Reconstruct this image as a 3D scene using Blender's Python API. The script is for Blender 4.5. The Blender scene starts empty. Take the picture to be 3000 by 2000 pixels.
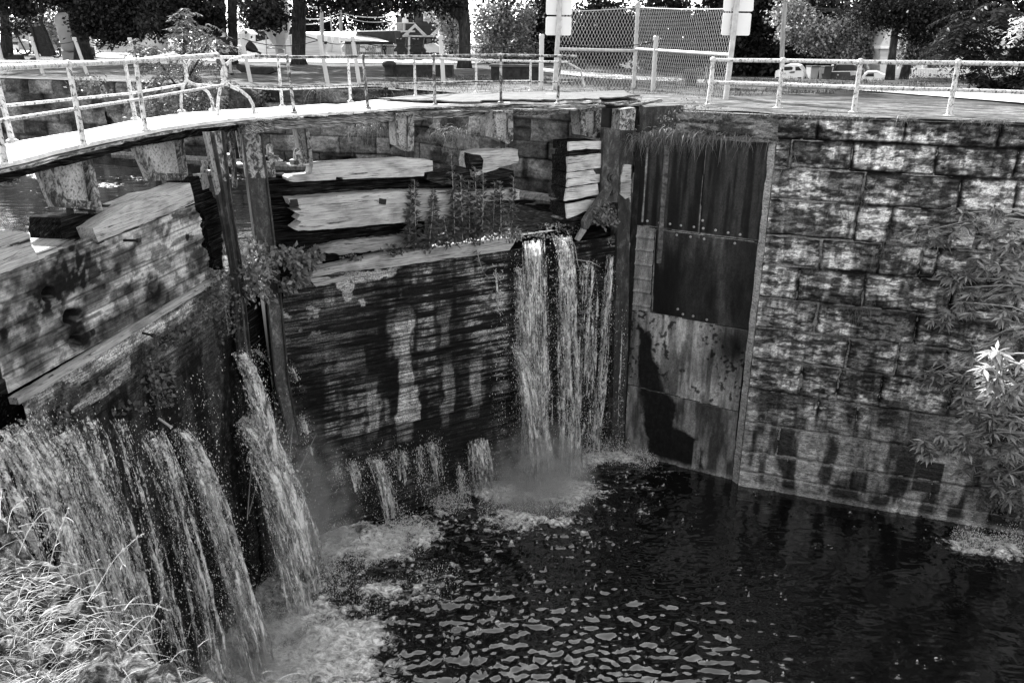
import bpy, bmesh, math, random
import numpy as np
from mathutils import Vector, Matrix
rnd = random.Random(7)
rs = np.random.RandomState(11)
scene = bpy.context.scene
COL = scene.collection
V3 = lambda *a: np.array(a, float)

# ------------------------------------------------------------------ camera maths (measuring real positions)
FPX, PITCH, ROLL, EYE = 2400.0, math.radians(20.0), math.radians(0.3), 1.65
CAMP = V3(0, 0, EYE)
def ray(x, y):
    u = (x-1500)/FPX; v = (y-1000)/FPX
    dn = u*math.sin(ROLL)+v*math.cos(ROLL); rt = u*math.cos(ROLL)-v*math.sin(ROLL)
    c, s = math.cos(PITCH), math.sin(PITCH)
    return V3(rt, c-dn*s, -s-dn*c)
def atz(x, y, z):
    d = ray(x, y); return CAMP+d*((z-EYE)/d[2])
def aty(x, y, Y):
    d = ray(x, y); return CAMP+d*(Y/d[1])
def onp(x, y, O, n):
    d = ray(x, y); return CAMP+d*(np.dot(n, O-CAMP)/np.dot(n, d))

class Frame:                       # an upright plane in the place: origin, horizontal axis e, outward normal n
    def __init__(s, O, e, n):
        s.O = np.array(O, float); s.e = np.array(e, float); s.n = np.array(n, float)
        s.e /= np.linalg.norm(s.e); s.n /= np.linalg.norm(s.n)
    def p(s, x, y, off=0.0):
        return onp(x, y, s.O+s.n*off, s.n)
    def uv(s, x, y, off=0.0):
        q = s.p(x, y, off); return (float(np.dot(q-s.O, s.e)), float(q[2]))
    def at(s, u, z, off=0.0):
        return s.O+s.e*u+s.n*off+V3(0, 0, z)
XF = Frame((0, 0, 0), (1, 0, 0), (0, -1, 0))
RG = Frame((3.43, 22.47, 0), (-.854, -.52, 0), (.52, -.854, 0))      # far gate leaf, u from hinge to mitre
LG = Frame((-5.45, 17.05, 0), (-.136, -.99, 0), (.99, -.136, 0))     # near gate leaf, u from mitre towards us
WL = Frame((6.23, 20.51, 0), (.937, -.349, 0), (-.349, -.937, 0))    # masonry lock wall
SP = Frame((3.6, 22.17, 0), (.874, -.487, 0), (-.487, -.874, 0))     # steel clad recess
WATER, UPW = -10.0, -3.0

# ------------------------------------------------------------------ numpy noise
def _h(ix, iy, seed):
    n = (ix.astype(np.int64)*374761393+iy.astype(np.int64)*668265263+seed*974711) & 0x7fffffff
    n = ((n ^ (n >> 13))*1274126177) & 0x7fffffff
    n = n ^ (n >> 16)
    return (n & 0xffff)/65535.0
def vn(x, y, seed=0):
    x = np.asarray(x, float); y = np.asarray(y, float)
    ix = np.floor(x); iy = np.floor(y); fx = x-ix; fy = y-iy
    fx = fx*fx*(3-2*fx); fy = fy*fy*(3-2*fy)
    a = _h(ix, iy, seed); b = _h(ix+1, iy, seed); c = _h(ix, iy+1, seed); d = _h(ix+1, iy+1, seed)
    return a+(b-a)*fx+(c-a)*fy+(a-b-c+d)*fx*fy
def fbm(x, y, seed=0, o=4, g=.5):
    t = 0; a = 1; s = 0
    for i in range(o):
        t = t+a*vn(x*2**i, y*2**i, seed+i*17); s += a; a *= g
    return t/s
def sstep(a, b, x):
    t = np.clip((np.asarray(x, float)-a)/(b-a), 0, 1); return t*t*(3-2*t)
def inpoly(U, Vv, poly):
    r = np.zeros(U.shape, bool); n = len(poly)
    for i in range(n):
        x1, y1 = poly[i]; x2, y2 = poly[(i+1) % n]
        if y1 == y2: continue
        c = ((y1 > Vv) != (y2 > Vv)) & (U < (x2-x1)*(Vv-y1)/(y2-y1)+x1)
        r ^= c
    return r

# ------------------------------------------------------------------ objects
def link(o, parent=None):
    COL.objects.link(o)
    if parent is not None: o.parent = parent
    return o
def tag(o, label=None, cat=None, group=None, kind=None):
    if label: o['label'] = label
    if cat: o['category'] = cat
    if group: o['group'] = group
    if kind: o['kind'] = kind
    return o
def thing(name, label, cat, loc=(0, 0, 0), rz=0, group=None):
    o = bpy.data.objects.new(name, None); link(o)
    o.location = [float(c) for c in loc]; o.rotation_euler = (0, 0, rz); o.empty_display_size = .2
    return tag(o, label, cat, group)
def mesh(name, verts, faces, mat, parent=None, frame=XF, tone=None, smooth=False, local=True, pc=None):
    """links ONE mesh; verts are world coordinates unless the parent is placed (then relative to it)"""
    me = bpy.data.meshes.new(name)
    v = np.asarray(verts, float).reshape(-1, 3)
    if isinstance(faces, np.ndarray):
        me.vertices.add(len(v)); me.vertices.foreach_set('co', v.ravel())
        k = faces.shape[1]
        me.loops.add(faces.size); me.loops.foreach_set('vertex_index', faces.ravel().astype(np.int32))
        me.polygons.add(len(faces))
        me.polygons.foreach_set('loop_start', np.arange(0, faces.size, k, dtype=np.int32))
        me.polygons.foreach_set('loop_total', np.full(len(faces), k, dtype=np.int32))
        me.update(calc_edges=True); me.validate()
    else:
        me.from_pydata(v.tolist(), [], faces); me.update()
    if pc is None:
        d = v-frame.O
        w = d@frame.n
        pc = np.stack([d@frame.e, v[:, 2]-w, w], 1)
    a = me.attributes.new('pc', 'FLOAT_VECTOR', 'POINT'); a.data.foreach_set('vector', np.asarray(pc, float).ravel())
    t = np.ones(len(v)) if tone is None else np.asarray(tone, float).ravel()
    a = me.attributes.new('tone', 'FLOAT', 'POINT'); a.data.foreach_set('value', t)
    if smooth: me.polygons.foreach_set('use_smooth', [True]*len(me.polygons))
    me.materials.append(mat)
    o = bpy.data.objects.new(name, me)
    return link(o, parent)

class MB:                               # collects shapes that belong to ONE mesh
    def __init__(s): s.v = []; s.f = []; s.t = []
    def add(s, v, f, t=1.0):
        b = len(s.v); s.v += [tuple(map(float, q)) for q in v]; s.f += [[i+b for i in q] for q in f]
        s.t += [t]*len(v) if np.isscalar(t) else list(t)
    def box(s, c, size, rz=0, t=1.0, ax=None):
        x, y, z = [q/2 for q in size]; ca, sa = math.cos(rz), math.sin(rz); v = []
        for dz in (-z, z):
            for dx, dy in ((-x, -y), (x, -y), (x, y), (-x, y)):
                v.append((c[0]+dx*ca-dy*sa, c[1]+dx*sa+dy*ca, c[2]+dz))
        s.add(v, [(3, 2, 1, 0), (4, 5, 6, 7), (0, 1, 5, 4), (1, 2, 6, 5), (2, 3, 7, 6), (3, 0, 4, 7)], t)
    def tube(s, pts, r, n=8, t=1.0, cap=True):
        pts = [np.array(p, float) for p in pts]; R = r if hasattr(r, '__len__') else [r]*len(pts)
        v = []; N = len(pts); up = V3(0, 0, 1); prev = None
        for i, p in enumerate(pts):
            d = pts[min(i+1, N-1)]-pts[max(i-1, 0)]; d = d/(np.linalg.norm(d)+1e-9)
            a = prev if prev is not None else (V3(1, 0, 0) if abs(d[2]) > .9 else up)
            x = a-d*np.dot(a, d); x /= np.linalg.norm(x)+1e-9; prev = x; y = np.cross(d, x)
            for k in range(n):
                g = 2*math.pi*k/n; v.append(p+R[i]*(x*math.cos(g)+y*math.sin(g)))
        f = []
        for i in range(N-1):
            for k in range(n):
                a = i*n+k; b = i*n+(k+1) % n; f.append((a, b, b+n, a+n))
        if cap: f.append(tuple(range(n-1, -1, -1))); f.append(tuple((N-1)*n+k for k in range(n)))
        s.add(v, f, t)
    def lathe(s, c, prof, n=16, t=1.0, axis=(0, 0, 1), cap=True):
        ax = np.array(axis, float); ax /= np.linalg.norm(ax); a = V3(1, 0, 0) if abs(ax[0]) < .9 else V3(0, 1, 0)
        x = np.cross(ax, a); x /= np.linalg.norm(x); y = np.cross(ax, x); v = []
        for r, h in prof:
            for k in range(n):
                g = 2*math.pi*k/n; v.append(np.array(c)+ax*h+r*(x*math.cos(g)+y*math.sin(g)))
        f = []
        for i in range(len(prof)-1):
            for k in range(n):
                p = i*n+k; q = i*n+(k+1) % n; f.append((p, q, q+n, p+n))
        if cap: f.append(tuple(range(n-1, -1, -1))); f.append(tuple((len(prof)-1)*n+k for k in range(n)))
        s.add(v, f, t)
    def prism(s, front, back, t=1.0):   # two matching outlines
        n = len(front); f = [tuple(range(n)), tuple(range(2*n-1, n-1, -1))]
        for i in range(n): f.append((i+n, (i+1) % n+n, (i+1) % n, i))
        s.add(list(front)+list(back), f, t)
    def ball(s, c, r, t=1.0, n=8, sq=(1, 1, 1)):
        v = []; f = []; m = max(4, n//2+1)
        for i in range(m+1):
            a = math.pi*i/m
            for k in range(n):
                g = 2*math.pi*k/n; v.append((c[0]+r*sq[0]*math.sin(a)*math.cos(g), c[1]+r*sq[1]*math.sin(a)*math.sin(g), c[2]+r*sq[2]*math.cos(a)))
        for i in range(m):
            for k in range(n):
                p = i*n+k; q = i*n+(k+1) % n; f.append((p, p+n, q+n, q))
        s.add(v, f, t)
    def build(s, name, mat, parent=None, frame=XF, smooth=False):
        return mesh(name, s.v, s.f, mat, parent, frame, s.t, smooth)

def rough_outline(pts, step, amp, seed):
    r = random.Random(seed); out = []
    n = len(pts)
    for i in range(n):
        a = np.array(pts[i], float); b = np.array(pts[(i+1) % n], float); L = np.linalg.norm(b-a)
        k = max(1, int(L/step)); out.append(a)
        for j in range(1, k):
            out.append(a+(b-a)*j/k+np.array([r.uniform(-amp, amp), r.uniform(-amp, amp)]))
    return out
def slab_mb(mb, fr, px, depth, off=0.0, step=14, amp=1.3, seed=1, t=1.0):
    """outline read off the photograph, stood on an upright plane and given its real thickness"""
    o = rough_outline(px, step, amp, seed) if amp else px
    F = [fr.p(x, y, off) for x, y in o]; B = [q-fr.n*depth for q in F]
    # outline orientation so that the front faces outwards
    a = 0
    for i in range(len(o)):
        x1, y1 = o[i][0], o[i][1]; x2, y2 = o[(i+1) % len(o)][0], o[(i+1) % len(o)][1]; a += x1*y2-x2*y1
    if a > 0: F.reverse(); B.reverse()
    mb.prism(F, B, t)
def slab(name, fr, px, depth, mat, parent=None, off=0.0, step=14, amp=1.3, seed=1, t=1.0):
    mb = MB(); slab_mb(mb, fr, px, depth, off, step, amp, seed, t); return mb.build(name, mat, parent, fr)

def field(name, fr, u0, u1, v0, v1, d, hfun, tfun, mat, parent=None, keep=None, off=0.0, smooth=True):
    """a weathered face as real relief: height and wear are evaluated at every point of the plane"""
    nu = int((u1-u0)/d)+1; nv = int((v1-v0)/d)+1
    U, Z = np.meshgrid(np.linspace(u0, u1, nu), np.linspace(v0, v1, nv))
    H = hfun(U, Z)+off; T = tfun(U, Z)
    P = fr.O[None, None]+fr.e*U[..., None]+fr.n*H[..., None]; P[..., 2] += Z
    i = np.arange(nu*nv).reshape(nv, nu)
    q = np.stack([i[:-1, :-1], i[:-1, 1:], i[1:, 1:], i[1:, :-1]], -1)
    if np.dot(np.cross(fr.e, V3(0, 0, 1)), fr.n) < 0: q = q[..., ::-1]
    if keep is not None:
        K = keep(U, Z); k = K[:-1, :-1] & K[:-1, 1:] & K[1:, 1:] & K[1:, :-1]; q = q[k]
    q = np.ascontiguousarray(q.reshape(-1, 4))
    use = np.unique(q); re = np.full(nu*nv, -1); re[use] = np.arange(len(use)); q = re[q]
    pc = np.stack([U, Z, H], -1).reshape(-1, 3)[use]
    return mesh(name, P.reshape(-1, 3)[use], q, mat, parent, fr, T.reshape(-1)[use], smooth, pc=pc)

# ------------------------------------------------------------------ materials (the photograph is black and white: all greys)
def new_mat(name):
    m = bpy.data.materials.new(name); m.use_nodes = True; nt = m.node_tree
    for n in list(nt.nodes): nt.nodes.remove(n)
    return m, nt
def N(nt, typ, **kw):
    n = nt.nodes.new(typ)
    for k, v in kw.items():
        if k in n.inputs: n.inputs[k].default_value = v
        else: setattr(n, k, v)
    return n
def g3(v): return (v, v, v, 1)
def M(nt, op, a, b=None, c=None, clamp=False):
    n = nt.nodes.new('ShaderNodeMath'); n.operation = op; n.use_clamp = clamp
    for i, x in enumerate((a, b, c)):
        if x is None: continue
        if isinstance(x, (int, float)): n.inputs[i].default_value = x
        else: nt.links.new(x, n.inputs[i])
    return n.outputs[0]
def noise_of(nt, vec, sx, sy, sz=1.0, scale=1.0, detail=5.0, rough=.6, dist=0.0):
    mp = nt.nodes.new('ShaderNodeMapping'); mp.inputs['Scale'].default_value = (sx, sy, sz)
    oi = nt.nodes.new('ShaderNodeObjectInfo'); cb = nt.nodes.new('ShaderNodeCombineXYZ')
    nt.links.new(M(nt, 'MULTIPLY', oi.outputs['Random'], 60.0), cb.inputs[0]); nt.links.new(M(nt, 'MULTIPLY', oi.outputs['Random'], 37.0), cb.inputs[1])
    nt.links.new(cb.outputs[0], mp.inputs['Location'])
    nt.links.new(vec, mp.inputs['Vector'])
    n = N(nt, 'ShaderNodeTexNoise', Scale=scale, Detail=detail, Roughness=rough, Distortion=dist)
    nt.links.new(mp.outputs[0], n.inputs['Vector']); return n.outputs['Fac']
def ramp(nt, fac, pts):
    r = nt.nodes.new('ShaderNodeValToRGB'); el = r.color_ramp.elements
    while len(el) < len(pts): el.new(.5)
    for e, (p, v) in zip(el, pts): e.position = p; e.color = g3(v)
    nt.links.new(fac, r.inputs[0]); return r.outputs[0]
def surf(name, layers, rough=.8, bump=None, spec=.3, metal=0.0):
    """layers: (sx, sy, detail, rough, dist, ramp points) multiplied together and with the wear attribute"""
    m, nt = new_mat(name)
    at = N(nt, 'ShaderNodeAttribute', attribute_name='pc'); tn = N(nt, 'ShaderNodeAttribute', attribute_name='tone')
    val = tn.outputs['Fac']; first = None
    for sx, sy, det, ro, di, pts in layers:
        nz = noise_of(nt, at.outputs['Vector'], sx, sy, (sx+sy)/2, 1.0, det, ro, di)
        if first is None: first = nz
        val = M(nt, 'MULTIPLY', val, ramp(nt, nz, pts))
    val = M(nt, 'MINIMUM', val, .9)
    b = N(nt, 'ShaderNodeBsdfPrincipled', Roughness=rough, Metallic=metal); b.inputs['Specular IOR Level'].default_value = spec
    cb = nt.nodes.new('ShaderNodeCombineColor')
    for i in range(3): nt.links.new(val, cb.inputs[i])
    nt.links.new(cb.outputs[0], b.inputs['Base Color'])
    if bump:
        bp = N(nt, 'ShaderNodeBump', Strength=bump[0], Distance=bump[1]); nt.links.new(first, bp.inputs['Height']); nt.links.new(bp.outputs[0], b.inputs['Normal'])
    o = nt.nodes.new('ShaderNodeOutputMaterial'); nt.links.new(b.outputs[0], o.inputs[0]); return m
def plain(name, v, rough=.6, spec=.4, var=.25, sc=3.0, metal=0.0):
    return surf(name, [(sc, sc, 4, .6, 0, [(.3, v*(1-var)), (.7, v*(1+var))])], rough, None, spec, metal)

mWood = surf('weathered_wood', [(2.0, 55, 6, .7, .6, [(.34, .05), (.44, .28), (.66, .44)]), (.8, 10, 5, .7, .8, [(.36, .12), (.41, 1.0)]), (1.3, 2.2, 4, .6, .5, [(.3, .5), (.55, 1.05)])], 0.9, (.6, .02), 0.08)
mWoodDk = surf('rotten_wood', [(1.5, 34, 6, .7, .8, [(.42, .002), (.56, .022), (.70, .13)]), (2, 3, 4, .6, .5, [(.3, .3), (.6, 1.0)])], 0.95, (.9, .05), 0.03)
mGate = surf('gate_boards', [(2.2, 70, 6, .7, .4, [(.34, .55), (.50, 1.0), (.66, 1.3)]), (14, 14, 4, .7, 0, [(.3, .6), (.62, 1.15)])], 0.85, (.5, .02), 0.08)
mWetGate = surf('wet_gate_boards', [(3, 60, 5, .7, .5, [(.36, .25), (.52, .85), (.66, 1.7)]), (26, 26, 4, .75, 0, [(.38, .35), (.60, 1.5)])], 0.6, (.6, .02), 0.1)
mStone = surf('stained_limestone', [(9, 24, 6, .75, .3, [(.36, .30), (.50, .95), (.64, 1.4)]), (30, 46, 4, .7, 0, [(.38, .55), (.58, 1.15)])], 0.95, (.8, .03), 0.05)
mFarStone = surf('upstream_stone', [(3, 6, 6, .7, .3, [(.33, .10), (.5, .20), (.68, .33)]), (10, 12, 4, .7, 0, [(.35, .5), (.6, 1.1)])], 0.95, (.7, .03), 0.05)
mSteelSheet = surf('stained_steel', [(10, 2.0, 5, .7, .2, [(.33, .6), (.52, 1.0), (.68, 1.35)]), (34, 34, 4, .7, 0, [(.36, .55), (.60, 1.15)])], 0.6, (.25, .01), 0.18)
mDarkSteel = surf('dark_rusty_steel', [(6, 3, 6, .75, .4, [(.35, .008), (.52, .026), (.68, .09)]), (30, 30, 3, .7, 0, [(.35, .6), (.62, 1.3)])], .65, (.3, .01), .35)
mPaint = surf('flaking_white_paint', [(20, 14, 6, .75, .6, [(.36, .015), (.43, .06), (.455, .38), (.7, .60)])], .55, (.4, .006), .4)
mPaintWorn = surf('worn_white_paint', [(9, 7, 6, .75, .8, [(.40, .015), (.48, .07), (.54, .34), (.7, .55)]), (3, 1.2, 3, .6, 0, [(.3, .45), (.6, 1.0)])], .6, (.5, .008), .35)
mPlate = surf('rust_speckled_plate', [(24, 24, 6, .75, .3, [(.36, .03), (.43, .16), (.48, .34), (.72, .48)]), (2.5, 2, 3, .6, 0, [(.3, .5), (.6, 1.0)])], .6, (.4, .006), .35)
mDeckGrey = surf('grey_weathered_ply', [(2, 26, 6, .7, .5, [(.34, .02), (.46, .07), (.7, .13)])], .85, (.5, .01), .2)
mDeck = surf('bleached_deck_boards', [(3, 10, 6, .75, .3, [(.33, .10), (.42, .45), (.7, .72)]), (.6, 7, 5, .7, .5, [(.33, .25), (.38, 1.0)])], .8, (.3, .01), .2)
mDeckEdge = surf('splintered_ply', [(2.5, 46, 6, .7, .6, [(.40, .02), (.52, .16), (.66, .48)])], 0.9, (.8, .02), 0.05)
mWhite = plain('white_paint', .74, .5, .4, .08)
mSign = plain('sign_back', .62, .4, .4, .05, 1.5)
mGalv = plain('galvanised_pipe', .36, .45, .5, .25, 6)
mWire = plain('galvanised_wire', .34, .5, .4, .1)
mChain = plain('dark_chain', .02, 1.0, .0, .3)
mBlack = surf('black_iron', [(5, 5, 4, .6, 0, [(.3, .008), (.7, .03)])], .75, (.3, .01), .2)
mPoleWood = surf('pole_wood', [(12, 1.5, 4, .6, 0, [(.3, .16), (.7, .30)])], .9)
mBark = surf('bark', [(9, 2.2, 6, .7, .4, [(.35, .012), (.55, .035), (.7, .075)])], .95, (.8, .05), .1)
mBuoy = plain('grey_buoy_paint', .24, .5, .35, .15, 1.2)
mBuoyPale = plain('pale_buoy_paint', .42, .45, .4, .1, 1.2)
mGrassDk = surf('lawn', [(1.1, 1.1, 6, .7, .3, [(.33, .02), (.52, .045), (.7, .10)]), (7, 7, 4, .7, 0, [(.35, .55), (.6, 1.2)]), (.35, .8, 5, .7, .3, [(.40, .45), (.58, 1.5)])], .95, (.6, .05), .1)
mPave = surf('coping_pavement', [(1.6, 6, 6, .7, .4, [(.36, .025), (.5, .085), (.66, .19)]), (6, 22, 4, .7, .3, [(.36, .35), (.55, 1.1)]), (.8, 1.6, 6, .75, .8, [(.42, .22), (.54, 1.3)])], .9, (.5, .03), .1)
mGravel = surf('pale_gravel', [(2, 2, 6, .7, 0, [(.35, .36), (.65, .58)]), (20, 20, 3, .6, 0, [(.35, .8), (.6, 1.1)])], .95, None, .1)
mSiding = surf('pale_siding', [(.4, 9, 2, .5, 0, [(.4, .50), (.6, .62)])], .7)
mDarkSiding = surf('dark_siding', [(.3, 7, 2, .5, 0, [(.4, .05), (.6, .09)])], .8)
mRoofPale = plain('pale_roof', .70, .6, .3, .05, .5)
mRoofDark = plain('dark_roof', .05, .8, .2, .2, 2)
mGlass = plain('dark_window', .012, .12, .5, .1)
mCarWhite = plain('white_car_paint', .70, .25, .5, .03)
mCarDark = plain('dark_car_paint', .02, .25, .5, .1)
mRubber = plain('black_rubber', .015, .8, .2, .1)
mLamp = plain('lamp_lens', .10, .2, .5, .1)
mSkin = plain('skin', .30, .6, .3, .05)
mShirt = plain('dark_shirt', .016, .9, .1, .2)
mShorts = plain('dark_shorts', .012, .9, .1, .2)
mHair = plain('dark_hair', .02, .7, .2, .2)
mLetter = plain('dark_lettering', .015, .7, .2, .05)
mEarth = surf('dry_earth_and_stone', [(13, 13, 8, .8, .8, [(.44, .006), (.525, .10), (.64, .38)])], .95, (1.0, .03), .1)
mMud = surf('silt_and_moss', [(6, 6, 6, .7, .5, [(.38, .002), (.55, .007), (.7, .03)])], 0.95, (.8, .03), 0.0)
mTwig = plain('pale_twig', .34, .8, .2, .2, 8)

def leaf_mat(name, v, trans=.5, gloss=.12):
    m, nt = new_mat(name)
    tn = N(nt, 'ShaderNodeAttribute', attribute_name='tone')
    val = M(nt, 'MULTIPLY', tn.outputs['Fac'], v); cb = nt.nodes.new('ShaderNodeCombineColor')
    for i in range(3): nt.links.new(val, cb.inputs[i])
    d = nt.nodes.new('ShaderNodeBsdfDiffuse'); t = nt.nodes.new('ShaderNodeBsdfTranslucent'); g = N(nt, 'ShaderNodeBsdfGlossy', Roughness=.45)
    g.inputs['Color'].default_value = g3(.6)
    nt.links.new(cb.outputs[0], d.inputs[0]); nt.links.new(cb.outputs[0], t.inputs[0])
    mx = N(nt, 'ShaderNodeMixShader', Fac=trans); nt.links.new(d.outputs[0], mx.inputs[1]); nt.links.new(t.outputs[0], mx.inputs[2])
    m2 = N(nt, 'ShaderNodeMixShader', Fac=gloss); nt.links.new(mx.outputs[0], m2.inputs[1]); nt.links.new(g.outputs[0], m2.inputs[2])
    o = nt.nodes.new('ShaderNodeOutputMaterial'); nt.links.new(m2.outputs[0], o.inputs[0]); return m
mLeafDk = leaf_mat('maple_leaf_dark', .026, .30, .02)
mLeaf = leaf_mat('tree_leaf', .13, .5, .08)
mLeafLt = leaf_mat('pale_tree_leaf', .34, .55, .10)
mWeed = leaf_mat('weed_leaf', .12, .4, .04)
mIvy = leaf_mat('shrub_leaf', .17, .35, .06)
mDry = leaf_mat('dry_grass', .42, .4, .05)
mTuft = leaf_mat('hanging_grass', .14, .4, .04)
mBranchLeaf = leaf_mat('branch_leaf', .30, .4, .08)

def falls_mat():
    m, nt = new_mat('falling_water')
    at = N(nt, 'ShaderNodeAttribute', attribute_name='pc'); tn = N(nt, 'ShaderNodeAttribute', attribute_name='tone'); v = at.outputs['Vector']
    strand = noise_of(nt, v, 17, 1.7, 5, 1.0, 5, .68, .6); fleck = noise_of(nt, v, 20, 12, 9, 1.0, 5, .7, 1.2); big = noise_of(nt, v, 6, 3.0, 3, 1.0, 4, .6, .8)
    col = ramp(nt, M(nt, 'ADD', M(nt, 'MULTIPLY', fleck, .5), M(nt, 'MULTIPLY', big, .5)), [(.40, .08), (.50, .50), (.58, .98)])
    b = N(nt, 'ShaderNodeBsdfPrincipled', Roughness=.25, IOR=1.33); nt.links.new(col, b.inputs['Base Color'])
    bp = N(nt, 'ShaderNodeBump', Strength=.7, Distance=.03); nt.links.new(fleck, bp.inputs['Height']); nt.links.new(bp.outputs[0], b.inputs['Normal'])
    tl = nt.nodes.new('ShaderNodeBsdfTranslucent'); nt.links.new(col, tl.inputs[0]); tr = nt.nodes.new('ShaderNodeBsdfTransparent')
    m1 = N(nt, 'ShaderNodeMixShader', Fac=.3); nt.links.new(b.outputs[0], m1.inputs[1]); nt.links.new(tl.outputs[0], m1.inputs[2])
    a = M(nt, 'ADD', M(nt, 'MULTIPLY', M(nt, 'SUBTRACT', strand, .5), 3.4), M(nt, 'MULTIPLY', M(nt, 'SUBTRACT', fleck, .5), 1.8))
    al = M(nt, 'MULTIPLY', M(nt, 'ADD', a, M(nt, 'SUBTRACT', tn.outputs['Fac'], .22)), 1.5, clamp=True)
    m2 = nt.nodes.new('ShaderNodeMixShader'); nt.links.new(al, m2.inputs[0]); nt.links.new(tr.outputs[0], m2.inputs[1]); nt.links.new(m1.outputs[0], m2.inputs[2])
    o = nt.nodes.new('ShaderNodeOutputMaterial'); nt.links.new(m2.outputs[0], o.inputs[0]); return m
mFall = falls_mat()
def drop_mat():
    m, nt = new_mat('water_drops')
    b = N(nt, 'ShaderNodeBsdfPrincipled', Roughness=.2); b.inputs['Base Color'].default_value = g3(.75)
    o = nt.nodes.new('ShaderNodeOutputMaterial'); nt.links.new(b.outputs[0], o.inputs[0]); return m
mDrop = drop_mat()
def water_mat(name, base, ior):
    m, nt = new_mat(name)
    tn = N(nt, 'ShaderNodeAttribute', attribute_name='tone'); at = N(nt, 'ShaderNodeAttribute', attribute_name='pc')
    w = N(nt, 'ShaderNodeBsdfPrincipled', Roughness=.08, IOR=ior); w.inputs['Base Color'].default_value = g3(base); w.inputs['Specular IOR Level'].default_value = .5
    nz = noise_of(nt, at.outputs['Vector'], 4.5, 6, 5, 1.0, 8, .68, 1.6)
    col = ramp(nt, nz, [(.34, .08), (.48, .50), (.60, .95)])
    d = N(nt, 'ShaderNodeBsdfPrincipled', Roughness=.5); nt.links.new(col, d.inputs['Base Color'])
    n2 = noise_of(nt, at.outputs['Vector'], 5, 5, 5, 1.0, 6, .7, 1.2)
    fac = M(nt, 'MULTIPLY', M(nt, 'ADD', M(nt, 'MULTIPLY', M(nt, 'SUBTRACT', n2, .5), 1.9), M(nt, 'SUBTRACT', tn.outputs['Fac'], .40)), 2.4, clamp=True)
    mx = nt.nodes.new('ShaderNodeMixShader'); nt.links.new(fac, mx.inputs[0]); nt.links.new(w.outputs[0], mx.inputs[1]); nt.links.new(d.outputs[0], mx.inputs[2])
    o = nt.nodes.new('ShaderNodeOutputMaterial'); nt.links.new(mx.outputs[0], o.inputs[0]); return m
mWater = water_mat('pool_water', .002, 2.0)
mUpWater = water_mat('upstream_water', .006, 1.33)

# ================================================================== SETTING: ground, banks, paths
def ground_fan(name, edge, d0, d1, radii, zf, mat, sub=6):
    pts = []
    for i in range(len(edge)-1):
        a = np.array(edge[i], float); b = np.array(edge[i+1], float)
        for k in range(sub): pts.append(a+(b-a)*k/sub)
    pts.append(np.array(edge[-1], float)); n = len(pts); v = []; f = []
    a0, a1 = math.radians(d0), math.radians(d1)
    for i, p in enumerate(pts):
        a = a0+(a1-a0)*i/(n-1); d = np.array([math.cos(a), math.sin(a)])
        for r in radii:
            q = p[:2]+d*r; v.append((q[0], q[1], zf(q[0], q[1], r)))
    m = len(radii)
    for i in range(n-1):
        for j in range(m-1): f.append((i*m+j, (i+1)*m+j, (i+1)*m+j+1, i*m+j+1))
    o = mesh(name, v, f, mat, None, XF, None, True, pc=[(q[0], q[1], q[2]) for q in v]); return tag(o, kind='structure')
def lawn_z(x, y, r=9):
    z = .03*math.sin(x*.9+y*.4)*math.sin(y*.7)*min(1, r/4)
    t = max(0, min(1, (x-6)/6))*max(0, min(1, (y-47)/4)); return z-.75*t
far_edge = [(19.4, 15.6), tuple(WL.at(.22, 0)[:2]), (6.05, 20.95), (3.6, 22.3), (3.4, 24.0), (-1.0, 27.4), (-4.7, 32.0), (-9.9, 33.2), (-17.5, 36.5), (-27, 40.5), (-70, 50)]
ground_fan('lawn', far_edge, -18, 168, [0, .7, 1.5, 3, 5, 8, 12, 17, 23, 30, 40, 55, 80, 120, 200, 420, 900], lawn_z, mGrassDk)
nb = [atz(x, y, 0)[:2] for x, y in ((0, 1545), (60, 1625), (150, 1725), (235, 1790), (330, 1895), (430, 2010))]
nb = [q+np.array([-.16, -.13]) for q in nb]
near_edge = [(-70, 32), (-9.2, 7.4), (-7.3, 5.4)]+[tuple(q) for q in nb]+[(.4, 1.25), (6, -.9), (26, -8.4)]
ground_fan('near_bank', near_edge, 192, 298, [0, .5, 1.2, 3, 8, 20, 60, 200, 700], lambda x, y, r: 0, mEarth, 3)

def sheet(name, top, bot, mat, dz=.012):
    v = []; f = []
    for a, b in zip(top, bot):
        A = atz(*a, 0); B = atz(*b, 0)
        for k in range(7):
            q = A+(B-A)*k/6; v.append((q[0], q[1], lawn_z(q[0], q[1])+dz+.02))
    n = len(top)
    for i in range(n-1):
        for k in range(6): f.append((i*7+k, i*7+k+1, (i+1)*7+k+1, (i+1)*7+k))
    return tag(mesh(name, v, f, mat, pc=[(q[0], q[1], 0) for q in v]), kind='structure')
sheet('gravel_path', [(1430, 187), (1560, 197), (1640, 207), (1750, 214), (1880, 222), (2050, 229), (2200, 234), (2400, 240), (2700, 247), (3020, 254)],
      [(1430, 192), (1560, 206), (1640, 219), (1750, 228), (1880, 233), (2050, 238), (2200, 243), (2400, 251), (2700, 268), (3020, 294)], mGravel)
sheet('park_road', [(-300, 160), (200, 166), (700, 178), (1100, 181), (1460, 178)], [(-300, 172), (200, 181), (700, 191), (1100, 192), (1460, 186)], mGravel, .02)
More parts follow.
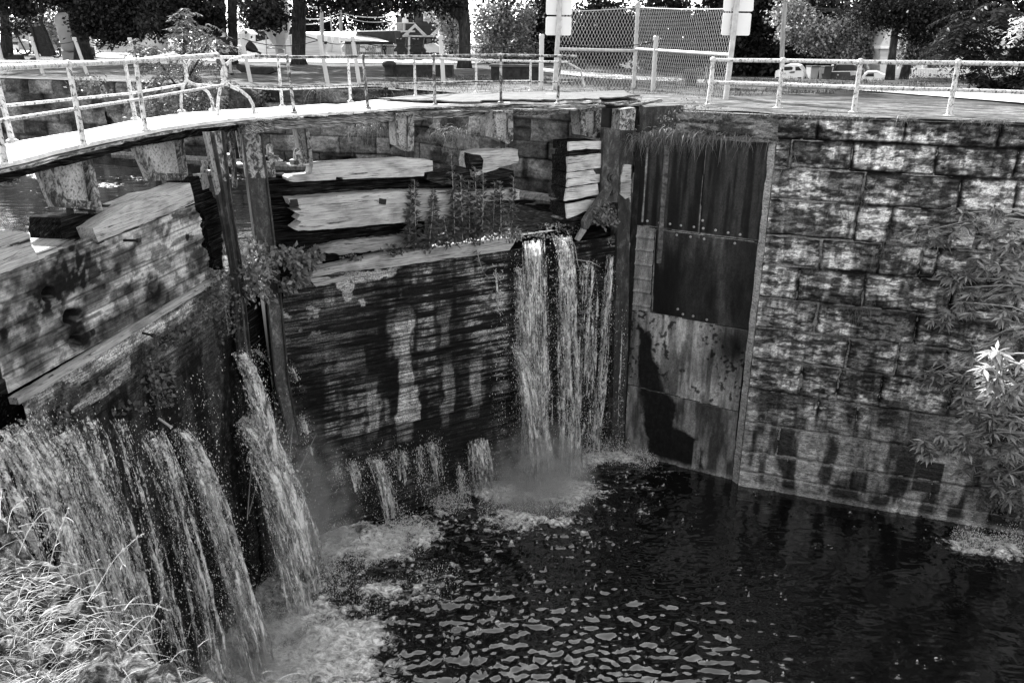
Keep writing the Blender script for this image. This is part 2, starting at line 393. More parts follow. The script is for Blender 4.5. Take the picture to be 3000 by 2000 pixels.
def strip(name, edge, w, mat, dz):
    v = []; f = []; e = [np.array(p, float) for p in edge]; m = 8
    for i, p in enumerate(e):
        d = e[min(i+1, len(e)-1)]-e[max(i-1, 0)]; n = np.array([d[1], -d[0]])/np.linalg.norm(d)
        if n[1] < 0: n = -n
        for k in range(m+1):
            q = p+n*(w[i]*k/m); v.append((q[0], q[1], dz+.015*math.sin(q[0]*3+k)*math.sin(q[1]*2.3)))
    for i in range(len(e)-1):
        for k in range(m): f.append((i*(m+1)+k, i*(m+1)+k+1, (i+1)*(m+1)+k+1, (i+1)*(m+1)+k))
    return tag(mesh(name, v, f, mat, pc=[(q[0]*.937-q[1]*.349, q[0]*.349+q[1]*.937, 0) for q in v]), kind='structure')
ed = []
for i in range(len(far_edge)-5):
    a, b = np.array(far_edge[i]), np.array(far_edge[i+1])
    for k in range(8): ed.append(a+(b-a)*k/8)
strip('stone_pavement', ed, [5.5]*len(ed), mPave, .07)

# ================================================================== masonry lock wall, block by block relief
zc = [0, -.50, -1.19, -1.97, -2.87, -3.63, -4.51, -5.34, -6.2, -7.11, -8.08, -8.96, -9.6, -10.4]
wr = random.Random(5); joints = []
fixed = {0: [(2390, 360), (2645, 360), (2920, 380)], 1: [(2310, 440), (2490, 450), (2735, 460), (2970, 470)], 2: [(2525, 540), (2805, 560)], 3: [(2505, 640), (2605, 640), (2860, 660)],
         4: [(2402, 730), (2575, 740), (2693, 760), (2740, 760)], 5: [(2336, 830), (2527, 850), (2785, 860)], 6: [(2390, 920), (2680, 970)], 7: [(2480, 1040)], 8: [(2345, 1120), (2455, 1140), (2580, 1150)], 9: [(2395, 1210), (2510, 1220), (2665, 1230)]}
for k in range(len(zc)-1):
    xs = [WL.uv(*q)[0] for q in fixed.get(k, [])]; u = max(xs) if xs else .3+wr.uniform(.8, 1.8)
    if not xs: xs = [u]
    while u < 14: u += wr.uniform(1.0, 2.2); xs.append(u)
    joints.append(np.array(sorted(xs)))
def wall_parts(U, Z):
    Z = Z+.035*(fbm(U*1.3, Z*0+3, 9, 3)-.5); k = np.clip(np.searchsorted(-np.array(zc), -Z)-1, 0, len(zc)-2); zt = np.array(zc)
    dz = np.minimum(zt[k]-Z, Z-zt[k+1]); du = np.full(U.shape, 9.0); bi = np.zeros(U.shape); Uw = U+.06*(fbm(U*2, Z*3, 31, 3)-.5)
    for kk in range(len(zc)-1):
        m = k == kk
        if not m.any(): continue
        j = joints[kk]; i = np.searchsorted(j, Uw[m]); bi[m] = i+kk*13.7
        l = np.where(i > 0, j[np.clip(i-1, 0, len(j)-1)], -9); r = np.where(i < len(j), j[np.clip(i, 0, len(j)-1)], 99)
        du[m] = np.minimum(Uw[m]-l, r-Uw[m])
    return k, bi, np.minimum(dz, 9), du
def wall_h(U, Z):
    k, bi, dz, du = wall_parts(U, Z); d = np.minimum(dz, du); edge = .05+.07*fbm(U*2, Z*2, 4, 3)
    lower = sstep(-5.5, -7.5, Z)
    h = .14*sstep(0, edge, d+.05*(fbm(U*5, Z*5, 8, 4)-.5))*(1-.6*lower)
    h = h+(vn(bi, bi*0, 3)-.5)*.07*(1-.6*lower)+(fbm(U*1.4, Z*5, 12, 4)-.5)*.13*(1-.5*lower)+(fbm(U*7, Z*18, 22, 3)-.5)*.045
    bites = sstep(.64, .78, fbm(U*1.7, Z*3.2, 77, 5)); h = h-bites*.03*(1-lower)
    return h+np.where(k == 0, .08, 0)-.012*(Z/10)
def zz_k(k): return np.array(zc)[k]
def wall_t(U, Z):
    k, bi, dz, du = wall_parts(U, Z); d = np.minimum(dz, du)
    b = .20+.34*vn(bi, bi*0+2, 5); wob = .22*(fbm(U*3, Z*3, 81, 4)-.35); upj = sstep(.0, .30, dz+wob)
    e = sstep(.004, .06, d+.06*(fbm(U*5, Z*5, 88, 4)-.5)); halo = sstep(-.05, .22, dz+wob)*sstep(-.07, .10, du+wob*.7)
    bl = sstep(.42, .55, fbm(U*1.0+5, Z*1.5, 51, 6, .62)); p = sstep(.43, .53, fbm(U*3.0, Z*12, 41, 6, .62)); p2 = sstep(.40, .5, fbm(U*10, Z*13, 45, 4, .6)); dr = sstep(.43, .56, fbm(U*5.0, Z*.55, 61, 5, .6))
    t = b*1.25*(.03+.97*e)*(.28+.72*halo)*(.22+.85*bl)*(.20+.85*p)*(.40+.65*p2)*(.45+.62*dr)+.006
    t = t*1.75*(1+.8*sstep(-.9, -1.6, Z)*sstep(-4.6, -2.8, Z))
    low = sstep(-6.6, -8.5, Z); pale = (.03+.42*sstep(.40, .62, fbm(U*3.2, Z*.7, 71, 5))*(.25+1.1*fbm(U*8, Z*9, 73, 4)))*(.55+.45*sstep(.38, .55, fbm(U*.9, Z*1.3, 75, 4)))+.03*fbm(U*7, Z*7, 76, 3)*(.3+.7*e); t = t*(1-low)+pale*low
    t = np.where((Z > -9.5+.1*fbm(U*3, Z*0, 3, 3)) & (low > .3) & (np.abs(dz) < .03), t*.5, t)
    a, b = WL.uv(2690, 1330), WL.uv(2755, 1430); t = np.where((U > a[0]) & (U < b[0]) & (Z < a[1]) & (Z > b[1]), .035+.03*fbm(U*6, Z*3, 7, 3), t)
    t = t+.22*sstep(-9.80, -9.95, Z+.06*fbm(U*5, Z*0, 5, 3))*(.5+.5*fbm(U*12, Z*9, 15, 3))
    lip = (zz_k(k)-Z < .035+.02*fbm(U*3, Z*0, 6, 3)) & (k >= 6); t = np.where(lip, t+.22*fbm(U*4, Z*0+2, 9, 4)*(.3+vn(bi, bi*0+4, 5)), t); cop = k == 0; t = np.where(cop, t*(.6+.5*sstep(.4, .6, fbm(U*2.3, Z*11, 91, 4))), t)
    return np.clip(t, .006, .75)
lock_wall = thing('lock_wall', 'stained limestone block wall of the lock chamber right of the steel plates', 'wall')
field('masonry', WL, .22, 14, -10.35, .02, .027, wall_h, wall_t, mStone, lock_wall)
cm = MB()       # body of the wall behind its face, with the splayed return beside the steel plates
A0, A1 = WL.at(.22, 0, .02), WL.at(14, 0, -.02); B1 = A1-WL.n*1.4; B0 = V3(6.9, 22.2, 0); R0 = SP.p(2196, 950)*V3(1, 1, 0)
top = [A0, R0, B0, B1, A1]; cm.prism([q+V3(0, 0, -10.6) for q in top], [q+V3(0, 0, .02) for q in top], .30)
ws = cm.build('wall_body', mStone, lock_wall, WL)
# splayed pale return edge
rf = Frame(R0, A0-R0, np.cross(A0-R0, V3(0, 0, 1)))
if np.dot(rf.n, V3(-1, -.3, 0)) < 0: rf.n = -rf.n
Lr = float(np.linalg.norm(A0-R0))
field('return_face', rf, 0, Lr, -10.3, -.55, .03, lambda U, Z: .03+(fbm(U*4, Z*4, 5, 4)-.5)*.05, lambda U, Z: .30+.45*fbm(U*6, Z*5, 6, 4)*(.5+.7*fbm(U*2, Z*.8, 7, 3)), mStone, lock_wall)

# ================================================================== steel clad recess
def spoly(*px): return [SP.uv(*q) for q in px]
pl_top1 = spoly((1850, 380), (2062, 380), (2050, 680), (1846, 652)); pl_top2 = spoly((2062, 380), (2300, 380), (2217, 700), (2050, 680))
pl_mid = spoly((1917, 663), (2217, 700), (2192, 960), (1905, 908)); strip_l = spoly((1846, 652), (1917, 663), (1905, 910), (1838, 905))
pl_spec = spoly((1838, 905), (1905, 908), (2192, 960), (2166, 1200), (1880, 1130), (1838, 1120)); pl_bot = spoly((1838, 1120), (1880, 1130), (2166, 1200), (2148, 1420), (1820, 1330))
dark_curve = spoly((1862, 930), (1900, 985), (1935, 1060), (1955, 1140), (1985, 1175), (1985, 1235), (2020, 1265), (2050, 1300), (2085, 1395), (2000, 1370), (1900, 1340), (1880, 1200), (1872, 1100))
def steel_h(U, Z):
    h = np.zeros(U.shape)
    for i, p in enumerate((pl_top1, pl_top2, pl_mid, strip_l, pl_spec, pl_bot)):
        m = inpoly(U, Z, p); h[m] = (.035, .02, .03, .0, .015, .0)[i]
    h = h+(fbm(U*1.2, Z*1.0, 6, 3)-.5)*.05
    for y in (690, 728, 770, 812, 850, 892):
        z = SP.uv(1880, y)[1]; m = (np.abs(Z-z) < .03) & inpoly(U, Z, strip_l); h[m] += .05
    return h
def steel_t(U, Z):
    st = fbm(U*7, Z*.35, 13, 4); sp = fbm(U*16, Z*16, 14, 3); t = np.full(U.shape, .02)
    a = inpoly(U, Z, pl_top1) | inpoly(U, Z, pl_top2); t = np.where(a, .008+.030*sstep(.45, .70, st)+.05*sstep(.60, .72, fbm(U*2.6, Z*.2, 23, 4))*sstep(-2.9, -1.2, -Z-3.6+2*fbm(U*2, Z*0, 4, 2)), t)
    m = inpoly(U, Z, pl_mid); t = np.where(m, .007+.055*sstep(.50, .72, fbm(U*2.4, Z*.35, 15, 5))*(.5+.9*fbm(U*7, Z*1.5, 16, 4))+.03*sstep(SP.uv(1990, 800)[0]+.5, SP.uv(1990, 800)[0]-.2, np.abs(U-SP.uv(2130, 800)[0]))*fbm(U*3, Z*1, 33, 3), t)
    m = inpoly(U, Z, strip_l); t = np.where(m, .10+.30*fbm(U*9, Z*2, 16, 4), t)
    x0 = SP.uv(1890, 930); g = fbm(U*1.5, Z*1.2, 17, 3)
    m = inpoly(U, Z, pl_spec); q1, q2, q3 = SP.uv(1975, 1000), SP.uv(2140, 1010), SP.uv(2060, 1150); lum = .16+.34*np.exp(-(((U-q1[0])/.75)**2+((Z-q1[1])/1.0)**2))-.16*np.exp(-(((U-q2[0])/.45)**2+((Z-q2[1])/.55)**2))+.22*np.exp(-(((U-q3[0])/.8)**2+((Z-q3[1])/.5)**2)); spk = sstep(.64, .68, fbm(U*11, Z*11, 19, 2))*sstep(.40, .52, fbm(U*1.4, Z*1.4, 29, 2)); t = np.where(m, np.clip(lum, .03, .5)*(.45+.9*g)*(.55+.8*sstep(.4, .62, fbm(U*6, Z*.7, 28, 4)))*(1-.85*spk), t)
    m = inpoly(U, Z, pl_bot); t = np.where(m, .06+.20*sstep(.35, .62, fbm(U*4, Z*.8, 18, 4)), t)
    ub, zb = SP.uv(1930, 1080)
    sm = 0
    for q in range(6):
        W = fbm(U*2.2+q*.07, Z*1.6, 20, 5, .6); W2 = fbm(U*5, Z*1.2, 24+q, 4); sm = sm+inpoly(U+(W-.5)*.40+(W2-.5)*.22, Z+(W-.5)*.45, dark_curve)/6.0
    t = t*(1-sm)+sm*(.006+.01*sp)  # curved darker patch blended over the lower plates with a soft ragged edge
    m = inpoly(U, Z, spoly((2036, 1285), (2056, 1285), (2052, 1365), (2030, 1365))); t = np.where(m, .2*(.5+sp), t)
    # pale seams and drips
    for (x1, y1, x2, y2, w, val) in ((1846, 654, 2218, 700, .035, .42), (1905, 909, 2192, 961, .02, .2), (1880, 1131, 2166, 1201, .02, .25), (1893, 430, 1879, 645, .028, .34), (2062, 420, 2045, 690, .022, .22), (1917, 665, 1910, 905, .02, .3)):
        p, q = np.array(SP.uv(x1, y1)), np.array(SP.uv(x2, y2)); d = q-p; L2 = d@d
        s = np.clip(((U-p[0])*d[0]+(Z-p[1])*d[1])/L2, 0, 1); dist = np.hypot(U-p[0]-s*d[0], Z-p[1]-s*d[1])
        t = np.maximum(t, val*sstep(w, w*.4, dist)*(.4+.8*sp))
    t = t+.25*sstep(-9.78, -9.95, Z+.1*fbm(U*4, Z*0, 5, 3))*(.3+.7*sp)
    return np.clip(t*(.7+.6*sp), .005, .55)
clad = thing('steel_cladding', 'rust streaked steel plates lining the wall recess beside the gate hinge', 'steel cladding')
u1 = float(np.dot(R0-SP.O, SP.e))
def kp(*ps): return lambda U, Z: np.any([inpoly(U, Z, p) for p in ps], axis=0)
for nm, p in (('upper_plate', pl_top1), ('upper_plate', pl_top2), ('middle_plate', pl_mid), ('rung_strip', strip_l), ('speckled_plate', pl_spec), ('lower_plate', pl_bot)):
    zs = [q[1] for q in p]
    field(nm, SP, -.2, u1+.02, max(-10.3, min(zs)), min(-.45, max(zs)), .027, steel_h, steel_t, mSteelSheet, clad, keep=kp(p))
bk = MB(); bk.prism([SP.at(-.4, -10.4, -.06), SP.at(u1+.1, -10.4, -.06), SP.at(u1+.1, -.4, -.06), SP.at(-.4, -.4, -.06)], [SP.at(-.4, -10.4, -.9), SP.at(u1+.1, -10.4, -.9), SP.at(u1+.1, -.4, -.9), SP.at(-.4, -.4, -.9)], .5)
bk.build('backing', mDarkSteel, clad, SP)
for x, y in ((1893, 643), (1928, 648), (1960, 651), (1992, 655), (2030, 659), (2057, 663), (2093, 668), (2130, 675), (2165, 680), (2055, 640), (1935, 676), (1980, 683), (2020, 688), (2060, 694), (2150, 706), (2000, 915), (2030, 920), (2070, 930), (1985, 900)):
    bl = MB(); bl.lathe(SP.p(x, y, .03), [(.035, 0), (.035, .02), (.02, .03)], 8, .8, SP.n); bl.build('bolt_head', mGalv, clad, SP)
# short masonry above the steel with the panel behind the bridge end
uw = thing('coping_course', 'dark weathered coping course above the steel plates under hanging grass', 'coping')
a0, a1 = SP.uv(1985, 340)[0], u1+.25
field('coping_face', SP, a0, a1, -.62, .05, .022, lambda U, Z: .28+(fbm(U*2, Z*9, 5, 4)-.5)*.16+(fbm(U*7, Z*20, 6, 3)-.5)*.06-.1*sstep(-.45, -.6, Z), lambda U, Z: .05+.22*sstep(.4, .66, fbm(U*2.4, Z*11, 8, 5))*(.5+.8*fbm(U*1.2, Z*2, 9, 3)), mStone, uw)
cb_ = MB(); cb_.prism([SP.at(a0, -.6, .2), SP.at(a1, -.6, .2), SP.at(a1, .04, .2), SP.at(a0, .04, .2)], [SP.at(a0, -.6, -1), SP.at(a1, -.6, -1), SP.at(a1, .04, -1), SP.at(a0, .04, -1)], .2); cb_.build('coping_body', mStone, uw, SP)
slab('upper_panel', SP, [(1868, 310), (1993, 303), (1990, 395), (1985, 420), (1866, 420)], .08, mDarkSteel, clad, .14, 20, .6, 3)

# ================================================================== upstream wall under and behind the bridge
up = thing('upstream_wall', 'old block wall of the upstream bank seen below the footbridge', 'wall')
ue = [np.array(q) for q in far_edge[3:]]
urnd = random.Random(3)
def upstream(i, a, b):
    d = b-a; L = float(np.linalg.norm(d)); fr = Frame((a[0], a[1], 0), (d[0], d[1], 0), (-d[1], d[0], 0))
    if np.dot(fr.n, CAMP-fr.O) < 0: fr.n = -fr.n
    rows = [0, -.55, -1.2, -1.75, -2.4, -3.1, -3.6]; sd = 100+i*7
    def parts(U, Z):
        k = np.clip(np.searchsorted(-np.array(rows), -Z)-1, 0, 5); r = np.array(rows)
        dz = np.minimum(r[k]-Z, Z-r[k+1]); w = 1.5; uu = (U+(k % 2)*.7+.3*vn(k*3.3, k*0, sd))/w; fu = uu-np.floor(uu); du = np.minimum(fu, 1-fu)*w
        return k, np.floor(uu)+k*17, np.minimum(dz, du)
    def h(U, Z):
        k, bi, dd = parts(U, Z); return .06*sstep(0, .06, dd)+(vn(bi, bi*0, sd)-.5)*.18+(fbm(U*2, Z*4, sd, 4)-.5)*.12-.25*sstep(.62, .72, fbm(U*.6, Z*1.1, sd+3, 3))
    def t(U, Z):
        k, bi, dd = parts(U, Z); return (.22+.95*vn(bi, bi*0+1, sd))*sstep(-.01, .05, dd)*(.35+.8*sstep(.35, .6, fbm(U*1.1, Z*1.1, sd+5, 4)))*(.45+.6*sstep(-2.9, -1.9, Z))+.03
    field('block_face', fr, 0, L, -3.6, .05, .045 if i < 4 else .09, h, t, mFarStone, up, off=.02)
for i in range(len(ue)-1): upstream(i, ue[i], ue[i+1])
bkm = MB()
for a, b in zip(ue[:-1], ue[1:]):
    d = (b-a)/np.linalg.norm(b-a); n_ = np.array([-d[1], d[0]]); n_ = -n_ if np.dot(n_, -a) > 0 else n_; a2, b2 = a-d*.5+n_*.30, b+d*.5+n_*.30; a3, b3 = a2+n_*.8, b2+n_*.8
    bkm.prism([(a2[0], a2[1], -4), (b2[0], b2[1], -4), (b2[0], b2[1], -.03), (a2[0], a2[1], -.03)], [(a3[0], a3[1], -4), (b3[0], b3[1], -4), (b3[0], b3[1], -.03), (a3[0], a3[1], -.03)], .5)
bkm.build('wall_core', mFarStone, up)
# pale waterline ledge at the foot of the wall
lg = MB()
for a, b in zip(ue[1:5], ue[2:6]): lg.tube([(a[0], a[1], UPW+.05), (b[0], b[1], UPW+.05)], .16, 6, 1.1)
lg.build('foot_ledge', mFarStone, up)

# near bank wall and the pier that carries the near gate leaf
nw = thing('near_lock_wall', 'rough near wall of the lock dropping from the grassy edge', 'wall'); wm = MB()
for a, b in zip(near_edge[:-1], near_edge[1:]): wm.add([(a[0], a[1], -10.6), (b[0], b[1], -10.6), (b[0], b[1], -.02), (a[0], a[1], -.02)], [(3, 2, 1, 0)], .5)
wm.build('wall_face', mFarStone, nw)
pm = MB(); pm.prism([LG.at(u, z, o) for u, z, o in ((7.75, -10.5, -.55), (11.9, -10.5, -.55), (11.9, 0, -.55), (7.75, 0, -.55))], [LG.at(u, z, o) for u, z, o in ((7.75, -10.5, -2.6), (11.9, -10.5, -2.6), (11.9, 0, -2.6), (7.75, 0, -2.6))], .25)
pm.build('gate_pier', mFarStone, nw, LG)

# ================================================================== near (left) gate leaf
gl = thing('lock_gate', 'left timber lock gate leaf with heavy plank face leaking water below', 'lock gate')
def lp(*px): return [LG.uv(*q) for q in px]
up_poly = lp((25, 1168), (-2, 1085), (-150, 1000), (-150, 870), (0, 814), (115, 772), (172, 744), (262, 702), (283, 726), (566, 606), (570, 625), (590, 640), (594, 655), (583, 668), (604, 700), (606, 712), (590, 728), (612, 742), (622, 762), (628, 775), (612, 786), (637, 806), (500, 895))
low_poly = lp((55, 1182), (500, 906), (668, 803), (700, 850), (728, 1080), (800, 1420), (880, 1700))+[(-.3, -10.2), (7.3, -10.2)]
boards_u = [LG.uv(*q)[1] for q in ((282, 784), (599, 653))]
zb_up = [-.85, -1.16, -1.46, -1.80, -2.12, -2.37, -2.62]
def board_split(Z, rows):
    r = np.array(rows); k = np.clip(np.searchsorted(-r, -Z)-1, 0, len(rows)-2); return k, np.minimum(np.abs(r[k]-Z), np.abs(Z-r[k+1]))
zb_low = [-2.62, -3.0, -3.45, -3.9, -4.35, -4.8, -5.3, -5.8, -6.3, -6.8, -7.4, -8.0, -8.6, -9.2, -9.8, -10.4]
def left_h(U, Z):
    k, d = board_split(Z, zb_up+zb_low[1:])
    g = (fbm(U*.8, Z*40, 3, 4)-.5)*.010+(fbm(U*1.2, Z*7, 5, 4)-.5)*.02; h = g-.02*sstep(.014, .0, d)+(vn(k*1.7, k*0, 9)-.5)*.014
    rot = sstep(2.2, 1.5, U+.5*(fbm(U*2, Z*9, 21, 3)-.5)); h = h-rot*.25*sstep(-2.55, -2.3, Z)*fbm(U*2, Z*12, 23, 3)*2
    low = sstep(-3.7, -4.6, Z); h = h+low*(fbm(U*3.5, Z*1.4, 25, 4)-.5)*.22
    for x, y, w in ((445, 853, .12), (205, 940, .16), (222, 1012, .16), (140, 875, .14), (232, 748, 0)):
        if w: u, z = LG.uv(x, y); h = h-.2*sstep(1, .6, np.hypot((U-u)/w, (Z-z)/(w*.8)))
    return h
stain_l = [(200, 790, .50, .5, .75), (250, 810, .7, .35, .7), (150, 870, .6, .35, .75), (110, 930, .9, .3, .6), (60, 840, .5, .3, .5), (40, 1000, .5, .4, .5), (430, 700, .4, .3, .35), (330, 820, .5, .3, .4), (450, 860, .3, .3, .7), (210, 940, .3, .25, .9), (225, 1015, .3, .25, .9), (560, 800, .3, .3, .5), (300, 720, .5, .14, .5), (480, 690, .25, .12, .4)]
def left_t(U, Z):
    k, d = board_split(Z, zb_up+zb_low[1:])
    t = .29+.12*sstep(.36, .62, fbm(U*1.2, Z*48, 31, 4)); t = t*(.22+.95*sstep(.34, .62, fbm(U*1.3, Z*3.2, 33, 5))); t = t*(.35+.65*sstep(.33, .38, fbm(U*.7, Z*11, 36, 5, .6))); t = t*(.85+.3*vn(k*2.3, k*0, 35)); t = t*(.40+.60*sstep(.36, .5, fbm(U*5, Z*6, 32, 5, .6)))
    mott = fbm(U*9, Z*9, 37, 4)
    for x, y, a, b, s in stain_l:
        u, z = LG.uv(x, y); r = np.hypot((U-u)/a, (Z-z)/b)+.7*(fbm(U*3, Z*3, 39, 3)-.5); t = t*(1-s*sstep(1.15, .45, r)*(.55+.7*sstep(.62, .42, mott)))
    t = t*(.40+.60*sstep(0, .016, d)); t = t*(.75+.5*fbm(U*6, Z*6, 41, 4))
    knots = ((546, 704, .07), (138, 870, .09), (12, 992, .08), (272, 985, .06))
    for x, y, w in knots:
        u, z = LG.uv(x, y); r = np.hypot(U-u, (Z-z)*1.1)/w; t = np.where(r < 1, t*(.22+.12*np.sin(r*9)), np.where(r < 1.7, t*1.2, t))
    # the lower face: pale patches near its top edge, then wet and black with algae
    low = sstep(-2.95, -3.75, Z+.45*(fbm(U*1.1, Z*.6, 43, 4)-.5)-.10*(U-4)); st = fbm(U*3.4, Z*.30, 45, 4); gr = fbm(U*10, Z*7, 47, 4)
    wet = .003+.035*sstep(.5, .72, st)+.035*sstep(.58, .7, gr); t = t*(1-low)+wet*low
    pa = inpoly(U, Z, lp((200, 1215), (372, 1050), (378, 1110), (300, 1175), (205, 1222))); t = np.where(pa, np.maximum(t, .30*(.5+.7*fbm(U*3, Z*20, 49, 3))), t)
    return np.clip(t, .008, .62)
field('upper_planking', LG, -.3, 7.75, -2.75, -.6, .021, left_h, left_t, mGate, gl, keep=lambda U, Z: inpoly(U, Z, up_poly))
field('lower_planking', LG, -.4, 7.45, -10.25, -2.5, .027, left_h, left_t, mWetGate, gl, keep=lambda U, Z: inpoly(U, Z, low_poly), off=.05)
mb = MB()
core = [(7.5, -2.60), (7.5, -1.1), (6.0, -1.09), (5.3, -.98), (5.2, -1.12), (2.3, -.98), (1.95, -1.4), (1.75, -2.55)]
mb.prism([LG.at(u, z, -.30) for u, z in core], [LG.at(u, z, -.62) for u, z in core], 1.0); mb.build('upper_core', mWood, gl, LG)
mb = MB(); c2 = [(7.3, -10.4), (7.3, -2.70), (1.2, -2.72), (-.2, -3.0), (-.6, -10.4)]
mb.prism([LG.at(u, z, -.14) for u, z in c2], [LG.at(u, z, -.75) for u, z in c2], .6); mb.build('lower_core', mWoodDk, gl, LG)
slab('top_ledge', LG, [(52, 1181), (499, 903), (668, 800), (668, 812), (500, 921), (58, 1200)], .13, mWood, gl, .085, 18, 1.2, 4)
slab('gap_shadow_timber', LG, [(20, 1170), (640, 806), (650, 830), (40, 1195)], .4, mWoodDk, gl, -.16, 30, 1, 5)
slab('top_timber', LG, [(268, 681), (330, 640), (372, 610), (400, 600), (440, 580), (500, 568), (552, 546), (566, 604), (286, 722)], .42, mWood, gl, .012, 16, 1.6, 6, 1.15)
slab('splintered_timber', LG, [(176, 652), (240, 640), (300, 640), (322, 612), (330, 640), (272, 682), (268, 712), (180, 714), (174, 690)], .5, mWoodDk, gl, -.25, 9, 3.5, 7)
slab('splintered_timber', LG, [(550, 540), (596, 520), (612, 570), (640, 600), (648, 660), (652, 800), (634, 800), (606, 706), (590, 640), (560, 600)], .45, mWoodDk, gl, -.12, 8, 4.5, 8)
slab('timber_block', LG, [(-30, 702), (60, 693), (84, 702), (90, 735), (20, 770), (-30, 790)], .75, mWood, gl, .06, 14, 1.5, 9, 1.1)
slab('timber_block', LG, [(-30, 775), (10, 778), (88, 733), (112, 772), (40, 803), (-30, 830)], .55, mWood, gl, .05, 14, 1.2, 10, 1.1)
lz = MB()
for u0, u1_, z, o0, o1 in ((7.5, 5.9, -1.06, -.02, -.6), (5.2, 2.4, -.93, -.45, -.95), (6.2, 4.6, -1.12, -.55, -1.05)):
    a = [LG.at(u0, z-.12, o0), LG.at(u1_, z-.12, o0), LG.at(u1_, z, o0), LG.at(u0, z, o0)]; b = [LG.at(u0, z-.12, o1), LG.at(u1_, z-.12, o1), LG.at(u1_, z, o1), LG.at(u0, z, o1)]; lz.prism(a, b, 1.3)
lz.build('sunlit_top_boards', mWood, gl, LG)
def rod(name, fr, a, b, r, mat, parent, off0, off1, head=None, t=1.0):
    m_ = MB(); p, q = fr.p(*a, off0), fr.p(*b, off1); m_.tube([p, q], r, 8, t)
    if head: d = (q-p)/np.linalg.norm(q-p); m_.tube([q-d*head, q+d*head*.4], head, 8, t)
    return m_.build(name, mat, parent, fr)
rod('iron_spike', LG, (345, 716), (404, 716), .022, mBlack, gl, -.1, .30, .035)
rod('iron_spike', LG, (410, 985), (450, 994), .02, mBlack, gl, .0, .28, .035)
rod('iron_spike', LG, (455, 1228), (505, 1262), .022, mTwig, gl, 0, .25, .03)
rod('iron_spike', LG, (232, 1145), (262, 1128), .014, mBlack, gl, 0, .15)

# steel posts at the mitre
def steel_post(fr, left, right, split, off, depth, parent, seed):
    """channel post read as left/right edge points from top to bottom; paint survives above the split row"""
    def cut(y):
        def x_at(e):
            for (x1, y1), (x2, y2) in zip(e[:-1], e[1:]):
                if y1 <= y <= y2: return x1+(x2-x1)*(y-y1)/(y2-y1)
            return e[-1][0]
        return (x_at(left), y), (x_at(right), y)
    lt, rt = cut(split)
    upx = [p for p in left if p[1] < split]+[lt, rt]+[p for p in reversed(right) if p[1] < split]
    lox = [lt]+[p for p in left if p[1] > split]+[p for p in reversed(right) if p[1] > split]+[rt]
    a = slab('post_head', fr, upx, depth, mPaintWorn, parent, off, 30, .3, seed)
    l2, r2 = cut(880); hi_ = [p for p in lox if p[1] < 880]; k_ = next((i for i, p in enumerate(lox) if p[1] >= 880), len(lox)); a_ = [p for p in lox[:k_]]+[l2, r2]+[p for p in lox[k_:] if p[1] < 880]; b_ = [l2]+[p for p in lox if p[1] >= 880]+[r2]
    slab('steel_post', fr, a_, depth, mDarkSteel, parent, off, 40, .3, seed+1, 1.2); slab('steel_post', fr, b_, depth, mDarkSteel, parent, off, 40, .3, seed+2, 2.8)
    fl = MB()
    for e in (left, right):
        P = [fr.p(x, y, off) for x, y in e]
        for p, q in zip(P[:-1], P[1:]):
            w = fr.e*.018; o = fr.n*.05; fl.prism([p-w+o, q-w+o, q+w+o, p+w+o], [p-w-fr.n*.02, q-w-fr.n*.02, q+w-fr.n*.02, p+w-fr.n*.02], 1.0)
    fl.build('post_flange', mDarkSteel, parent, fr)
steel_post(LG, [(612, 396), (645, 560), (700, 900), (718, 1085), (722, 1110)], [(642, 392), (668, 600), (702, 800), (733, 1085), (738, 1120)], 540, .22, .06, gl, 20)
slab('post_side', LG, [(594, 396), (612, 396), (645, 560), (634, 580)], .05, mPaint, gl, .20, 20, .6, 21, .55)
slab('post_side', LG, [(634, 581), (645, 561), (690, 800), (712, 1080), (704, 1080), (678, 800)], .05, mDarkSteel, gl, .20, 20, .6, 22)

# ================================================================== far (right) gate leaf
gr_ = thing('lock_gate', 'right timber lock gate leaf with rotted open top and algae streaked lower face', 'lock gate')
def rp(*px): return [RG.uv(*q) for q in px]
sill = -7.42
rows_r = list(np.arange(-3.05, -10.6, -.372))
def right_h(U, Z):
    k, d = board_split(Z, rows_r); h = (fbm(U*1.1, Z*40, 3, 4)-.5)*.03+(fbm(U*2.5, Z*12, 7, 4)-.5)*.03-.03*sstep(.02, 0, d+.01*(fbm(U*5, Z*0, 4, 3)-.5))+(vn(k*1.3, k*0, 5)-.5)*.03
    h = h-.16*sstep(sill+.02, sill-.03, Z+.05*(fbm(U*2, Z*0, 8, 3)-.5)); return h-.10*(sstep(8.6, 10, U))*sstep(-4.5, -3, Z)*fbm(U*3, Z*8, 9, 3)
streaks = [(1180, 925, 1290, .22, .95), (1188, 1080, 1300, .26, 1.0), (1090, 1130, 1300, .20, .62), (1310, 1060, 1260, .2, .5), (1392, 1060, 1230, .17, .55), (1040, 1250, 1330, .3, .45), (1160, 940, 1050, .25, .5), (1300, 900, 1010, .16, .35), (1405, 810, 870, .06, .3),
           (960, 850, 900, .18, .4), (1030, 1040, 1090, .4, .35), (1000, 1160, 1230, .05, .3), (1520, 830, 1000, .1, .25), (1375, 760, 820, .1, .4)]
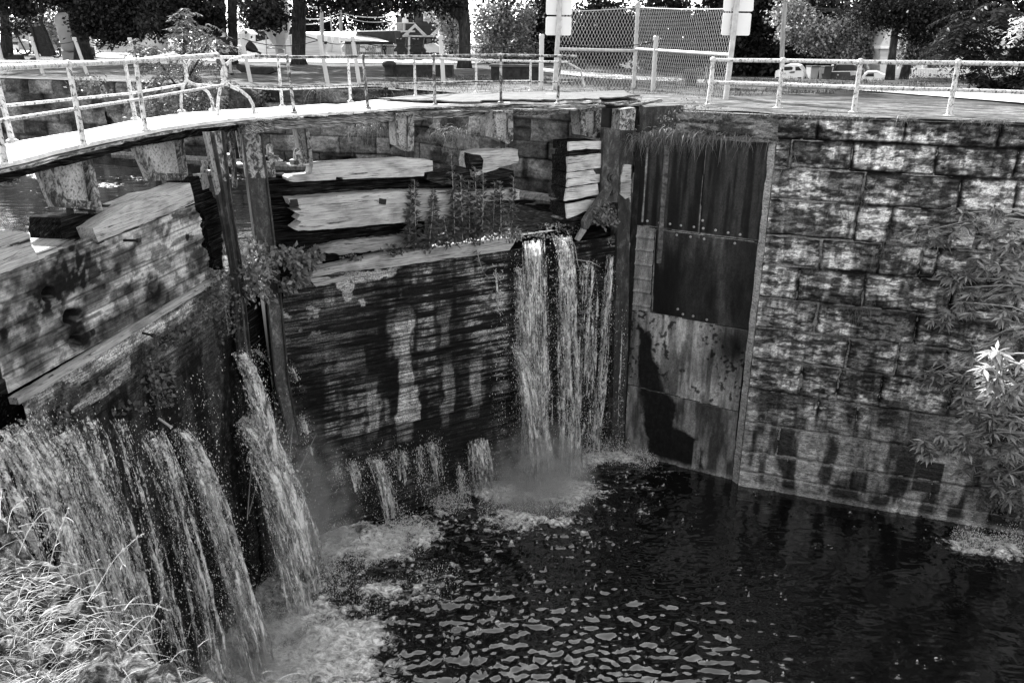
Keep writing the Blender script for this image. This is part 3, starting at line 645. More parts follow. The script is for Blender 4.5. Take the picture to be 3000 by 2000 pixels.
def right_t(U, Z):
    k, d = board_split(Z, rows_r); gr2 = fbm(U*1.1, Z*34, 51, 5); mo = fbm(U*9, Z*9, 53, 4)
    vs_ = sstep(.42, .62, fbm(U*4.2, Z*.22, 54, 4)); t = .006+(.05+.15*vs_)*sstep(.44, .62, gr2)*(.35+.9*sstep(.38, .60, mo)); t = t*(.25+1.3*sstep(.38, .62, fbm(U*1.4, Z*.4, 55, 4)))
    pl = sstep(7.6, 8.8, U+.8*(fbm(U*1.5, Z*.9, 57, 4)-.5))*sstep(-5.6, -4.0, Z+.9*(fbm(U*.9, Z*1.2, 59, 4)-.5)); t = t*(1-pl)+pl*(.015+.15*sstep(.44, .66, gr2)*(.3+1.0*fbm(U*3, Z*4, 61, 3)))
    br = sstep(7.0, 7.4, U)*sstep(.60, .64, fbm(U*2.6, Z*3.2, 63, 4))*sstep(-4.9, -4.2, Z); t = np.maximum(t, br*.40*(.6+.6*fbm(U*2, Z*30, 65, 3)))
    for x, y0, y1, w, s in streaks:
        u, z1 = RG.uv(x, y0); z0 = RG.uv(x, y1)[1]; e = (fbm(U*4, Z*1.5, 67, 5, .6)-.5)*w*2.2
        m = sstep(w*1.05, w*.6, np.abs(U-u+e))*sstep(z0-.12, z0+.05, Z)*sstep(z1+.35, z1-.35, Z); t = np.maximum(t, m*s*.46*(.25+1.1*sstep(.36, .6, gr2))*(.4+1.0*fbm(U*9, Z*1.2, 69, 4)))
    t = t*(.3+.7*sstep(0, .022, d)); t = np.where(Z < sill, t*.35+.008, t)
    t = t*(1-.6*sstep(4.2, 3.2, U)); return np.clip(t, .005, .6)
lo_poly = rp((905, 810), (1130, 780), (1490, 730), (1780, 690))+[(.25, -3.1), (.25, -10.2), (10.4, -10.2), (10.3, -5.5), (9.9, -3.4)]
field('lower_planking', RG, .2, 10.4, -10.25, -3.0, .027, right_h, right_t, mWetGate, gr_, keep=lambda U, Z: inpoly(U, Z, lo_poly))
mb = MB(); c3 = [(.3, -10.4), (.3, -3.12), (10.1, -3.25), (10.3, -10.4)]
mb.prism([RG.at(u, z, -.2) for u, z in c3], [RG.at(u, z, -.8) for u, z in c3], .5); mb.build('lower_core', mWoodDk, gr_, RG)
slab('cap_timber', RG, [(905, 803), (1010, 778), (1120, 752), (1300, 724), (1480, 697), (1510, 700), (1490, 733), (1400, 748), (1130, 788), (1000, 800), (905, 821), (915, 812)], .55, mWood, gr_, .09, 16, 1.1, 11, 1.1)
slab('split_board', RG, [(905, 822), (960, 816), (970, 822), (1020, 812), (1015, 826), (960, 838), (925, 846), (915, 836)], .1, mWood, gr_, .03, 10, 1.5, 12)
slab('top_timber', RG, [(838, 529), (845, 524), (905, 518), (908, 512), (912, 488), (1060, 476), (1180, 468), (1262, 474), (1263, 503), (1238, 508), (1237, 519), (1000, 531), (998, 524), (980, 524), (979, 532), (856, 540), (840, 537)], .42, mWood, gr_, .03, 18, .9, 13, 1.25)
slab('middle_timber', RG, [(840, 590), (1000, 577), (1130, 566), (1300, 561), (1518, 556), (1518, 584), (1420, 592), (1410, 640), (1300, 646), (1180, 655), (1000, 673), (870, 683), (855, 677), (880, 657), (866, 650), (878, 637), (853, 624), (880, 622), (868, 612), (850, 610)], .4, mWood, gr_, .05, 14, 1.4, 14, 1.2)
slab('peg', RG, [(1108, 585), (1128, 588), (1126, 604), (1107, 601)], .1, mBlack, gr_, .075, 30, .5, 15)
slab('peg', RG, [(846, 592), (867, 590), (872, 612), (848, 615)], .1, mBlack, gr_, .075, 30, .5, 16)
slab('low_timber', RG, [(930, 728), (1000, 712), (1100, 700), (1190, 690), (1230, 700), (1190, 722), (1100, 738), (1000, 752), (940, 745)], .5, mWood, gr_, -.12, 10, 2.2, 17, .75)
slab('rotten_timber', RG, [(1376, 452), (1405, 446), (1512, 438), (1513, 476), (1460, 490), (1440, 500), (1380, 520), (1374, 490)], .6, mWood, gr_, .05, 10, 2.2, 18, 1.1)
slab('rotten_timber', RG, [(1372, 452), (1402, 456), (1411, 470), (1408, 498), (1380, 505), (1373, 480)], .3, mWoodDk, gr_, .10, 10, 1.2, 19)
slab('rotten_timber', RG, [(1250, 506), (1400, 492), (1500, 500), (1490, 520), (1440, 530), (1380, 548), (1290, 545), (1245, 530)], .5, mWoodDk, gr_, -.05, 9, 3.0, 20, 1.6)
slab('rotten_timber', RG, [(1380, 525), (1500, 500), (1498, 545), (1420, 556), (1378, 552)], .4, mWoodDk, gr_, -.15, 9, 3.0, 21)
slab('inner_timber', RG, [(775, 520), (1400, 500), (1500, 560), (1240, 600), (780, 640)], .3, mWoodDk, gr_, -.42, 10, 2.5, 22)
slab('inner_timber', RG, [(780, 600), (1240, 560), (1240, 700), (960, 770), (770, 800)], .3, mWoodDk, gr_, -.5, 10, 2.5, 23)
slab('inner_timber', RG, [(790, 690), (1000, 672), (1180, 655), (1230, 700), (1080, 745), (905, 800), (770, 830)], .3, mWoodDk, gr_, -.3, 9, 3, 24, .8)
stack = [[(1661, 415), (1700, 412), (1757, 411), (1757, 436), (1712, 433), (1661, 441)], [(1657, 459), (1755, 447), (1756, 489), (1716, 494), (1659, 503)], [(1659, 506), (1733, 495), (1741, 508), (1754, 508), (1752, 531), (1657, 547)], [(1657, 551), (1746, 536), (1750, 567), (1651, 588)], [(1655, 597), (1742, 580), (1730, 610), (1659, 639)]]
for i, p in enumerate(stack):
    st_t = slab('stacked_timber', RG, p, .07, mWood, gr_, .10+.02*(i % 2), 12, 1.0, 30+i, 1.5); slab('dark_end', RG, [(x+(1 if x < 1700 else 0), y) for x, y in p], .75, mWoodDk, st_t, .02+.02*(i % 2), 10, 1.5, 130+i)
slab('stacked_timber', RG, [(1660, 442), (1715, 434), (1757, 437), (1756, 447), (1658, 458)], .6, mWoodDk, gr_, .04, 9, 2, 36)
slab('rotten_timber', RG, [(1640, 642), (1700, 628), (1740, 606), (1800, 590), (1800, 606), (1740, 640), (1690, 668), (1650, 660)], .5, mWoodDk, gr_, .05, 8, 2.5, 37, 1.6)
slab('strap_plate', RG, [(1764, 372), (1811, 376), (1806, 590), (1756, 588), (1760, 480)], .16, mDarkSteel, gr_, .20, 40, .4, 40, 1.6)
bl = MB()
for x, y, r in ((1787, 516, .15), (1789, 558, .10)):
    bl.lathe(RG.p(x, y, .20), [(r, 0), (r, .04), (r*.62, .05), (r*.6, .09), (r*.25, .10)], 14, 1.4, RG.n)
bl.build('pivot_bolt', mDarkSteel, gr_, RG)
slab('tie_rod', RG, [(1776, 540), (1792, 548), (1772, 585), (1738, 636), (1720, 668), (1706, 670), (1706, 646), (1728, 610), (1755, 572)], .12, mDarkSteel, gr_, .34, 40, .4, 41, 2.4)
slab('rod_tip', RG, [(1704, 668), (1716, 672), (1694, 705), (1686, 700)], .10, mTwig, gr_, .32, 40, .3, 42, .7)
slab('heel_post', RG, [(1811, 318), (1856, 312), (1852, 378), (1808, 378)], .35, mPaintWorn, gr_, .12, 14, .7, 43)
slab('heel_post', RG, [(1812, 378), (1850, 378), (1842, 700), (1838, 1320), (1795, 1320), (1805, 700)], .4, mDarkSteel, gr_, .10, 30, .6, 44, 1.2)
slab('splintered_facing', RG, [(1824, 478), (1845, 480), (1843, 590), (1838, 575), (1828, 580), (1820, 572), (1812, 566), (1814, 520)], .06, mWood, gr_, .14, 7, 1.6, 45, 1.25)
steel_post(RG, [(700, 378), (744, 696), (771, 800), (807, 1127), (850, 1300)], [(756, 378), (776, 530), (798, 700), (812, 800), (846, 1127), (884, 1310)], 530, .12, .24, gr_, 24)

# riveted bracket boxes carrying the footbridge
def bracket(fr, outer, inner, off, depth, parent, seed, lit, legs=()):
    b = slab('bracket', fr, outer, depth, mPlate, parent, off-.05, 30, .4, seed, lit)
    F = MB(); n = len(outer)
    for i in range(n):
        j = (i+1) % n; P, Q = fr.p(*outer[i], off), fr.p(*outer[j], off); p, q = fr.p(*inner[i], off), fr.p(*inner[j], off); o = fr.n*.05
        F.prism([P+o, Q+o, q+o, p+o], [P-o, Q-o, q-o, p-o], lit*.75)
    F.build('flange', mPaintWorn, b, fr)
    for i in range(n):
        j = (i+1) % n; P, Q = fr.p(*outer[i], off+.05), fr.p(*outer[j], off+.05); p, q = fr.p(*inner[i], off+.05), fr.p(*inner[j], off+.05)
        k = max(2, int(np.linalg.norm(Q-P)/.14))
        for s in range(k):
            f = (s+.5)/k; c = ((P+(Q-P)*f)+(p+(q-p)*f))/2; R = MB(); R.lathe(c, [(.022, 0), (.018, .014), (.008, .02)], 6, .5, fr.n); R.build('rivet', mPlate, b, fr)
    for i, L in enumerate(legs): slab('bracket_leg', fr, L, .06, mBlack, b, off-.08, 40, .3, seed+50+i)
bracket(LG, [(105, 497), (252, 455), (288, 629), (156, 620)], [(140, 492), (240, 466), (264, 604), (181, 596)], -.25, .10, gl, 60, 1.0, ([(200, 620), (212, 622), (214, 655), (203, 655)], [(264, 625), (276, 626), (277, 662), (266, 660)]))
bracket(LG, [(384, 428), (524, 410), (541, 538), (436, 541)], [(412, 440), (510, 415), (527, 519), (444, 517)], -.35, .10, gl, 61, 1.0, ([(459, 538), (468, 538), (472, 562), (462, 562)], [(520, 536), (530, 536), (532, 552), (522, 552)]))
bracket(LG, [(-20, 530), (38, 512), (40, 550), (20, 560), (-20, 548)], [(-16, 534), (30, 518), (32, 545), (18, 552), (-16, 544)], -.25, .08, gl, 62, .8)
bracket(RG, [(855, 352), (894, 358), (910, 482), (890, 484), (872, 440)], [(862, 364), (884, 366), (898, 470), (890, 472), (880, 438)], -.3, .3, gr_, 63, .75)
bracket(RG, [(1150, 335), (1204, 330), (1204, 446), (1190, 448), (1157, 430)], [(1154, 345), (1187, 343), (1187, 436), (1184, 438), (1163, 424)], -.25, .4, gr_, 64, 1.0, ([(1184, 445), (1191, 447), (1191, 468), (1184, 466)], [(1200, 446), (1208, 446), (1209, 475), (1200, 475)]))
bracket(RG, [(1438, 326), (1493, 324), (1495, 410), (1481, 422), (1440, 404)], [(1442, 332), (1480, 331), (1480, 405), (1477, 410), (1446, 398)], -.25, .4, gr_, 65, 1.0, ([(1462, 410), (1474, 412), (1474, 440), (1463, 438)], [(1486, 410), (1494, 410), (1494, 450), (1486, 450)]))
bracket(RG, [(1689, 318), (1752, 314), (1748, 402), (1738, 404), (1697, 394)], [(1704, 326), (1736, 322), (1735, 388), (1731, 392), (1708, 382)], -.3, .4, gr_, 66, .8)
slab('hinge_box', RG, [(1756, 314), (1812, 312), (1812, 372), (1750, 370)], .3, mBlack, gr_, -.35, 40, .3, 67)
# anchor bolts and plates on top of the timbers
def anchor_bolt(fr, x, y0, y1, w, off, parent, seed, plate=True, tail=0):
    r = slab('anchor_bolt', fr, [(x-w, y0), (x-w*.4, y0-5), (x+w*.5, y0-5), (x+w, y0), (x+w, y1), (x-w, y1)], w*.017, mPaintWorn, parent, off, 30, .3, seed, 1.4)
    n_ = MB(); c = fr.p(x, y1-4, off-.05); n_.lathe(c, [(w*.021, -.04), (w*.021, .05)], 6, 1.0, (0, 0, 1)); n_.build('nut', mPaintWorn, r, fr)
    if plate:
        c = fr.p(x, y1+2, off-.1); b_ = MB(); b_.box(c, (.42, .34, .03), .5, 1.0); b_.build('washer_plate', mPaint, r, fr)
    if tail: slab('bolt_tail', fr, [(x-w*1.4, y1+6), (x+w*1.4, y1+6), (x+w*1.9, y1+tail), (x-w*.9, y1+tail)], .12, mPaintWorn, r, off, 30, .4, seed+9)
anchor_bolt(RG, 788, 436, 475, 8, -.05, gr_, 70, True, 52)
anchor_bolt(RG, 868, 446, 485, 9, -.2, gr_, 71)
anchor_bolt(LG, 673, 462, 488, 5, -.5, gl, 72, True, 0)
anchor_bolt(LG, 599, 486, 520, 5, -.5, gl, 73, False, 0)
slab('bolt_tail', LG, [(580, 520), (600, 517), (611, 558), (592, 566)], .14, mPaint, gl, -.1, 30, .6, 74, .8)
slab('hanger_strap', LG, [(664, 380), (678, 380), (692, 545), (690, 560), (682, 558), (676, 480)], .05, mPaintWorn, gl, -.4, 30, .4, 75)
slab('hanger_strap', RG, [(682, 378), (702, 378), (726, 486), (700, 482)], .05, mPaintWorn, gr_, -.55, 30, .4, 76)

# ================================================================== footbridge on the gate tops
DZ = .28
front = [(-6.16, 8.4), (-6.05, 9.97), (-6.09, 11.83), (-5.97, 13.67), (-5.72, 15.11), (-4.86, 16.84), (-4.49, 17.22), (-3.17, 18.47), (-1.85, 19.93), (-.31, 20.98), (1.12, 21.15), (2.3, 22.3), (3.5, 23.6)]
back = [(-7.35, 8.4), (-7.28, 10.1), (-7.21, 11.9), (-7.05, 13.72), (-7.02, 15.7), (-6.72, 17.1), (-6.41, 17.77), (-5.19, 19.1), (-3.95, 20.66), (-2.66, 23.0), (-1.03, 24.0), (.9, 25.1), (3.3, 25.6)]
def dense(pl, k=10):
    pl = [np.array(p, float) for p in pl]; out = []
    for i in range(len(pl)-1):
        for j in range(k): out.append(pl[i]+(pl[i+1]-pl[i])*j/k)
    out.append(pl[-1]); out = np.array(out)
    for _ in range(4): out[1:-1] = (out[:-2]+2*out[1:-1]+out[2:])/4
    return out
Fd, Bd = dense(front), dense(back)
def deck(name, i0, i1, rag, mat, parent, seed, lift=0.0, thick=.055, f0=0.0, f1=1.0):
    v = []; f = []; pcs = []; m = 14; s = 0.0; idx = range(i0, i1+1); n = len(idx)
    for a, i in enumerate(idx):
        p, q = Fd[i], Bd[i]; s += 0 if a == 0 else float(np.linalg.norm(Fd[i]-Fd[i-1]))
        r = rag*(float(fbm(np.array(s*3.1), np.array(seed*1.0), seed, 4))-.5)*2
        for k in range(m+1):
            w = f0+(f1-f0)*k/m; w = w+r*.10*(1-k/m)**4+rag*.05*(float(vn(np.array(s*2.3), np.array(3.0), seed))-.5)*(k/m)**4
            c = p+(q-p)*w; z = DZ+lift+.035*rag*(float(fbm(np.array(s*1.2), np.array(w*3), seed+1, 3))-.5)*2+.03*math.sin(s*.9)*math.sin(w*3)
            v.append((c[0], c[1], z)); pcs.append((s, w*1.2, z))
    for a in range(n-1):
        for k in range(m): o = a*(m+1)+k; f.append((o, o+m+1, o+m+2, o+1))
    nv = len(v); v += [(x, y, z-thick) for x, y, z in v]; pcs += [(a_, b_, c_-thick) for a_, b_, c_ in pcs]
    f += [tuple(q+nv for q in reversed(t)) for t in f[:]]
    edge = [k for k in range(m+1)]+[a*(m+1)+m for a in range(1, n)]+[(n-1)*(m+1)+k for k in range(m-1, -1, -1)]+[a*(m+1) for a in range(n-2, 0, -1)]
    for a in range(len(edge)): x, y = edge[a], edge[(a+1) % len(edge)]; f.append((y, x, x+nv, y+nv))
    return mesh(name, v, f, mat, parent, pc=pcs)
bA = thing('footbridge', 'smooth white sheeted walkway along the top of the left gate leaf', 'footbridge')
bB = thing('footbridge', 'splintered plywood walkway along the top of the right gate leaf', 'footbridge')
deck('deck_sheet', 0, 48, .25, mDeck, bA, 3)
deck('under_boards', 0, 48, .5, mDeckEdge, bA, 8, -.07, .04, -.03, 1.02)
deck('deck_boards', 49, len(Fd)-12, 1.0, mDeck, bB, 5)
deck('torn_ply', 84, len(Fd)-1, 1.6, mDeckGrey, bB, 15, .045, .03, -.01, .98)
deck('under_boards', 49, len(Fd)-6, 1.6, mDeckEdge, bB, 11, -.06, .03, -.05, 1.0)
deck('under_boards', 78, len(Fd)-1, 2.0, mDeckEdge, bB, 21, -.11, .035, -.10, .95)
def beam(i0, i1, inset, zt, h, w, name, mat, parent):
    v = MB(); F = []; 
    for i in range(i0, i1, 3):
        j = min(i+3, i1); d = Fd[j]-Fd[i]; n = np.array([-d[1], d[0]])/np.linalg.norm(d); n = n if np.dot(n, Bd[i]-Fd[i]) > 0 else -n
        a, b = Fd[i]+n*inset, Fd[j]+n*inset; jz = .012*math.sin(i*1.7)
        A = [(a[0], a[1], zt-h+jz), (b[0], b[1], zt-h+jz), (b[0], b[1], zt+jz), (a[0], a[1], zt+jz)]; B = [(p[0]+n[0]*w, p[1]+n[1]*w, p[2]) for p in A]; v.prism(A, B, 1.0)
    fr = Frame((Fd[i0][0], Fd[i0][1], 0), tuple(Fd[i1]-Fd[i0])+(0,), (1, 0, 0)); fr.n = np.cross(fr.e, V3(0, 0, 1)); return v.build(name, mat, parent, fr)
beam(0, 46, .12, .19, .16, .14, 'edge_beam', mWoodDk, bA); beam(0, 46, .95, .19, .2, .14, 'edge_beam', mWoodDk, bA)
beam(47, 103, .10, .165, .20, .16, 'edge_beam', mDeckEdge, bB); beam(47, 108, 1.2, .17, .2, .16, 'edge_beam', mWoodDk, bB)
for i in range(4, len(Fd)-8, 9):
    jm = MB(); a = Fd[i]+(Bd[i]-Fd[i])*.12; b = Fd[i]+(Bd[i]-Fd[i])*.92; jm.tube([(a[0], a[1], .10), (b[0], b[1], .10)], .06, 4); jm.build('cross_joist', mWoodDk, bA if i < 47 else bB)
slab('edge_board', RG, [(1560, 318), (1660, 305), (1765, 306), (1768, 312), (1640, 322), (1560, 326)], .1, mDeckEdge, bB, .12, 9, 1.6, 80)
slab('edge_board', RG, [(1795, 302), (1850, 302), (1930, 286), (1936, 292), (1880, 304), (1838, 310), (1797, 307)], .12, mDeckEdge, bB, .15, 8, 1.6, 81)

# ---- railings
def railing(name, label, posts, tops, rails, rp_=.037, rr=.036, mr=.024, mat=mPaint, group=None, foot=True):
    t = thing(name, label, 'railing', group=group)
    for (b, tp) in posts:
        p = MB(); b = np.array(b, float); tp = np.array(tp, float)
        p.tube([b, b+(tp-b)*.04, b+(tp-b)*.5, tp], [rp_*1.9 if foot else rp_, rp_*1.12, rp_, rp_*.95], 10)
        if foot: p.lathe(b, [(rp_*2.3, 0), (rp_*2.2, .02), (rp_*1.3, .04)], 12)
        p.ball(tp, rp_*1.5, n=10); p.build('post', mat, t)
    m = MB(); m.tube(tops, rr, 10); m.build('top_rail', mat, t)
    for r in rails: m = MB(); m.tube(r, mr, 8); m.build('mid_rail', mat, t)
    return t
def post_at(x, y, z, h, lean=(0, 0)):
    b = atz(x, y, z); return b, b+V3(lean[0], lean[1], h)
H1 = 1.07
fl_ = [post_at(10, 498, DZ, H1), post_at(240, 440, DZ, H1, (-.04, .03)), post_at(420, 394, DZ, H1), post_at(562, 371, DZ, 1.05)]
pf = [fl_[0][1]+V3(-.05, -1.9, 0)]+[p[1] for p in fl_]; c_end = aty(625, 172, fl_[3][1][1]+.35)
mid = lambda P, k: [b+(t-b)*k for b, t in P]
railing('railing', 'flaking white pipe railing along the front of the left walkway', fl_[:3], pf[:4]+[aty(628, 170, fl_[3][1][1]+.2)], [[mid(fl_, .46)[0]+V3(-.05, -1.9, -.02)]+mid(fl_[:3], .46)+[aty(648, 258, fl_[3][0][1]+.3)]])
bl_ = [post_at(30, 430, DZ, 1.07, (-.05, 0)), post_at(390, 361, DZ, 1.0, (-.04, 0))]
pb = [bl_[0][1]+V3(-.02, -2.2, 0)]+[p[1] for p in bl_]
railing('railing', 'flaking white pipe railing along the back of the left walkway', bl_, pb+[aty(500, 172, bl_[1][0][1]+.9)], [[mid(bl_, .46)[0]+V3(0, -2.2, -.02)]+mid(bl_, .46)+[aty(532, 258, bl_[1][0][1]+.8)]])
Yf = atz(632, 350, DZ)[1]; Yb = atz(525, 336, DZ)[1]
def curl(label, curves, Y):
    t = thing('curved_rail_end', label, 'railing')
    for c in curves: m = MB(); m.tube([aty(x, y, Y) for x, y in c], .032, 9); m.build('bent_bar', mPaint, t)
    m = MB()
    for c in curves: m.lathe(aty(*c[-1], Y), [(.09, -.02), (.085, .01), (.05, .03)], 10)
    m.ball(aty(*curves[0][0], Y), .055); m.build('foot_and_ball', mPaint, t); return t
curl('front pair of crossing curved bars closing the railing where the gate leaves meet', [[(627, 171), (640, 182), (648, 198), (653, 215), (654, 230), (648, 247), (638, 266), (633, 295), (631, 320), (632, 350)], [(738, 172), (700, 176), (668, 186), (650, 202), (642, 220), (643, 236), (650, 248), (668, 262), (700, 276), (722, 294), (734, 315), (737, 339)]], Yf)
curl('back pair of crossing curved bars closing the railing where the gate leaves meet', [[(500, 170), (522, 178), (530, 192), (536, 212), (540, 232), (538, 246), (529, 262), (524, 290), (524, 315), (525, 336)], [(600, 178), (562, 181), (547, 190), (537, 208), (534, 228), (540, 246), (552, 254), (580, 264), (602, 280), (613, 302), (617, 331)]], Yb)
fr_ = [post_at(855, 337, DZ, 1.08, (-.05, 0)), post_at(1071, 322, DZ, 1.08, (-.05, 0)), post_at(1267, 310, DZ, 1.08), post_at(1460, 302, DZ, 1.10), post_at(1626, 303, DZ, 1.08, (.04, 0))]
railing('railing', 'thin dark chipped railing along the front of the right walkway', fr_, [aty(738, 172, Yf)]+[p[1] for p in fr_]+[fr_[-1][1]+V3(.4, .05, 0)], [[aty(650, 262, Yf)]+mid(fr_, .46)+[mid(fr_, .46)[-1]+V3(.35, .05, 0)]], .032, .03, .018, mPaintWorn)
br_ = [post_at(820, 320, DZ, 1.05), post_at(1020, 304, DZ, 1.02), post_at(1210, 286, DZ, 1.0), post_at(1388, 273, DZ, .9), post_at(1546, 266, DZ, .85)]
railing('railing', 'white chipped railing along the back of the right walkway with a bent down end', br_, [aty(600, 178, Yb)]+[p[1] for p in br_]+[br_[-1][1]+V3(1.1, .3, -.02), br_[-1][1]+V3(1.55, .5, -.25), br_[-1][1]+V3(1.7, .6, -.75)], [[aty(545, 256, Yb)]+mid(br_, .35)], .034, .034, .02)
bk_ = [post_at(2071, 300, .08, 1.16), post_at(2271, 310, .05, 1.2), post_at(2493, 320, .05, 1.2), post_at(2772, 327, .05, 1.21), post_at(3170, 345, .05, 1.21)]
rl = railing('railing', 'sturdy white two bar pipe railing along the stone coping on the right bank', bk_, [p[1] for p in bk_], [mid(bk_, .5)], .06, .052, .045)
st_ = MB(); b = atz(2085, 292, .08); st_.tube([atz(2064, 303, .08), bk_[0][1]-V3(.02, 0, .25)], .035, 8); st_.build('stay', mPaint, rl)
fp_ = post_at(2057, 268, .02, .95); pm_ = MB(); pm_.tube(fp_, [.05, .04], 8); tag(pm_.build('short_post', mPaintWorn), 'short thin post standing on the grass behind the first bank railing post', 'post')

# ================================================================== water
def water_grid(name, x0, x1, y0, y1, z, d, mat, hf, ff, keep):
    X, Y = np.meshgrid(np.arange(x0, x1, d), np.arange(y0, y1, d)); F = ff(X, Y); Hh = hf(X, Y, F)
    nv, nu = X.shape; i = np.arange(nu*nv).reshape(nv, nu); q = np.stack([i[:-1, :-1], i[:-1, 1:], i[1:, 1:], i[1:, :-1]], -1)
    K = keep(X, Y); k = K[:-1, :-1] & K[1:, 1:] & K[:-1, 1:] & K[1:, :-1]; q = q[k].reshape(-1, 4)
    use = np.unique(q); re = np.full(nu*nv, -1); re[use] = np.arange(len(use)); q = re[q]
    v = np.stack([X, Y, z+Hh], -1).reshape(-1, 3)[use]
    return tag(mesh(name, v, q, mat, None, XF, F.reshape(-1)[use], True, pc=v), kind='structure')
hits = [(880, 1600, 1.5, 1.1), (1010, 1650, .9, .7), (1180, 1600, .9, .7), (820, 1880, 1.3, .7), (1640, 1440, 1.2, .8), (1480, 1440, .9, .7), (850, 1590, 1.25, 1.0), (760, 1690, 1.1, .8), (900, 1720, 1.1, .7), (1100, 1640, .55, .6), (1200, 1570, .8, .75), (960, 1560, .7, .6), (1290, 1470, .5, .6), (1560, 1400, 1.25, 1.05), (1590, 1470, 1.1, .75), (1500, 1500, 1.0, .6), (1680, 1360, .8, .8), (1790, 1330, .8, .95), (1880, 1345, .6, .5),
        (830, 1910, 1.3, .95), (950, 1960, 1.1, .75), (700, 1960, 1.2, .9), (500, 1980, 1.3, .8), (870, 1740, 1.2, .9), (760, 1960, 1.2, .9), (900, 1985, 1.2, .8), (1080, 1760, .8, .45), (1330, 1480, .6, .5), (2850, 1580, .55, .75), (2960, 1590, .5, .8), (1000, 1850, 1.2, .45), (1250, 1720, 1.0, .35), (660, 1800, 1.2, .7)]
hitw = [(atz(x, y, WATER), r, a) for x, y, r, a in hits]
def foam_f(X, Y):
    F = np.zeros(X.shape)
    for p, r, a in hitw: F = F+a*np.exp(-(((X-p[0])**2+(Y-p[1])**2)/(r*r)))
    swirl = fbm(X*1.5+.8*fbm(X*.8, Y*.8, 5, 3), Y*1.9, 7, 5); rid = 1-2*np.abs(fbm(X*1.7, Y*2.3, 9, 4)-.5)
    far = sum(a*np.exp(-(((X-p[0])**2+(Y-p[1])**2)/(r*r*5.5))) for p, r, a in hitw)
    bits = sstep(.74, .82, fbm(X*6.5, Y*8.5, 13, 3))*.42*np.clip(.25+far, 0, .6)
    big = sstep(.34, .64, fbm(X*.8+1.2*fbm(X*.6, Y*.6, 6, 3), Y*1.1, 17, 4)); lace = 1-2*np.abs(fbm(X*2.6+1.5*fbm(X*1.1, Y*1.1, 8, 3), Y*3.4, 19, 4)-.5)
    F2 = np.clip(F, 0, 1.35)
    return np.clip(F2*.62*(.25+1.05*big)*(.45+1.1*swirl)+.26*np.clip(far, 0, 1)**1.5*sstep(.84, .99, rid)+.26*np.clip(far, 0, 1)**1.3*sstep(.86, .98, lace)+bits*.8+.60*sstep(.825, .85, fbm(X*11, Y*15, 27, 2))*(.3+.7*sstep(.45, .6, fbm(X*.7, Y*.7, 28, 3))), 0, 1.0)
def wave_h(X, Y, F):
    wx = X+.5*fbm(X*.6, Y*.6, 21, 2); wy = Y+.5*fbm(X*.6, Y*.6, 22, 2)
    near = sstep(19.0, 13.2, Y)*sstep(8, 2.5, X); amp = .012+.10*near+.05*np.clip(F, 0, 1)
    a = 1-2*np.abs(fbm(wx*1.3, wy*3.2, 23, 3)-.5); b = 1-2*np.abs(fbm(wx*3.2, wy*6.4, 24, 3)-.5); c = fbm(X*8, Y*11, 25, 2)
    return amp*(.75*a+.55*b+.34*c)+.26*np.clip(F, 0, 1)*(fbm(X*2.2, Y*2.2, 26, 5)-.3)
def pool_keep(X, Y):
    P = np.stack([X, Y], -1)
    return ((P-LG.O[:2])@LG.n[:2] > -.9) & ((P-RG.O[:2])@RG.n[:2] > -.9) & ((P-WL.O[:2])@WL.n[:2] > -.8)
water_grid('water', -8, 19, 1.5, 23.5, WATER-.05, .045, mWater, wave_h, foam_f, pool_keep)
def up_foam(X, Y):
    return .26*sstep(.64, .72, fbm(X*.5, Y*.9, 31, 4))*sstep(14, 20, Y)+.42*sstep(.66, .74, fbm(X*5.5, Y*7, 33, 3))*sstep(17, 9, Y)+.14*sstep(.5, .6, fbm(X*.7, Y*.4, 35, 3))
water_grid('upstream_water', -46, 4, 6, 44, UPW, .10, mUpWater, lambda X, Y, F: .012*fbm(X*2, Y*4, 36, 3), up_foam, lambda X, Y: ((np.stack([X, Y], -1)-LG.O[:2])@LG.n[:2] < -.3) | ((Y > 17.3) & ((np.stack([X, Y], -1)-RG.O[:2])@RG.n[:2] < -.3)))
sil = MB()  # silt bank between the cap timber and the upstream wall
sv = []; sf = []
for i in range(33):
    for j in range(13):
        q = RG.at(.6+i*.13, 0, -.3-j*.35); sv.append((q[0], q[1], -2.97+.12*float(fbm(np.array(q[0]*2.0), np.array(q[1]*2.0), 3, 3))-.10*abs(i-16)/16))
for i in range(32):
    for j in range(12): sf.append((i*13+j, i*13+j+1, i*13+j+14, i*13+j+13))
tag(mesh('silt_bank', sv, sf, mMud, None, XF, None, True), kind='structure')

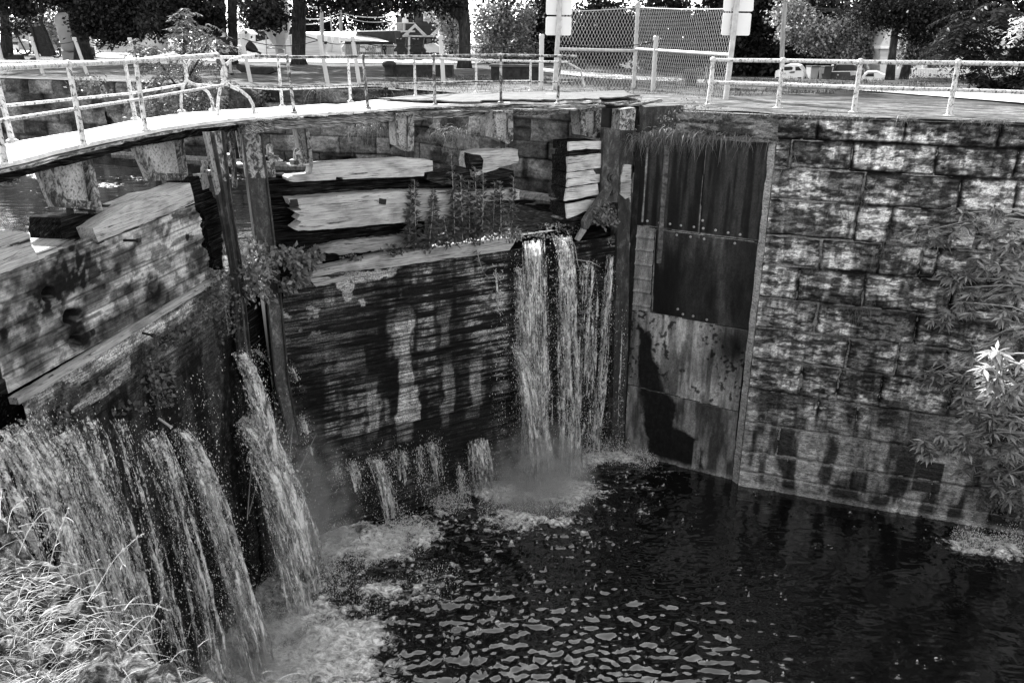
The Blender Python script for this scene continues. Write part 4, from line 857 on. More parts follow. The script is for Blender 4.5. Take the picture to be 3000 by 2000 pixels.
# ================================================================== jets of water leaking through the gates
OCT = np.array([(1, 0, 0), (-1, 0, 0), (0, 1, 0), (0, -1, 0), (0, 0, 2.6), (0, 0, -2.6)], float)
OF = [(0, 2, 4), (2, 1, 4), (1, 3, 4), (3, 0, 4), (2, 0, 5), (1, 2, 5), (3, 1, 5), (0, 3, 5)]
def drops_mesh(P, R):
    n = len(P); v = (P[:, None, :]+OCT[None]*R[:, None, None]).reshape(-1, 3)
    f = (np.arange(n)[:, None, None]*6+np.array(OF)[None]).reshape(-1, 3); return v, f
jetN = [0]
def jet(label, fr, s, e, w0, w1, dens=1.0, frag=.6, drops=260, off=.1, hump=0.0, name='water_jet', group='jets of water leaking through the lock gates', dr=.016):
    jetN[0] += 1; seed = 300+jetN[0]*13; r = np.random.RandomState(seed)
    S = fr.p(*s, off); E = atz(e[0], e[1], WATER) if hasattr(e, '__len__') else S+fr.n*e+V3(0, 0, WATER-S[2])
    D = E-S; T = math.sqrt(max(.05, (S[2]-E[2]+hump)*2)); nl = max(14, int(np.linalg.norm(D)/.07)); nw = max(4, int((w0+w1)/2/.05))
    layers = 2 if w1 > .3 else 1
    vv = []; ff = []; tt = []; pp = []; base = 0
    Ln = float(np.linalg.norm(D)); nl = max(18, int(Ln/.05)); nw = max(5, int((w0+w1)/2/.028))
    far_ = np.hypot(D[0], D[1]) > .3
    for L in range(layers):
        tg = np.linspace(0, 1, nl); wg = np.linspace(-.5, .5, nw+1); Tm, Wm = np.meshgrid(tg, wg, indexing='ij')
        wid = w0+(w1-w0)*Tm**.9; ac = Wm*w1; nA = fbm(ac*11+seed, Tm*Ln*.75, seed+L, 4); nB = fbm(ac*20+seed, Tm*Ln*4.2, seed+L+5, 4); nC = fbm(ac*3+seed, Tm*Ln*.5+L*3, seed+7, 2)
        cx = S[0]+D[0]*Tm; cy = S[1]+D[1]*Tm; cz = S[2]+D[2]*(.10*Tm+.90*Tm**2) if far_ else S[2]+D[2]*Tm
        wob = Wm*wid*(1+.25*(nC-.5))+(nB-.5)*.10*(.2+Tm)+(nC-.5)*.35*wid*Tm
        bul = np.sqrt(np.clip(.25-Wm**2, 0, 1))*min(.35, w1*.45)*(1 if L == 0 else -.3)+(nA-.5)*.30*(.15+Tm)+(nB-.5)*.12*(.2+Tm)
        P = np.stack([cx, cy, cz], -1)+fr.e*wob[..., None]+fr.n*bul[..., None]; P[..., 2] += (nB-.5)*.08
        edge = 1-np.clip(2*np.abs(Wm)*(1+.5*(nA-.5)), 0, 1)**2.2; al = dens*edge*(1.0-.38*Tm)+((nA-.5)*1.9*frag+(nB-.5)*.9*frag*(.25+Tm))*sstep(0, .35, edge)
        keep = (al > .04)
        i = np.arange(P.shape[0]*P.shape[1]).reshape(P.shape[:2]); q = np.stack([i[:-1, :-1], i[:-1, 1:], i[1:, 1:], i[1:, :-1]], -1)
        kk = (keep[:-1, :-1] & keep[1:, 1:]); q = q[kk].reshape(-1, 4)
        vv.append(P.reshape(-1, 3)); ff.append(q+base); tt.append(np.clip(al*(.95 if L == 0 else .6), 0, 1.1).ravel()); pp.append(np.stack([(Wm*wid).ravel()*1.0, (Tm*Ln).ravel()*.5, np.full(Wm.size, L*3.0+seed)], 1)); base += P.shape[0]*P.shape[1]
    q = np.concatenate(ff); v = np.concatenate(vv); t = np.concatenate(tt); pc = np.concatenate(pp)
    use = np.unique(q); re = np.full(len(v), -1); re[use] = np.arange(len(use)); q = re[q]
    o = mesh(name, v[use], q, mFall, None, fr, t[use], True, pc=pc[use]); tag(o, label, 'water jet', group)
    n = int(drops*5); tr = r.rand(n)**.75; sp = (w0+(w1-w0)*tr)*.62+.05
    x = r.randn(n)*sp*.55; C = S[None]+D[None]*tr[:, None]; C[:, 2] = S[2]+D[2]*((.12*tr+.88*tr**2) if np.hypot(D[0], D[1]) > .5 else tr)
    P = C+fr.e[None]*x[:, None]+fr.n[None]*(np.abs(r.randn(n))*.12+.02)[:, None]; P[:, 2] += r.randn(n)*.12
    v, f = drops_mesh(P, dr*(.16+.55*r.rand(n)**5)); tag(mesh('droplets', v, f, mDrop, o), kind='stuff')
    return o
jet('widest jet pouring out left of the gate end behind the grassy rock', LG, (0, 1285), 1.0, 1.4, 2.2, .74, .9, 1200, .15)
jet('dark thin curtain just right of the widest jet at the picture left', LG, (165, 1272), .8, .5, .9, .7, .9, 300)
jet('broken trickle below the dangling weeds on the left leaf', LG, (250, 1240), .45, .25, .7, .6, .9, 260)
jet('narrow trickle starting under the pale patch of the left leaf', LG, (335, 1240), .5, .2, .6, .62, .9, 240)
jet('flat jet left of the pale iron spike on the left leaf', LG, (437, 1285), .6, .5, .95, .70, .95, 500)
jet('arching jet that springs from beside the pale iron spike', LG, (514, 1272), 1.0, .3, .95, .78, .9, 500, .12, .2)
jet('low jet emerging halfway down beneath the arching jet', LG, (548, 1365), .8, .4, 1.0, .76, .85, 500)
jet('white burst falling from the foot of the shrub between the steel posts', LG, (690, 1042), .85, .25, 1.3, 1.1, .6, 520, .12)
jet('heaviest white burst low between the two steel posts', LG, (712, 1235), 1.1, .6, 2.2, 1.15, .7, 1600, .18)
jet('thin oblique jet crossing the foot of the taller steel post', RG, (738, 1035), (890, 1470), .1, .38, .95, .75, 200, .4)
jet('thin jet squirting right of the taller steel post', RG, (851, 1085), (935, 1520), .07, .4, .85, .8, 200, .2)
jet('short wide jet at the right foot of the taller steel post', RG, (880, 1230), (940, 1545), .15, .42, .9, .75, 260, .2)
for x0, y0, x1, y1, w, lab in ((1400, 1290, 1420, 1440, .5, 'dribbling curtain at the right end of the sill beside the long thin stream'), (985, 1372, 1008, 1530, .12, 'first short jet from the left under the bottom sill of the right leaf'), (1026, 1358, 1068, 1520, .22, 'second short jet from the left under the bottom sill of the right leaf'), (1090, 1345, 1150, 1510, .34, 'broadest short jet under the bottom sill of the right leaf'),
                               (1165, 1325, 1185, 1480, .35, 'dribbling curtain right of the broadest short jet under the sill'), (1228, 1308, 1240, 1470, .14, 'thin dribble below the brightest streak of the right leaf'), (1262, 1300, 1290, 1455, .25, 'speckled dribble low on the middle of the right leaf'), (1345, 1362, 1358, 1450, .10, 'tiny spurt low on the right leaf beside the black water gap')):
    jet(lab, RG, (x0, y0), (x1, y1), w*1.2, w*2.0, .95, .8, 220, .0 if y0 > 1330 else .05)
jet('long thin single stream falling from below the hanging weed', RG, (1447, 795), (1470, 1400), .10, .24, 1.0, .55, 130, .15)
jet('stream of clear lobes left of the forked waterfall', RG, (1512, 785), (1545, 1400), .22, .6, .85, .9, 320, .12)
jet('faint veil of trickles between the fork and the hinge post stream', RG, (1722, 760), (1712, 1370), .5, .8, .42, 1.0, 260, .1)
jet('left prong of the forked waterfall over the cap timber', RG, (1558, 706), (1580, 1410), .75, 1.15, .9, 1.0, 700, .15)
jet('right prong of the forked waterfall over the cap timber', RG, (1640, 690), (1672, 1390), .58, .85, 1.0, .85, 700, .2)
jet('white spurt leaping from the middle of the forked waterfall', RG, (1502, 1015), (1585, 1420), .14, 1.0, 1.0, .8, 520, .2)
jet('feathery stream against the hinge post below the leaf clump', RG, (1782, 745), (1742, 1330), .2, .65, .9, .95, 380, .12)
jet('hair thin stream in the corner between hinge post and steel plates', RG, (1822, 900), (1812, 1320), .04, .12, .9, .6, 90, .22)
# spray thrown up where the jets land, and beads running down the wet boards
r_ = np.random.RandomState(5); P = []
for p, r, a in hitw:
    n = int(5200*a*r); ang = r_.rand(n)*6.283; rr = r_.rand(n)**.6*r*.9; P.append(np.stack([p[0]+np.cos(ang)*rr, p[1]+np.sin(ang)*rr, WATER+np.abs(r_.randn(n))*.45*a*np.exp(-rr/r)], 1))
P = np.concatenate(P); v, f = drops_mesh(P, .0025+.008*r_.rand(len(P))**4); tag(mesh('spray', v, f, mDrop), 'fine white spray hanging over the foaming landing points of the jets', 'spray', kind='stuff')
def mist(label, px, z0, h, r, dens):
    c = atz(*px, WATER)
    mt, nt = new_mat('mist_'+str(px[0])); pv = nt.nodes.new('ShaderNodeVolumePrincipled'); pv.inputs['Color'].default_value = g3(.95); tc = nt.nodes.new('ShaderNodeTexCoord')
    nz = N(nt, 'ShaderNodeTexNoise', Scale=2.2, Detail=4, Roughness=.65); nt.links.new(tc.outputs['Object'], nz.inputs['Vector'])
    mp = nt.nodes.new('ShaderNodeMapping'); mp.inputs['Location'].default_value = tuple(-(c[k])/(r, r, h)[k] for k in range(3)); mp.inputs['Scale'].default_value = (1/r, 1/r, 1/h); nt.links.new(tc.outputs['Object'], mp.inputs['Vector'])
    ln = nt.nodes.new('ShaderNodeVectorMath'); ln.operation = 'LENGTH'; nt.links.new(mp.outputs[0], ln.inputs[0])
    fall = M(nt, 'POWER', M(nt, 'SUBTRACT', 1.0, ln.outputs['Value'], clamp=True), 1.3); d = M(nt, 'MULTIPLY', M(nt, 'MULTIPLY', fall, dens), M(nt, 'MULTIPLY', M(nt, 'SUBTRACT', nz.outputs['Fac'], .40, clamp=True), 5.0)); nt.links.new(d, pv.inputs['Density'])
    o2 = nt.nodes.new('ShaderNodeOutputMaterial'); nt.links.new(pv.outputs[0], o2.inputs['Volume'])
    m = MB(); m.ball(c, 1.0, 1, 20, (r, r, h)); tag(m.build('mist', mt), label, 'mist', kind='stuff')
mist('white mist boiling up where the heaviest jets land between the steel posts', (860, 1600), 0, 4.2, 1.9, 3.4)
mist('white mist at the foot of the forked waterfall', (1575, 1430), 0, 2.2, 1.9, 3.0)
mist('low mist at the bottom of the picture below the near gate leaf', (760, 1960), 0, 1.3, 2.2, 2.0)
P = []
for fr, poly, n, z0 in ((LG, low_poly, 3200, -4.0), (RG, rp((1430, 740), (1800, 690), (1800, 1330), (1430, 1400)), 1900, -3.2), (RG, rp((900, 1320), (1330, 1240), (1400, 1420), (930, 1560)), 700, -7)):
    us = [q[0] for q in poly]; U = r_.uniform(min(us), max(us), n*2); Z = r_.uniform(-10, z0, n*2); k = inpoly(U, Z, poly) & (fbm(U*2.2, Z*.5, 8, 3) > .47)
    U, Z = U[k], Z[k]; P.append(fr.O[None]+fr.e[None]*U[:, None]+fr.n[None]*(.07+.1*r_.rand(len(U)))[:, None]+np.stack([0*Z, 0*Z, Z], 1))
P = np.concatenate(P); v, f = drops_mesh(P, .003+.009*r_.rand(len(P))**5); tag(mesh('running_beads', v, f, mDrop), 'glinting beads of water running down the wet gate boards', 'water beads', kind='stuff')

# ================================================================== leaves, weeds and grasses
def leaf_quads(C, size, up=None, rs=rs, aspect=.55, droop=.0, dirs=None):
    """pointed leaves of six corners, folded along the midrib"""
    n = len(C); d = rs.randn(n, 3) if dirs is None else dirs+rs.randn(n, 3)*.35
    d[:, 2] -= droop; d /= np.linalg.norm(d, axis=1)[:, None]+1e-9
    a = rs.randn(n, 3); 
    if up is not None: a = np.cross(d, np.array(up)[None]+rs.randn(n, 3)*.5)
    else: a = np.cross(d, a)
    a /= np.linalg.norm(a, axis=1)[:, None]+1e-9; nn = np.cross(a, d)
    L = size*(.6+.7*rs.rand(n)); w = L*aspect*.5
    P = [C, C+d*(.45*L)[:, None]+a*w[:, None]+nn*(.10*L)[:, None], C+d*L[:, None], C+d*(.45*L)[:, None]-a*w[:, None]+nn*(.10*L)[:, None]]
    v = np.stack(P, 1).reshape(-1, 3); i = np.arange(n)[:, None]*4
    f = np.concatenate([i+np.array([[0, 1, 2, 3]])]); return v, f
def leaves(name, C, size, mat, parent=None, tone=None, **kw):
    v, f = leaf_quads(C, size, **kw); t = (.65+.6*rs.rand(len(C))) if tone is None else tone
    return mesh(name, v, f, mat, parent, tone=np.repeat(t, 4))
def bush(name, label, cat, fr, blobs, size, mat, off=.2, stems=None, aspect=.6, group=None, droop=.3, per=1.0):
    t = thing(name, label, cat, fr.p(blobs[0][0], blobs[0][1], off), group=group); t.location = (0, 0, 0)
    C = []
    for x, y, rx, ry, n in blobs:
        c = fr.p(x, y, off); sx = float(np.linalg.norm(fr.p(x+rx, y, off)-c)); sz = float(np.linalg.norm(fr.p(x, y+ry, off)-c)); m = int(n*per)
        q = rs.randn(m, 3); q /= np.linalg.norm(q, axis=1)[:, None]; q *= (rs.rand(m)**.45)[:, None]
        C.append(c[None]+fr.e[None]*(q[:, :1]*sx)+fr.n[None]*(q[:, 1:2]*min(sx, .35))+V3(0, 0, 1)[None]*(q[:, 2:]*sz))
    C = np.concatenate(C); leaves('foliage', C, size, mat, t, aspect=aspect, droop=droop, up=(fr.n+V3(0, 0, .6)), tone=.35+.95*rs.rand(len(C)))
    if stems:
        m = MB()
        for s in stems: m.tube([fr.p(x, y, off*.7) for x, y in s], [.012]*(len(s)-1)+[.005], 5)
        m.build('stems', mTwig, t)
    return t
bush('leafy_shrub', 'round leaved shrub sprouting between the two steel gate posts', 'shrub', LG, [(735, 750, 32, 40, 153), (755, 800, 45, 45, 289), (735, 850, 30, 35, 136), (720, 790, 25, 50, 119), (760, 870, 28, 25, 85)], .135, mIvy, .35, [[(730, 1530), (735, 1445), (745, 1326), (740, 1224)], [(735, 1513), (760, 1411), (790, 1360)]])
bush('leafy_shrub', 'round leaved shrub spreading right of the taller steel post onto the cap timber', 'shrub', RG, [(830, 755, 35, 35, 187), (870, 770, 40, 40, 221), (905, 770, 32, 35, 136), (845, 840, 35, 22, 153), (880, 820, 30, 30, 119), (925, 750, 20, 20, 51)], .13, mIvy, .4, [[(830, 1496), (850, 1360), (860, 1258)], [(840, 1462), (890, 1360), (930, 1275)]])
bush('leafy_shrub', 'small leaf clump under the tie rod beside the hinge post', 'shrub', RG, [(1765, 620, 32, 25, 127), (1775, 642, 32, 20, 119), (1750, 640, 18, 16, 51)], .115, mIvy, .4)
bush('creeper', 'feathery creeper hanging over the seam left of the left steel post', 'creeper', LG, [(640, 820, 22, 30, 110), (620, 880, 40, 45, 260), (655, 900, 30, 60, 220), (670, 960, 25, 50, 140), (600, 910, 25, 40, 110)], .075, mWeed, .2, [[(640, 800), (655, 880), (670, 990)], [(650, 870), (680, 960)]])
bush('creeper', 'creeper trailing down the middle of the left leaf below the long dark gap', 'creeper', LG, [(500, 985, 40, 22, 90), (440, 1030, 30, 25, 80), (450, 1110, 45, 45, 260), (420, 1100, 30, 30, 90), (470, 1170, 25, 45, 130), (400, 1200, 30, 20, 50), (545, 965, 18, 25, 60)], .085, mWeed, .15, [[(440, 1060), (455, 1120), (470, 1210)], [(470, 1140), (490, 1200)]])
bush('creeper', 'small sprigs along the bottom edge of the pale board on the left leaf', 'creeper', LG, [(190, 1150, 25, 14, 40), (310, 1130, 22, 14, 40), (180, 1230, 30, 18, 50), (350, 1215, 16, 14, 20), (500, 1080, 12, 12, 18), (480, 1075, 14, 10, 18)], .08, mWeed, .12)
bush('weed_mat', 'low weeds growing in the rotten boards above the right end of the cap timber', 'weeds', RG, [(1150, 735, 40, 14, 90), (1250, 715, 60, 18, 170), (1400, 690, 80, 22, 260), (1300, 690, 60, 20, 150), (1500, 690, 50, 14, 120), (1030, 760, 30, 10, 40)], .10, mWeed, .0)
bush('weed_mat', 'moss and trailing stems at the lip of the forked waterfall', 'weeds', RG, [(1580, 690, 50, 12, 120), (1660, 672, 60, 14, 120), (1620, 660, 40, 10, 80)], .06, mWeed, .05, [[(1655, 670), (1682, 720), (1690, 770), (1712, 830)], [(1684, 758), (1730, 765), (1758, 780)], [(1690, 790), (1712, 785)]])
def tall_weed(i, x, y0, y1, fr, off, lean):
    labs = 'tall narrow leaved weed stalk standing on the rotten boards above the cap timber'
    t = thing('weed_stalk', None, None); base = fr.p(x, y0, off); top = fr.p(x+lean, y1, off); m = MB(); m.tube([base, (base+top)/2+V3(.01, 0, 0), top], [.012, .009, .004], 5); m.build('stem', mTwig, t)
    n = int(190*(y0-y1)/200)+40; s = rs.rand(n)**.9; C = base[None]+(top-base)[None]*s[:, None]; a = s*60+rs.rand(n)
    d = np.stack([np.cos(a), np.sin(a), .35-.9*(s < .6)*rs.rand(n)], 1); v, f = leaf_quads(C, .24, dirs=d, aspect=.24); v = v.reshape(-1, 4, 3)
    sc = (1.15-.75*s)[:, None, None]; v = C[:, None, :]+(v-C[:, None, :])*sc; mesh('leaves', v.reshape(-1, 3), f, mWeed, t, tone=np.repeat(.55+.7*rs.rand(n), 4)); return t
wlab = ['leftmost tall weed stalk in front of the middle timber', 'second weed stalk from the left, leaning right', 'third weed stalk from the left, short and bushy', 'weed stalk just right of the empty gap in the row', 'tallest weed stalk with its tip against the upstream wall', 'weed stalk beside the tallest one on its right', 'slender weed stalk in the middle of the dense clump', 'weed stalk whose tip reaches the dark end of the rotten timber', 'weed stalk right of the rotten timber end', 'short weed stalk low in the dense clump', 'weed stalk in front of the open gap near the stacked timbers', 'second weed stalk from the right', 'rightmost weed stalk near the lip of the falls', 'low weed stalk leaning over the cap timber']
for i, (x, y0, y1, ln) in enumerate(((1195, 725, 545, 6), (1215, 720, 530, -6), (1255, 715, 560, 12), (1270, 715, 555, -4), (1330, 710, 450, -14), (1352, 705, 515, -8), (1372, 700, 530, -4), (1392, 695, 490, -6), (1410, 690, 505, 0), (1345, 715, 590, -20), (1440, 690, 535, 4), (1465, 690, 530, -6), (1495, 690, 520, 4), (1310, 720, 640, -14))):
    t = tall_weed(i, x, y0, y1, RG, .16+.09*(i % 3), ln); tag(t, wlab[i], 'weed', 'tall weed stalks growing on the rotten gate')
hw = thing('hanging_weed', 'single weed stem dangling from the cap timber above the thin stream', 'weed'); m = MB(); hp = [RG.p(x, y, .22) for x, y in ((1395, 735), (1402, 765), (1412, 795), (1428, 815))]; m.tube(hp, .008, 5); m.build('stem', mTwig, hw)
C = np.array([hp[int(k)]+(hp[int(k)+1]-hp[int(k)])*(k-int(k)) for k in np.linspace(0, 2.99, 60)]); leaves('leaves', C, .13, mWeed, hw, aspect=.22)

def blades(bases, dirs, L, w, mat, name, parent=None, curl=.5, seg=4, tone=None):
    n = len(bases); t = np.linspace(0, 1, seg+1); V_ = []; side = np.cross(dirs, rs.randn(n, 3)); side /= np.linalg.norm(side, axis=1)[:, None]+1e-9
    for k in t:
        c = bases+dirs*(L*k)[:, None]; c = c-np.array([[0, 0, 1]])*(curl*L*k**2)[:, None]; ww = (w*(1-k*.9))[:, None]; V_ += [c-side*ww, c+side*ww]
    v = np.stack(V_, 1).reshape(-1, 3); m = 2*(seg+1); i = np.arange(n)[:, None]*m; f = np.concatenate([i+np.array([[2*k, 2*k+1, 2*k+3, 2*k+2]]) for k in range(seg)])
    tn = (.6+.7*rs.rand(n)) if tone is None else tone; return mesh(name, v, f, mat, parent, tone=np.repeat(tn, m))
def rd(n, c, s):
    d = rs.randn(n, 3)*s+np.array(c)[None]; return d/np.linalg.norm(d, axis=1)[:, None]
# grass hanging over the steel plates
hb = []
for x, y, n in ((1865, 398, 110), (1895, 392, 150), (1930, 384, 150), (1960, 378, 130), (1990, 382, 150), (2030, 386, 150), (2065, 388, 120), (2100, 392, 60), (2165, 392, 60), (2180, 396, 50), (2230, 396, 20)):
    c = SP.p(x, y, .32); hb.append(c[None]+rs.randn(n, 3)*np.array([[.16, .10, .06]]))
hb = np.concatenate(hb); n = len(hb); g_ = blades(hb, rd(n, (-.25, -.55, .15), .4), .12+.34*rs.rand(n)**1.5, .006+.004*rs.rand(n), mTuft, 'hanging_grass', None, .9, 4, .7+1.3*rs.rand(n)); tag(g_, 'shaggy fringe of grass hanging over the top of the steel plates', 'grass', kind='stuff')
wb = []
for x, y, n in ((2030, 300, 60), (2045, 330, 60), (2000, 320, 70), (1960, 350, 60), (2090, 350, 60), (2100, 330, 30), (1975, 375, 50)):
    c = SP.p(x, y, .3); wb.append(c[None]+rs.randn(n, 3)*np.array([[.2, .1, .1]]))
wb = np.concatenate(wb); bsh = thing('wiry_weed', 'wiry bushy weed on the ledge above the hanging grass', 'weed'); leaves('foliage', wb, .07, mWeed, bsh)
tb = []
for x, y, n, sp in ((2310, 440, 40, .1), (2300, 480, 30, .08), (2505, 530, 60, .12), (2520, 570, 50, .1), (2460, 600, 40, .14), (2640, 530, 25, .1), (2600, 665, 40, .08), (2585, 720, 60, .14), (2405, 780, 60, .12), (2380, 760, 40, .1), (2520, 900, 50, .14), (2540, 870, 30, .1), (2950, 540, 40, .2), (2500, 330, 50, .25), (2420, 322, 50, .2), (2640, 330, 25, .1)):
    c = WL.p(x, y, .06); tb.append(c[None]+WL.e[None]*(rs.randn(n, 1)*sp)+WL.n[None]*(np.abs(rs.randn(n, 1))*.03)+np.array([[0, 0, 1]])*(rs.randn(n, 1)*.08))
tb = np.concatenate(tb); n = len(tb); tag(blades(tb, rd(n, (-.2, -.5, .1), .35), .15+.28*rs.rand(n), .005+.003*rs.rand(n), mTuft, 'wall_grass', None, 1.0), 'tufts of grass rooted in the joints of the masonry wall', 'grass', kind='stuff')
ub = []
for x, y, n in ((1060, 375, 90), (1040, 385, 60), (1085, 372, 60), (1310, 385, 80), (1340, 388, 110), (1365, 392, 60), (930, 262, 40)):
    c = aty(x, y, 27.5 if x > 1200 else 30.0); ub.append(c[None]+rs.randn(n, 3)*np.array([[.25, .15, .08]]))
ub = np.concatenate(ub); n = len(ub); tag(blades(ub, rd(n, (0, -.5, .2), .4), .35+.35*rs.rand(n), .008*np.ones(n), mTuft, 'ledge_grass', None, 1.0), 'drooping grass tufts on the ledges of the upstream wall', 'grass', kind='stuff')
eb = []
for x in range(2020, 3010, 9):
    if fbm(np.array(x*.012), np.array(1.0), 5, 3) > .44: c = WL.p(x, 333+.014*(x-2250), -.05); c[2] = .04; m_ = rnd.randint(5, 26); eb.append(c[None]+WL.e[None]*(rs.randn(m_, 1)*.07)+WL.n[None]*(rs.rand(m_, 1)*.22-.02))
eb = np.concatenate(eb); n = len(eb); tag(blades(eb, rd(n, (-.2, -.5, .35), .5), .10+.26*rs.rand(n)**1.5, .006*np.ones(n), mTuft, 'edge_grass', None, .7, 3, .2+.8*rs.rand(n)), 'shaggy grass overgrowing the broken edge of the coping on the right bank', 'grass', kind='stuff')
# lawn grass that breaks the flat edge of the far bank
n = 52000; xx = rs.uniform(-6, 24, n); yy = 16+28*rs.rand(n)**1.3; gk = (fbm(xx*.8, yy*1.3, 5, 5) > .51) & (((np.stack([xx, yy], 1)-WL.O[:2])@WL.n[:2]) < -.02) & (((np.stack([xx, yy], 1)-RG.O[:2])@RG.n[:2]) < -2.4) & (yy+.45*xx > 23.6)
xx, yy = xx[gk], yy[gk]; n = len(xx); B_ = np.stack([xx, yy, np.array([lawn_z(a, b) for a, b in zip(xx, yy)])+.03], 1)
tag(blades(B_, rd(n, (0, 0, 1), .45), .05+.20*rs.rand(n)**2, .012*np.ones(n), mTuft, 'lawn_tufts', None, .2, 2, (.10+.5*rs.rand(n)**2)), 'ragged grass tufts on the lawn and in the pavement joints', 'grass', kind='stuff')

# ================================================================== dry grassy rock in the near corner
def mound():
    v = []; f = []
    ep = dense([near_edge[2]]+[tuple(q+np.array([.16, .13])) for q in nb]+[(.1, 1.35)], 20)[14:]; m = len(ep); ny = 60
    for i, p in enumerate(ep):
        d = ep[min(i+1, m-1)]-ep[max(i-1, 0)]; nn = np.array([d[1], -d[0]]); nn /= np.linalg.norm(nn)+1e-9
        if np.dot(nn, np.array([-.6, -.8])) < 0: nn = -nn
        jag = (float(fbm(np.array(p[0]*5.0), np.array(p[1]*5.0), 14, 4))-.5)*.42
        for j in range(ny):
            w = j*.018-.20; q = p+nn*(w-jag*float(sstep(.5, -.1, w))); h = (float(fbm(np.array(q[0]*4.5), np.array(q[1]*4.5), 3, 4))-.38)*.34+(float(fbm(np.array(q[0]*16), np.array(q[1]*16), 4, 4))-.5)*.11
            z = h*float(sstep(-.16, .10, w))-.03-.5*max(0., -.02-w)/.18
            v.append((q[0], q[1], float(z)))
    for i in range(m-1):
        for j in range(ny-1): f.append((i*ny+j, (i+1)*ny+j, (i+1)*ny+j+1, i*ny+j+1))
    return tag(mesh('grassy_rock', v, f, mEarth, smooth=True, pc=v), 'crumbling pale rock with dry grass in the near left corner', 'rock'), ep
rock, ep = mound()
n = 1500; ii = rs.randint(0, len(ep), n); B_ = np.concatenate([ep[ii]+rs.randn(n, 2)*.11+np.array([[-.10, -.10]]), np.zeros((n, 1))+.02], 1)
k = fbm(B_[:, 0]*3, B_[:, 1]*3, 9, 3) > .42; B_ = B_[k]; n = len(B_)
tag(blades(B_, rd(n, (.55, .35, .45), .5), .03+.15*rs.rand(n)**2, .0008+.0006*rs.rand(n), mDry, 'dry_grass', None, .7, 5), 'bleached dry grass covering the rock in the near left corner', 'dry grass', kind='stuff')
slb = ['tall bent seed stalk pointing up right over the falling water', 'seed stalk arching into a loop above the rock edge', 'seed stalk hooked back at its tip near the bottom edge', 'long seed stalk running level across the falls', 'thin upright seed stalk by the left edge of the picture', 'short seed stalk leaning beside the upright one', 'seed stalk rising from the middle of the rock', 'straight seed stalk low at the right end of the rock']
for lab, px in zip(slb, ([(265, 1775), (300, 1720), (350, 1640), (418, 1578)], [(60, 1640), (95, 1560), (140, 1510), (168, 1525), (165, 1565), (120, 1610)], [(335, 1940), (380, 1870), (440, 1815), (480, 1840), (475, 1890), (420, 1900)], [(290, 1795), (360, 1783), (440, 1780), (508, 1798)], [(8, 1560), (6, 1500), (9, 1450)], [(28, 1575), (40, 1510), (82, 1474)], [(135, 1760), (165, 1620), (205, 1505)], [(300, 1935), (400, 1905), (480, 1772)])):
    t = thing('seed_stalk', lab, 'grass stalk', group='seed stalks on the near rock'); d0 = atz(px[0][0], px[0][1]+60, .0)[1]
    P = [aty(x, y, d0+.06+.10*i) for i, (x, y) in enumerate(px)]; Pd = []
    for i in range(len(P)-1):
        for q in range(5):
            s = q/5; p0, p1, p2, p3 = P[max(i-1, 0)], P[i], P[i+1], P[min(i+2, len(P)-1)]
            Pd.append(.5*((2*p1)+(-p0+p2)*s+(2*p0-5*p1+4*p2-p3)*s*s+(-p0+3*p1-3*p2+p3)*s**3))
    Pd.append(P[-1]); m = MB(); m.tube(Pd, [.0013]*(len(Pd)-1)+[.0007], 5); m.build('stem', mDry, t)
    C = np.array(Pd[-5:])[rs.randint(0, 5, 26)]+rs.randn(26, 3)*.0025; leaves('seed_head', C, .010, mDry, t, dirs=np.tile((Pd[-1]-Pd[-4])/np.linalg.norm(Pd[-1]-Pd[-4]), (26, 1)), aspect=.3)

# ================================================================== tree branches in front of the wall on the right
def spray_branch(label, base_px, off0, tips, mat=mBranchLeaf, lsize=.27, nl=20, tone=1.2, droop=.35):
    t = thing('leafy_branch', label, 'branch', group='tree branches reaching in from the right')
    B0_ = WL.p(*base_px, off0); m = MB(); C = []; D = []
    for (x, y, o) in tips:
        T_ = WL.p(x, y, o); mid_ = (B0_+T_)/2+V3(0, 0, .22)+rs.randn(3)*.08; P = [B0_+(mid_-B0_)*s*2 if s < .5 else mid_+(T_-mid_)*(s*2-1) for s in np.linspace(0, 1, 7)]
        m.tube(P, list(np.linspace(.022, .006, 7)), 5)
        for k in range(3):
            c = T_+rs.randn(3)*np.array([.14, .14, .10])*(k > 0); a = rs.rand(nl)*6.283
            d = np.stack([np.cos(a), np.sin(a)*.9, -.25-.35*rs.rand(nl)], 1); C.append(np.tile(c, (nl, 1))); D.append(d)
    m.build('twigs', mTwig, t); C = np.concatenate(C); D = np.concatenate(D)
    leaves('foliage', C, lsize, mat, t, dirs=D, aspect=.23, tone=tone*(.25+1.1*rs.rand(len(C))), up=(0, 0, 1)); return t
def rt(x0, x1, y0, y1, n, o0, o1): return [(rs.uniform(x0, x1), rs.uniform(y0, y1), rs.uniform(o0, o1)) for _ in range(n)]
spray_branch('upper leafy branch over the third course of the wall', (3080, 640), 1.2, [(2820, 610, .8), (2850, 640, .9), (2930, 600, 1), (2960, 650, 1), (2900, 690, .9), (2720, 660, .6), (2780, 680, .6), (2740, 700, .6), (2950, 700, 1.2), (2980, 740, 1.2)])
spray_branch('branch hanging left in front of the fifth course of the wall', (3080, 830), 1.5, [(2800, 800, .8), (2830, 790, .9), (2860, 770, .9), (2790, 830, .8), (2870, 860, 1), (2950, 780, 1.4), (2990, 820, 1.4), (2770, 780, .7), (2790, 900, .8), (2770, 930, .8), (2830, 880, .8)])
